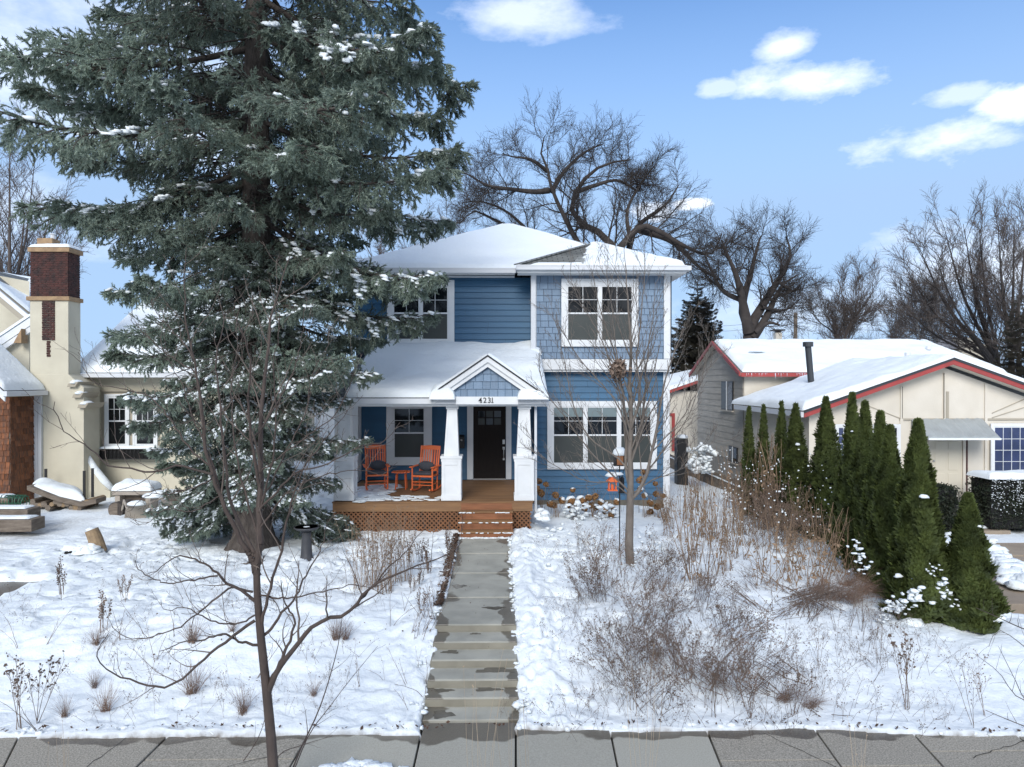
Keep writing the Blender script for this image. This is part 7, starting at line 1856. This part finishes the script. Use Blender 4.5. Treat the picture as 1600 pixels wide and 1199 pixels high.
# snow-laden low sprays at the foot of the big one
rr = random.Random(71); m = MB()
for (x, y, s) in [(1440, 925, .13), (1470, 935, .16), (1473, 912, .10), (1395, 948, .12), (1378, 968, .09), (1410, 945, .07), (1485, 940, .07), (1425, 935, .12), (1336, 856, .08), (1352, 888, .07), (1460, 890, .06)]:
    for k in range(16):
        c = P(x + rr.gauss(0, 8), y + rr.gauss(0, 6), 10.9 + rr.uniform(-.15, .15)); m.blob(c, s * rr.uniform(.15, .5), s * .4, s * rr.uniform(.10, .28), rr, .45, 7, 4, False)
tag(m.build('snow_clumps', M['snow'], smooth=True), 'white snow clumps caught on the lowest sprays of the largest arborvitae', 'snow', kind='stuff')
def hedge(px0, px1, py0, py1, Y, depth, label, n, seed, snow, m='hedge'):
    x0, x1, z0, z1 = R(px0, py0, px1, py1, Y); rg = np.random.default_rng(seed)
    z0 = min(z0, 0.2)
    t = thing('clipped_hedge', label, 'hedge', ((x0 + x1) / 2, Y, z0))
    u = rg.uniform(-1, 1, (n, 3)); k = np.argmax(np.abs(u), 1); u[np.arange(n), k] = np.sign(u[np.arange(n), k]) * rg.uniform(.82, 1, n)
    c = np.stack([(x0 + x1) / 2 + u[:, 0] * (x1 - x0) / 2, Y + depth / 2 + u[:, 1] * depth / 2, (z0 + z1) / 2 + u[:, 2] * (z1 - z0) / 2], 1)
    sh_ = 1 - 0.18 * (np.abs(u).prod(1)); c += rg.normal(size=c.shape) * 0.02
    d = norm(rg.normal(size=(n, 3)) + np.array([0, 0, .4])); e = norm(np.cross(d, rg.normal(size=(n, 3)))); s = rg.uniform(.025, .05, n)[:, None]
    V = np.stack([c - d * s, c + e * s * .4, c + d * s, c - e * s * .4], 1).reshape(-1, 3) - np.array(tuple(t.location))
    link('foliage', np_mesh('foliage', V, np.arange(len(V)).reshape(-1, 4)), M[m], t)
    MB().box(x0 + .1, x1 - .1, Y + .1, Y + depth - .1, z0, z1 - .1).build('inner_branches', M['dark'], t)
    if snow: snow_slab([(x0, Y, z1 - .04), (x1, Y, z1 - .04), (x1, Y + depth, z1 - .04), (x0, Y + depth, z1 - .04)], snow, t, name='snow', nu=40, nv=20, s=seed, edge=.2, lump=.08)
hedge(1460, 1505, 762, 835, 17.2, 0.9, 'dark round hedge half hidden left of the lone short arborvitae', 7000, 5, 0)
hedge(1547, 1660, 748, 815, 18.6, 1.0, 'clipped dark hedge topped with snow under the right window', 12000, 6, 0.16)
m = MB(); rr = random.Random(6)      # frost and snow on the hedge face
x0, x1, z0, z1 = R(1548, 752, 1640, 812, 18.6)
for k in range(420): m.blob((rr.uniform(x0, x1), 18.57, z0 + .1 + (z1 - z0) * rr.random() ** .6), rr.uniform(.004, .022), .015, rr.uniform(.004, .014), rr, .5, 6, 4)
tag(m.build('snow_specks', M['snow'], smooth=True), 'specks of snow caught in the face of the snow-topped hedge', 'snow', kind='stuff')

# shovelled banks beside the right path
rr = random.Random(91)
for nm, lb, pts, r0, Yb in (('snow_bank', 'lumpy shovelled snow bank curving beside the right garden path', [(1462, 850), (1480, 838), (1500, 840), (1530, 850), (1560, 862), (1575, 880), (1590, 888)], .2, None),):
    m = MB()
    for k in range(260):
        t = rr.random() * (len(pts) - 1); i = int(t); f = t - i; px = pts[i][0] * (1 - f) + pts[i + 1][0] * f; py = pts[i][1] * (1 - f) + pts[i + 1][1] * f
        c = PZ(px + rr.gauss(0, 9), py + 12 + rr.gauss(0, 8), 0.33); s = rr.uniform(.06, .2); m.blob(c + Vector((0, 0, .0)), s, s, s * rr.uniform(.5, .9), rr, .3, 8, 5)
    tag(m.build(nm, M['snow'], smooth=True), lb, 'snow bank', kind='stuff')

# ================================================================= DRY GARDEN PLANTS (shared meshes, one object each)
def stalks(seed, n, h0, h1, spread, r, lean=(0, 0), kids=0, kl=.25, kang=35, heads=0, hs=0.012, leaves=0, ls=0.04, base=0.08, droop=0.0, kup=0.1, wig=0.03, sub=0, headflat=0.6, tipheads=False):
    rg = np.random.default_rng(seed); N = 8
    a = rg.uniform(0, 6.28, n); b = np.stack([np.cos(a), np.sin(a), 0 * a], 1) * (rg.random(n) ** .5 * base)[:, None]
    D = norm(np.stack([rg.normal(0, spread, n) + lean[0], rg.normal(0, spread, n) + lean[1], np.ones(n)], 1)); h = rg.uniform(h0, h1, n); pts = [b - np.array([0, 0, .04])]
    for j in range(N - 1):
        pts.append(pts[-1] + D * (h / (N - 1))[:, None]); D = D + rg.normal(size=D.shape) * wig; D[:, 2] -= droop; D = norm(D)
    A = np.stack(pts, 1); Rd = np.repeat(np.linspace(r, r * .45, N)[None], n, 0)
    parts = [tubes(A, Rd, 4)]; tips = A; ends = [A[:, -1]]
    if kids:
        X, RX = sprout(A, Rd, kids, kl, kang, kup, .08, 5, rg, t0=.4, rs=.7, rmin=r * .45); parts.append(tubes(X, RX, 3)); ends.append(X[:, -1]); tips = X
        if sub:
            X2, RX2 = sprout(X, RX, sub, .5, 38, kup, .08, 4, rg, t0=.25, rs=.8, rmin=r * .4, lmin=.03); parts.append(tubes(X2, RX2, 3)); ends.append(X2[:, -1]); tips = X2
    V, F = merge(parts); nq = len(V); allF = list(F)
    exV = []
    if heads:
        E = np.concatenate(ends[1:] if len(ends) > 1 and not tipheads else ends); k = min(len(E), heads) ; E = E[rg.permutation(len(E))[:k]]
        for q in range(3):
            d = norm(rg.normal(size=(k, 3))); e = norm(np.cross(d, rg.normal(size=(k, 3)))); s = rg.uniform(.6, 1.3, k)[:, None] * hs
            exV.append(np.stack([E - d * s, E - e * s * headflat, E + d * s, E + e * s * headflat], 1).reshape(-1, 3))
    if leaves:
        k = leaves; bi = rg.integers(0, n, k); t = rg.uniform(.05, .85, k) * (N - 1); i = t.astype(int); C = A[bi, i]
        d = norm(np.stack([rg.normal(size=k), rg.normal(size=k), -rg.uniform(.2, 1.6, k)], 1)); e = norm(np.cross(d, rg.normal(size=(k, 3)))); s = rg.uniform(.5, 1.3, k)[:, None] * ls
        exV.append(np.stack([C, C + d * s * .5 + e * s * .2, C + d * s, C + d * s * .5 - e * s * .2], 1).reshape(-1, 3))
    if exV:
        X = np.concatenate(exV); allF.append(np.arange(len(X)).reshape(-1, 4) + nq); V = np.vstack([V, X])
    return np_mesh('dry_plant', V, allF)
def scatter(name, label, cat, meshes, material, spots, group, smin=.85, smax=1.15, kind=None):
    out = []
    for i, sp in enumerate(spots):
        me = meshes[i % len(meshes)]
        if not me.materials: me.materials.append(M[material])
        o = bpy.data.objects.new(name, me); COL.objects.link(o)
        x, y = sp[0], sp[1]; s = rr.uniform(smin, smax) * (sp[2] if len(sp) > 2 else 1)
        o.location = (x, y, G(x, y) + 0.02); o.rotation_euler = (0, 0, rr.uniform(-.5, .5) if len(sp) > 3 else rr.uniform(0, 6.28)); o.scale = (s, s, s)
        tag(o, label if isinstance(label, str) else label[i], cat, group, kind); out.append(o)
    return out
def ZP_(px, py):
    """point on the snowy ground seen at a pixel"""
    z = 0.5
    for _ in range(8):
        p = PZ(px, py, z); z = G(p.x, p.y)
    return p.x, p.y
rr = random.Random(123)
S_TALL = [stalks(300 + i, 9, .9, 1.5, .16, .0062, lean=(.12, 0), leaves=26, ls=.09, base=.16, kids=2, kl=.2, wig=.04) for i in range(5)]
S_BENT = [stalks(310 + i, 8, .8, 1.4, .28, .006, lean=(.25, 0), leaves=34, ls=.10, base=.2, kids=2, kl=.2, wig=.06, droop=.03) for i in range(4)]
S_ASTER = [stalks(320 + i, 11, .5, .95, .34, .0036, lean=(.45, -.1), kids=8, kl=.34, kang=36, sub=4, heads=300, hs=.0115, base=.26, droop=.05, wig=.06) for i in range(5)]
S_UMBEL = [stalks(330 + i, 4, .55, .85, .16, .004, kids=7, kl=.34, kang=40, sub=3, heads=70, hs=.016, base=.06, kup=.5) for i in range(3)]
S_GRASS = [stalks(340 + i, 90, .25, .5, .35, .0018, base=.06, droop=.05, wig=.05) for i in range(3)]
S_HYD = [stalks(350 + i, 7, .55, .95, .14, .005, base=.14, wig=.04, kids=1, kl=.2) for i in range(3)]
S_UPR = [stalks(360 + i, 34, .9, 1.45, .13, .0042, leaves=60, ls=.045, base=.22, kids=5, kl=.12, kang=50, sub=3, heads=420, hs=.011, kup=.2, wig=.02) for i in range(3)]
S_SPIKE = [stalks(370 + i, 5, .35, .6, .12, .004, kids=22, kl=.10, kang=60, heads=110, hs=.014, base=.05) for i in range(3)]
S_TWIG = [stalks(380 + i, 2, .4, .8, .5, .004, kids=3, kl=.3, base=.03, wig=.08, droop=.03) for i in range(3)]
S_FINE = [stalks(390 + i, 3, .5, .8, .14, .003, kids=7, kl=.45, kang=45, sub=3, heads=46, hs=.010, base=.04, kup=.25) for i in range(3)]

# tall leaning stalks right of the blue house and along the arborvitae
def quad_spots(quad, n, sc=(1, 1)):
    out = []
    for _ in range(n):
        u, v = rr.random(), rr.random()
        x = (quad[0][0] * (1 - u) + quad[1][0] * u) * (1 - v) + (quad[3][0] * (1 - u) + quad[2][0] * u) * v
        y = (quad[0][1] * (1 - u) + quad[1][1] * u) * (1 - v) + (quad[3][1] * (1 - u) + quad[2][1] * u) * v
        a, b = ZP_(x, y); out.append((a, b, rr.uniform(*sc)))
    return out
scatter('dry_stalk_clump', 'tan dead perennial stalks leaning out of the snow right of the lawn tree', 'dead plant', S_TALL, 'stalk', quad_spots([(1060, 800), (1180, 790), (1260, 900), (1080, 920)], 20, (.9, 1.15)), 'tan dead stalks between the lawn tree and the arborvitae')
scatter('dry_stalk_clump', 'bent tan stalks with shrivelled leaves in front of the arborvitae', 'dead plant', S_BENT, 'stalk', quad_spots([(1180, 810), (1290, 850), (1330, 920), (1180, 920)], 18, (.85, 1.1)), 'bent stalks in front of the arborvitae')
scatter('dry_stalk_clump', 'tall tan stalks crowding the picket fence', 'dead plant', S_TALL, 'stalk', quad_spots([(1120, 775), (1200, 765), (1260, 830), (1170, 830)], 13, (1.2, 1.6)), 'tall stalks by the picket fence', 1, 1.3)
scatter('dry_stalk_clump', 'grey-brown stalk tangle with puffs of snow beside the slim arborvitae', 'dead plant', S_ASTER, 'weed', quad_spots([(1150, 800), (1225, 790), (1265, 860), (1180, 860)], 16, (1.3, 1.8)), 'snowy stalk tangle by the slim arborvitae')
scatter('dry_stalk_clump', 'sparse stalks at the corner of the blue house', 'dead plant', S_TALL, 'stalk', quad_spots([(1035, 815), (1080, 790), (1100, 850), (1040, 850)], 9, (.6, .9)), 'sparse stalks by the house corner')
# puffs of snow in the stalks
m = MB()
for k in range(330):
    x, y = ZP_(rr.uniform(1120, 1300), rr.uniform(800, 880)); h = rr.uniform(.4, 1.7) * (1.1 if y > 15 else .6); s = rr.uniform(.004, .022); m.blob((x, y, G(x, y) + h), s * rr.uniform(.7, 1.4), s, s * rr.uniform(.5, 1.2), rr, .45, 6, 4, False)
tag(m.build('snow_puffs', M['snow'], smooth=True), 'small puffs of snow caught among the stalks by the arborvitae', 'snow', kind='stuff')
# brown aster mass in the middle of the right bed
scatter('dry_aster', 'dark brown branching weed in the thick tangle right of the steps', 'dead plant', S_ASTER, 'weed', quad_spots([(900, 890), (1110, 920), (1200, 1070), (960, 1070)], 24, (.7, 1.15)), 'brown weeds tangled in the right flower bed')
scatter('dry_aster', 'thin brown weed bending near the sidewalk', 'dead plant', S_ASTER, 'weed', quad_spots([(980, 1050), (1150, 1040), (1210, 1110), (1010, 1130)], 10, (.7, 1.0)), 'brown weeds near the sidewalk')
scatter('dry_aster', 'sparse fine weed on the snow around the lawn tree', 'dead plant', S_FINE, 'weed', quad_spots([(880, 850), (1060, 860), (1060, 930), (900, 950)], 26, (.6, 1.0)), 'fine weeds around the lawn tree')
S_WISP = [stalks(440 + i, 16, .15, .5, .5, .0022, kids=4, kl=.4, sub=2, heads=60, hs=.009, base=.5, droop=.03, wig=.08) for i in range(4)]
tag(scatter('weed_wisps', 'fine brown wisps of weeds poking everywhere through the snow of the right bed', 'weeds', S_WISP[:1], 'weed', [(2.4, 12.0)], None)[0], kind='stuff')
_V, _F, _n = [], [], 0
for k in range(150):
    me_ = S_WISP[k % 4]; nv_ = len(me_.vertices); co = np.empty(nv_ * 3, np.float32); me_.vertices.foreach_get('co', co); co = co.reshape(-1, 3)
    x, y = ZP_(rr.uniform(800, 1480), rr.uniform(850, 1135)) if k < 115 else ZP_(rr.uniform(20, 690), rr.uniform(880, 1125))
    if k % 4 < 3 and WX0 - .5 < x < WX1 + .3: continue
    a = rr.uniform(0, 6.28); s_ = rr.uniform(.5, 1.1); c_, t_ = math.cos(a) * s_, math.sin(a) * s_
    q = np.stack([co[:, 0] * c_ - co[:, 1] * t_ + x, co[:, 0] * t_ + co[:, 1] * c_ + y, co[:, 2] * s_ + G(x, y) + .02], 1)
    _V.append(q); f_ = [tuple(i + _n for i in p_.vertices) for p_ in me_.polygons]; _F += f_; _n += nv_
tag(link('weed_wisps', np_mesh('weed_wisps', np.vstack(_V), np.array(_F)), M['weed']), 'scattered fine brown wisps poking through the snow of both lawns', 'weeds', kind='stuff')
scatter('dry_aster', 'sparse weed on the snow slope left of the short arborvitae', 'dead plant', S_FINE, 'weed', quad_spots([(1180, 930), (1400, 960), (1400, 1040), (1160, 1060)], 16, (.6, 1.0)), 'weeds on the open right slope')
scatter('fallen_stalks', 'flattened brown stalks lying on the snow below the arborvitae', 'dead plant', [stalks(401, 14, .5, .9, .5, .005, lean=(1.8, -.4), leaves=30, ls=.06, base=.25, kids=4, kl=.25, droop=.03), stalks(402, 12, .5, .9, .6, .005, lean=(-1.5, -.3), leaves=30, ls=.06, base=.25, kids=4, kl=.25, droop=.03)], 'weed', quad_spots([(1180, 900), (1330, 920), (1320, 985), (1170, 975)], 12, (.8, 1.1)), 'flattened stalks below the arborvitae')
scatter('fallen_stalks', 'broken stalks lying on the snow near the right sidewalk edge', 'dead plant', [stalks(403, 6, .4, .7, .5, .005, lean=(1.4, -.8), leaves=14, ls=.05, base=.15, kids=4, kl=.25)], 'weed', quad_spots([(1100, 1040), (1330, 1060), (1330, 1130), (1100, 1110)], 8, (.7, 1.1)), 'broken stalks near the right sidewalk edge')
# reddish ornamental grass flopped before the arborvitae
S_FLOP = [stalks(410 + i, 130, .4, 1.1, .6, .0024, lean=(.7, -.3), base=.2, droop=.11, wig=.03, heads=0) for i in range(2)]
for i, (px, py, s, lb) in enumerate([(1300, 935, .8, 'reddish dry grass flopping right in front of the tall arborvitae'), (1318, 915, .7, 'dry grass clump at the foot of the narrow arborvitae'), (1275, 925, .6, 'left end clump of the flopped reddish grass'), (1345, 925, .6, 'small dry grass clump touching the lowest green sprays'), (1325, 938, .95, 'reddish dry grass clump between the arborvitae row and the snow clumps'), (1350, 905, .8, 'reddish dry grass leaning against the largest arborvitae'), (1222, 1095, .42, 'low tuft of rusty grass near the right sidewalk'), (1262, 1105, .36, 'small rusty grass tuft just right of another near the sidewalk')]):
    x, y = ZP_(px, py); scatter('ornamental_grass', lb, 'dry grass', [S_FLOP[i % 2]], 'redgrass', [(x, y, s, 1)], None)
# grass tufts on the left lawn
TU = [(148, 1075, 'reddish grass tuft left of the long low branch'), (165, 1112, 'reddish grass tuft close to the sidewalk at left'), (100, 1120, 'pale grass tuft nearest the sidewalk at far left'), (300, 1085, 'dark grass tuft under the long low branch'), (362, 990, 'grass tuft just left of the foreground trunk'), (380, 1115, 'small grass tuft beside the foreground trunk near the sidewalk'), (540, 1000, 'reddish grass tuft right of the foreground trunk'), (150, 1010, 'grass tuft among snapped stalks on the left lawn'), (490, 1090, 'pale reddish tuft between the foreground trunk and the steps'), (300, 1005, 'wispy tuft in the open left lawn'), (525, 1000, 'dull tuft beside the reddish one right of the trunk')]
for i, (px, py, lb) in enumerate(TU):
    x, y = ZP_(px, py); scatter('grass_tuft', lb, 'dry grass', [S_GRASS[i % 3]], 'redgrass', [(x, y, rr.uniform(.6, .95))], None)
# snapped stalks and spikes on the left lawn
LT = [(25, 1015), (70, 1010), (95, 940), (165, 1015), (175, 1010), (190, 1000), (230, 1080), (60, 1140), (270, 995), (195, 945), (290, 1090), (350, 1080), (240, 1040), (400, 1060), (560, 1075), (600, 1065), (640, 1080), (655, 1050), (665, 1090), (640, 1110), (630, 960), (610, 980), (560, 950)]
scatter('snapped_stalk', 'thin snapped stalk sticking out of the snow of the left lawn', 'dead plant', S_TWIG, 'weed', [ZP_(*q) for q in LT], 'snapped stalks on the left lawn', .6, 1.1)
SPK = [(96, 930), (195, 940), (160, 985), (640, 890), (655, 880), (668, 895), (700, 870), (645, 930), (655, 920), (670, 905), (660, 960)]
scatter('seed_spike', 'feathery brown seed spike standing in the snow of the left lawn', 'dead plant', S_SPIKE, 'weed', [ZP_(*q) for q in SPK], 'feathery seed spikes on the left lawn', .7, 1.2)
scatter('dry_stalk_clump', 'brown stalks leaning along the left edge of the front walk', 'dead plant', [stalks(420, 12, .35, .8, .3, .0045, lean=(.25, .1), leaves=20, ls=.06, base=.15, kids=2)], 'weed', [ZP_(x, y) for x, y in ((700, 905), (690, 925), (680, 950), (668, 970), (712, 880), (655, 1000))], 'stalks along the left edge of the walk', .7, 1.0)
# upright pale clump before the deck
for i, (px, py, lb) in enumerate([(572, 918, 'tall pale seed-headed clump at left before the deck'), (598, 925, 'tall pale seed-headed clump in the middle before the deck'), (624, 912, 'tall pale seed-headed clump at right before the deck')]):
    x, y = ZP_(px, py); scatter('tall_sedum', lb, 'dead plant', [S_UPR[i]], 'stalk', [(x, y, 1.0)], None, .95, 1.05)
for (px, py, lb) in [(30, 1165, 'dry plant with flat brown seed heads at the lower left corner'), (50, 1130, 'second flat-headed dry plant just behind the lower left corner one')]:
    x, y = ZP_(px, min(py, 1140)); scatter('yarrow', lb, 'dead plant', [S_UMBEL[0] if px == 30 else S_UMBEL[1]], 'weed', [(x, y, 1.0)], None)
for i, (px, py, lb) in enumerate([(1115, 1120, 'branching seed-headed weed near the sidewalk left of the thin tall one'), (1180, 1125, 'dark seed-headed weed leaning over the sidewalk edge'), (1240, 1115, 'seed-headed weed beside the rusty grass tufts'), (1418, 1110, 'tall fine branching weed near the sidewalk at right'), (1520, 1135, 'bushy fine weed near the sidewalk at far right'), (1540, 1120, 'bushy fine weed close to the right edge of the picture')]):
    x, y = ZP_(px, py); scatter('seed_weed', lb, 'dead plant', [(S_FINE if i > 3 else S_UMBEL)[i % 3]], 'weed', [(x, y, 1.05 if i != 3 else 1.3)], None)
# near stems at the lower edge
for i, (px, Y, hpy, lb) in enumerate([(742, 6.5, 1010, 'pale thin grass stems rising at the lower edge left of centre walk joint'), (818, 6.4, 1090, 'pale thin grass stems rising from the lower edge right of the walk'), (1010, 6.5, 1000, 'pale thin stems rising from the lower edge below the brown weeds'), (95, 6.5, 1120, 'pale grass stems at the lower left edge'), (1345, 6.4, 1120, 'thin weed stems at the lower edge at right')]):
    x = P(px, 1199, Y).x; H = P(px, hpy, Y).z
    me = stalks(430 + i, 7, H * .7, H, .05, .0022, base=.12, heads=8, hs=.008, tipheads=True); me.materials.append(M['palestalk'])
    o = tag(link('pale_grass', me), lb, 'dry grass'); o.location = (x, Y, 0)

# hydrangeas along the right foundation
def bloom_mesh(seed):
    rg = np.random.default_rng(seed); n = 170; c = norm(rg.normal(size=(n, 3))) * (0.085 * rg.uniform(.75, 1, n))[:, None] * np.array([1, 1, .8]); d = norm(rg.normal(size=(n, 3))); e = norm(np.cross(d, c)); s = .02
    V = np.stack([c - d * s, c + e * s, c + d * s, c - e * s], 1).reshape(-1, 3); me = np_mesh('bloom', V, np.arange(len(V)).reshape(-1, 4)); me.materials.append(M['bloom']); return me
BL = [bloom_mesh(i) for i in range(3)]
sm = MB(); sm.blob((0, 0, 0.03), .10, .10, .085, random.Random(1), .3, 9, 6); sme = bpy.data.meshes.new('snow_cap'); sme.from_pydata(sm.v, [], sm.f); sme.shade_smooth(); sme.materials.append(M['snow'])
for me_ in S_HYD: me_.materials.append(M['stalk'])
HY = [((848, 812), [(842, 752, 0), (853, 757, 0), (846, 771, 0), (838, 764, 0)], 'brown-headed hydrangea beside the porch downspout'),
      ((870, 812), [(868, 774, 0), (866, 790, 0), (895, 766, 1), (860, 788, 1), (878, 782, 1)], 'hydrangea with three brown heads left of the snow-capped ones'),
      ((895, 816), [(893, 784, 2), (901, 788, 2), (908, 783, 2), (905, 793, 2), (913, 794, 2), (894, 798, 2), (888, 790, 2)], 'snow-capped hydrangea under the left part of the triple window'),
      ((925, 812), [(920, 778, 1), (930, 776, 0), (923, 790, 2), (931, 794, 2), (938, 786, 2), (945, 795, 2), (916, 785, 2)], 'hydrangea with mixed brown and snow-capped heads under the triple window'),
      ((955, 815), [(950, 790, 2), (958, 797, 2), (963, 785, 2), (945, 800, 2), (955, 805, 2), (962, 803, 2)], 'snow-capped hydrangea just left of the lawn tree trunk'),
      ((1010, 815), [(1000, 750, 0), (1005, 738, 0), (1000, 765, 2), (1006, 775, 2), (1016, 786, 1), (1025, 772, 0), (1027, 792, 0)], 'hydrangea right of the lawn tree trunk with brown heads'),
      ((1030, 818), [(1033, 790, 0), (1024, 756, 0), (1016, 800, 0), (1036, 775, 0)], 'hydrangea at the right corner of the blue house')]
for i, ((px, py), bl, lb) in enumerate(HY):
    Y = 18.5; b = P(px, py, Y); gz_ = G(b.x, Y) - .02
    t = thing('hydrangea', lb, 'shrub', (b.x, Y, gz_), 'hydrangeas along the foundation')
    o = bpy.data.objects.new('stems', S_HYD[i % 3]); COL.objects.link(o); o.parent = t; o.rotation_euler = (0, 0, i)
    m = MB()
    for (x, y, k) in bl:
        yy = Y + rr.uniform(-.35, .35); c = P(x, y, yy); q = bpy.data.objects.new('bloom', BL[rr.randint(0, 2)]); COL.objects.link(q); q.parent = t; q.location = c - t.location; q.rotation_euler = (rr.random(), rr.random(), rr.random() * 6); s = rr.uniform(.85, 1.25); q.scale = (s, s, s)
        m.tube([(b.x + rr.uniform(-.1, .1), Y, gz_), ((b.x + c.x) / 2, (Y + yy) / 2, (gz_ + c.z) / 2 + .05), (c.x, yy, c.z)], .005, 4)
        if k: 
            q2 = bpy.data.objects.new('snow', sme); COL.objects.link(q2); q2.parent = q; q2.scale = (.95, .9, .75) if k == 2 else (.6, .55, .4); q2.location = (0, 0, 0.03)
    m.build('flower_stems', M['stalk'], t)
m = MB()
for k in range(60):
    c = P(rr.uniform(880, 965), rr.uniform(788, 814), 18.1 + rr.uniform(-.3, .4)); s = rr.uniform(.02, .075); m.blob(c, s * rr.uniform(.8, 1.6), s, s * rr.uniform(.4, .8), rr, .45, 8, 5, False)
tag(m.build('snow_clumps', M['snow'], smooth=True), 'round snow clumps heaped over the hydrangeas below the triple window', 'snow', kind='stuff')
m = MB(); c = P(846, 802, 16.9)
for k in range(14): m.blob((c.x + rr.uniform(-.1, .1), 16.85 + rr.uniform(-.2, .2), c.z + rr.uniform(-.15, .05)), .12, .12, .09, rr, .2, 8, 5)
tag(m.build('snow_heap', M['snow'], smooth=True), 'heap of snow at the foot of the porch downspout right of the steps', 'snow heap', kind='stuff')
scatter('dry_stalk_clump', 'brown twiggy stems against the blue siding under the triple window', 'dead plant', S_FINE, 'weed', [(P(x, 800, 18.9).x, 18.9 + rr.uniform(-.3, .3), 1) for x in (860, 905, 925, 940, 975, 1000, 1012, 1022, 1034)], 'twiggy stems along the foundation', .8, 1.1)

# bird feeders hanging by the lawn tree
FYd = 14.6
bh = P(969, 722, FYd); t = thing('birdhouse', 'cedar birdhouse on a pole with a tall snow cap beside the lawn tree', 'birdhouse', (bh.x, FYd, bh.z))
x0, x1, z0, z1 = R(964, 712, 974, 727, FYd)
MB().prism([(x0, FYd, z0), (x1, FYd, z0), (x1, FYd, z1), ((x0 + x1) / 2, FYd, z1 + .07), (x0, FYd, z1)], (0, .14, 0)).build('body', M['birdhouse'], t)
MB().box(x0 - .05, x0 - .01, FYd, FYd + .14, z0 + .0, z1).box(x1 + .01, x1 + .05, FYd, FYd + .14, z0, z1).box(x0 - .06, x1 + .06, FYd - .02, FYd + .16, z0 - .02, z0 - .002).build('feeder_frame', M['black'], t)
MB().blob(((x0 + x1) / 2, FYd + .07, z1 + .03), .15, .13, .14, random.Random(2), .06, 12, 6).build('snow', M['snow'], t, smooth=True)
gzz = G(bh.x, FYd); MB().tube([((x0 + x1) / 2, FYd + .07, gzz - .1), ((x0 + x1) / 2, FYd + .07, z0 - .02)], .012, 6).build('pole', M['black'], t)
c = P(957, 752, FYd - .1); t = thing('lantern_feeder', 'orange peaked bird feeder under a snow cap beside the lawn tree trunk', 'bird feeder', (c.x, FYd - .1, c.z - .15))
x0, x1, z0, z1 = R(951, 746, 963, 767, FYd - .1); yy = FYd - .1; xm = (x0 + x1) / 2
m = MB().box(x0 - .02, x1 + .02, yy - .06, yy + .1, z0, z0 + .02)
for u in (x0, x1 - .015): m.box(u, u + .015, yy - .05, yy - .03, z0 + .02, z1 - .09).box(u, u + .015, yy + .07, yy + .09, z0 + .02, z1 - .09)
m.build('tray', M['orange'], t); MB().prism([(x0 - .04, yy - .07, z1 - .09), (x1 + .04, yy - .07, z1 - .09), (xm, yy - .07, z1 + .04)], (0, .18, 0)).build('roof', M['orange'], t)
MB().lathe((xm, yy + .02, z0 + .02), [(.03, 0), (.03, .1), (.02, .12)], 8).build('seed_tube', M['orange'], t)
MB().blob((xm - .02, yy, z1 + .03), .13, .10, .08, random.Random(5), .1, 12, 6).blob((xm + .12, yy + .05, z1 + .05), .12, .08, .05, random.Random(6), .1, 10, 5).build('snow', M['snow'], t, smooth=True)
MB().tube([(xm, yy + .02, z1 + .02), (xm + .02, yy + .02, z1 + .12)], .006, 5).build('hanger', M['black'], t)
c = P(972, 760, FYd + .2); t = thing('tube_feeder', 'dark tube bird feeder hanging behind the lawn tree trunk', 'bird feeder', (c.x, FYd + .2, c.z))
MB().lathe((c.x, FYd + .2, c.z - .12), [(.05, 0), (.045, .02), (.045, .26), (.06, .27), (.02, .32)], 12).build('tube', M['black'], t); MB().lathe((c.x, FYd + .2, c.z - .14), [(.08, 0), (.085, .02)], 12).build('tray', M['black'], t)
MB().tube([(c.x, FYd + .2, c.z + .2), (c.x + .06, FYd + .2, c.z + .42), (c.x + .12, FYd + .2, c.z + .3), (c.x + .12, FYd + .2, G(c.x, FYd) - .1)], .008, 6).build('hook_pole', M['black'], t)
# snow boulders and covered pots by the side yard
m = MB()
for k in range(110):
    c = P(rr.gauss(1096, 8), rr.uniform(694, 738), 25.5 + rr.uniform(-.4, .4)); s = rr.uniform(.03, .11); m.blob(c, s * rr.uniform(.8, 1.5), s, s * rr.uniform(.5, 1), rr, .4, 8, 5, False)
c = P(1066, 684, 26.4); m.blob(c, .22, .28, .12, rr, .15, 12, 6)
tag(m.build('snow_clumps', M['snow'], smooth=True), 'snow-covered shrubs in the gap between the houses', 'snow', kind='stuff')
c = P(1066, 690, 26.3); t = tag(MB().box(c.x - .2, c.x + .2, 26.2, 26.7, -0.1, c.z + .1).build('dark_bin', M['black'], bevel=.03), 'dark bin with snow on its lid in the gap between the houses', 'bin')
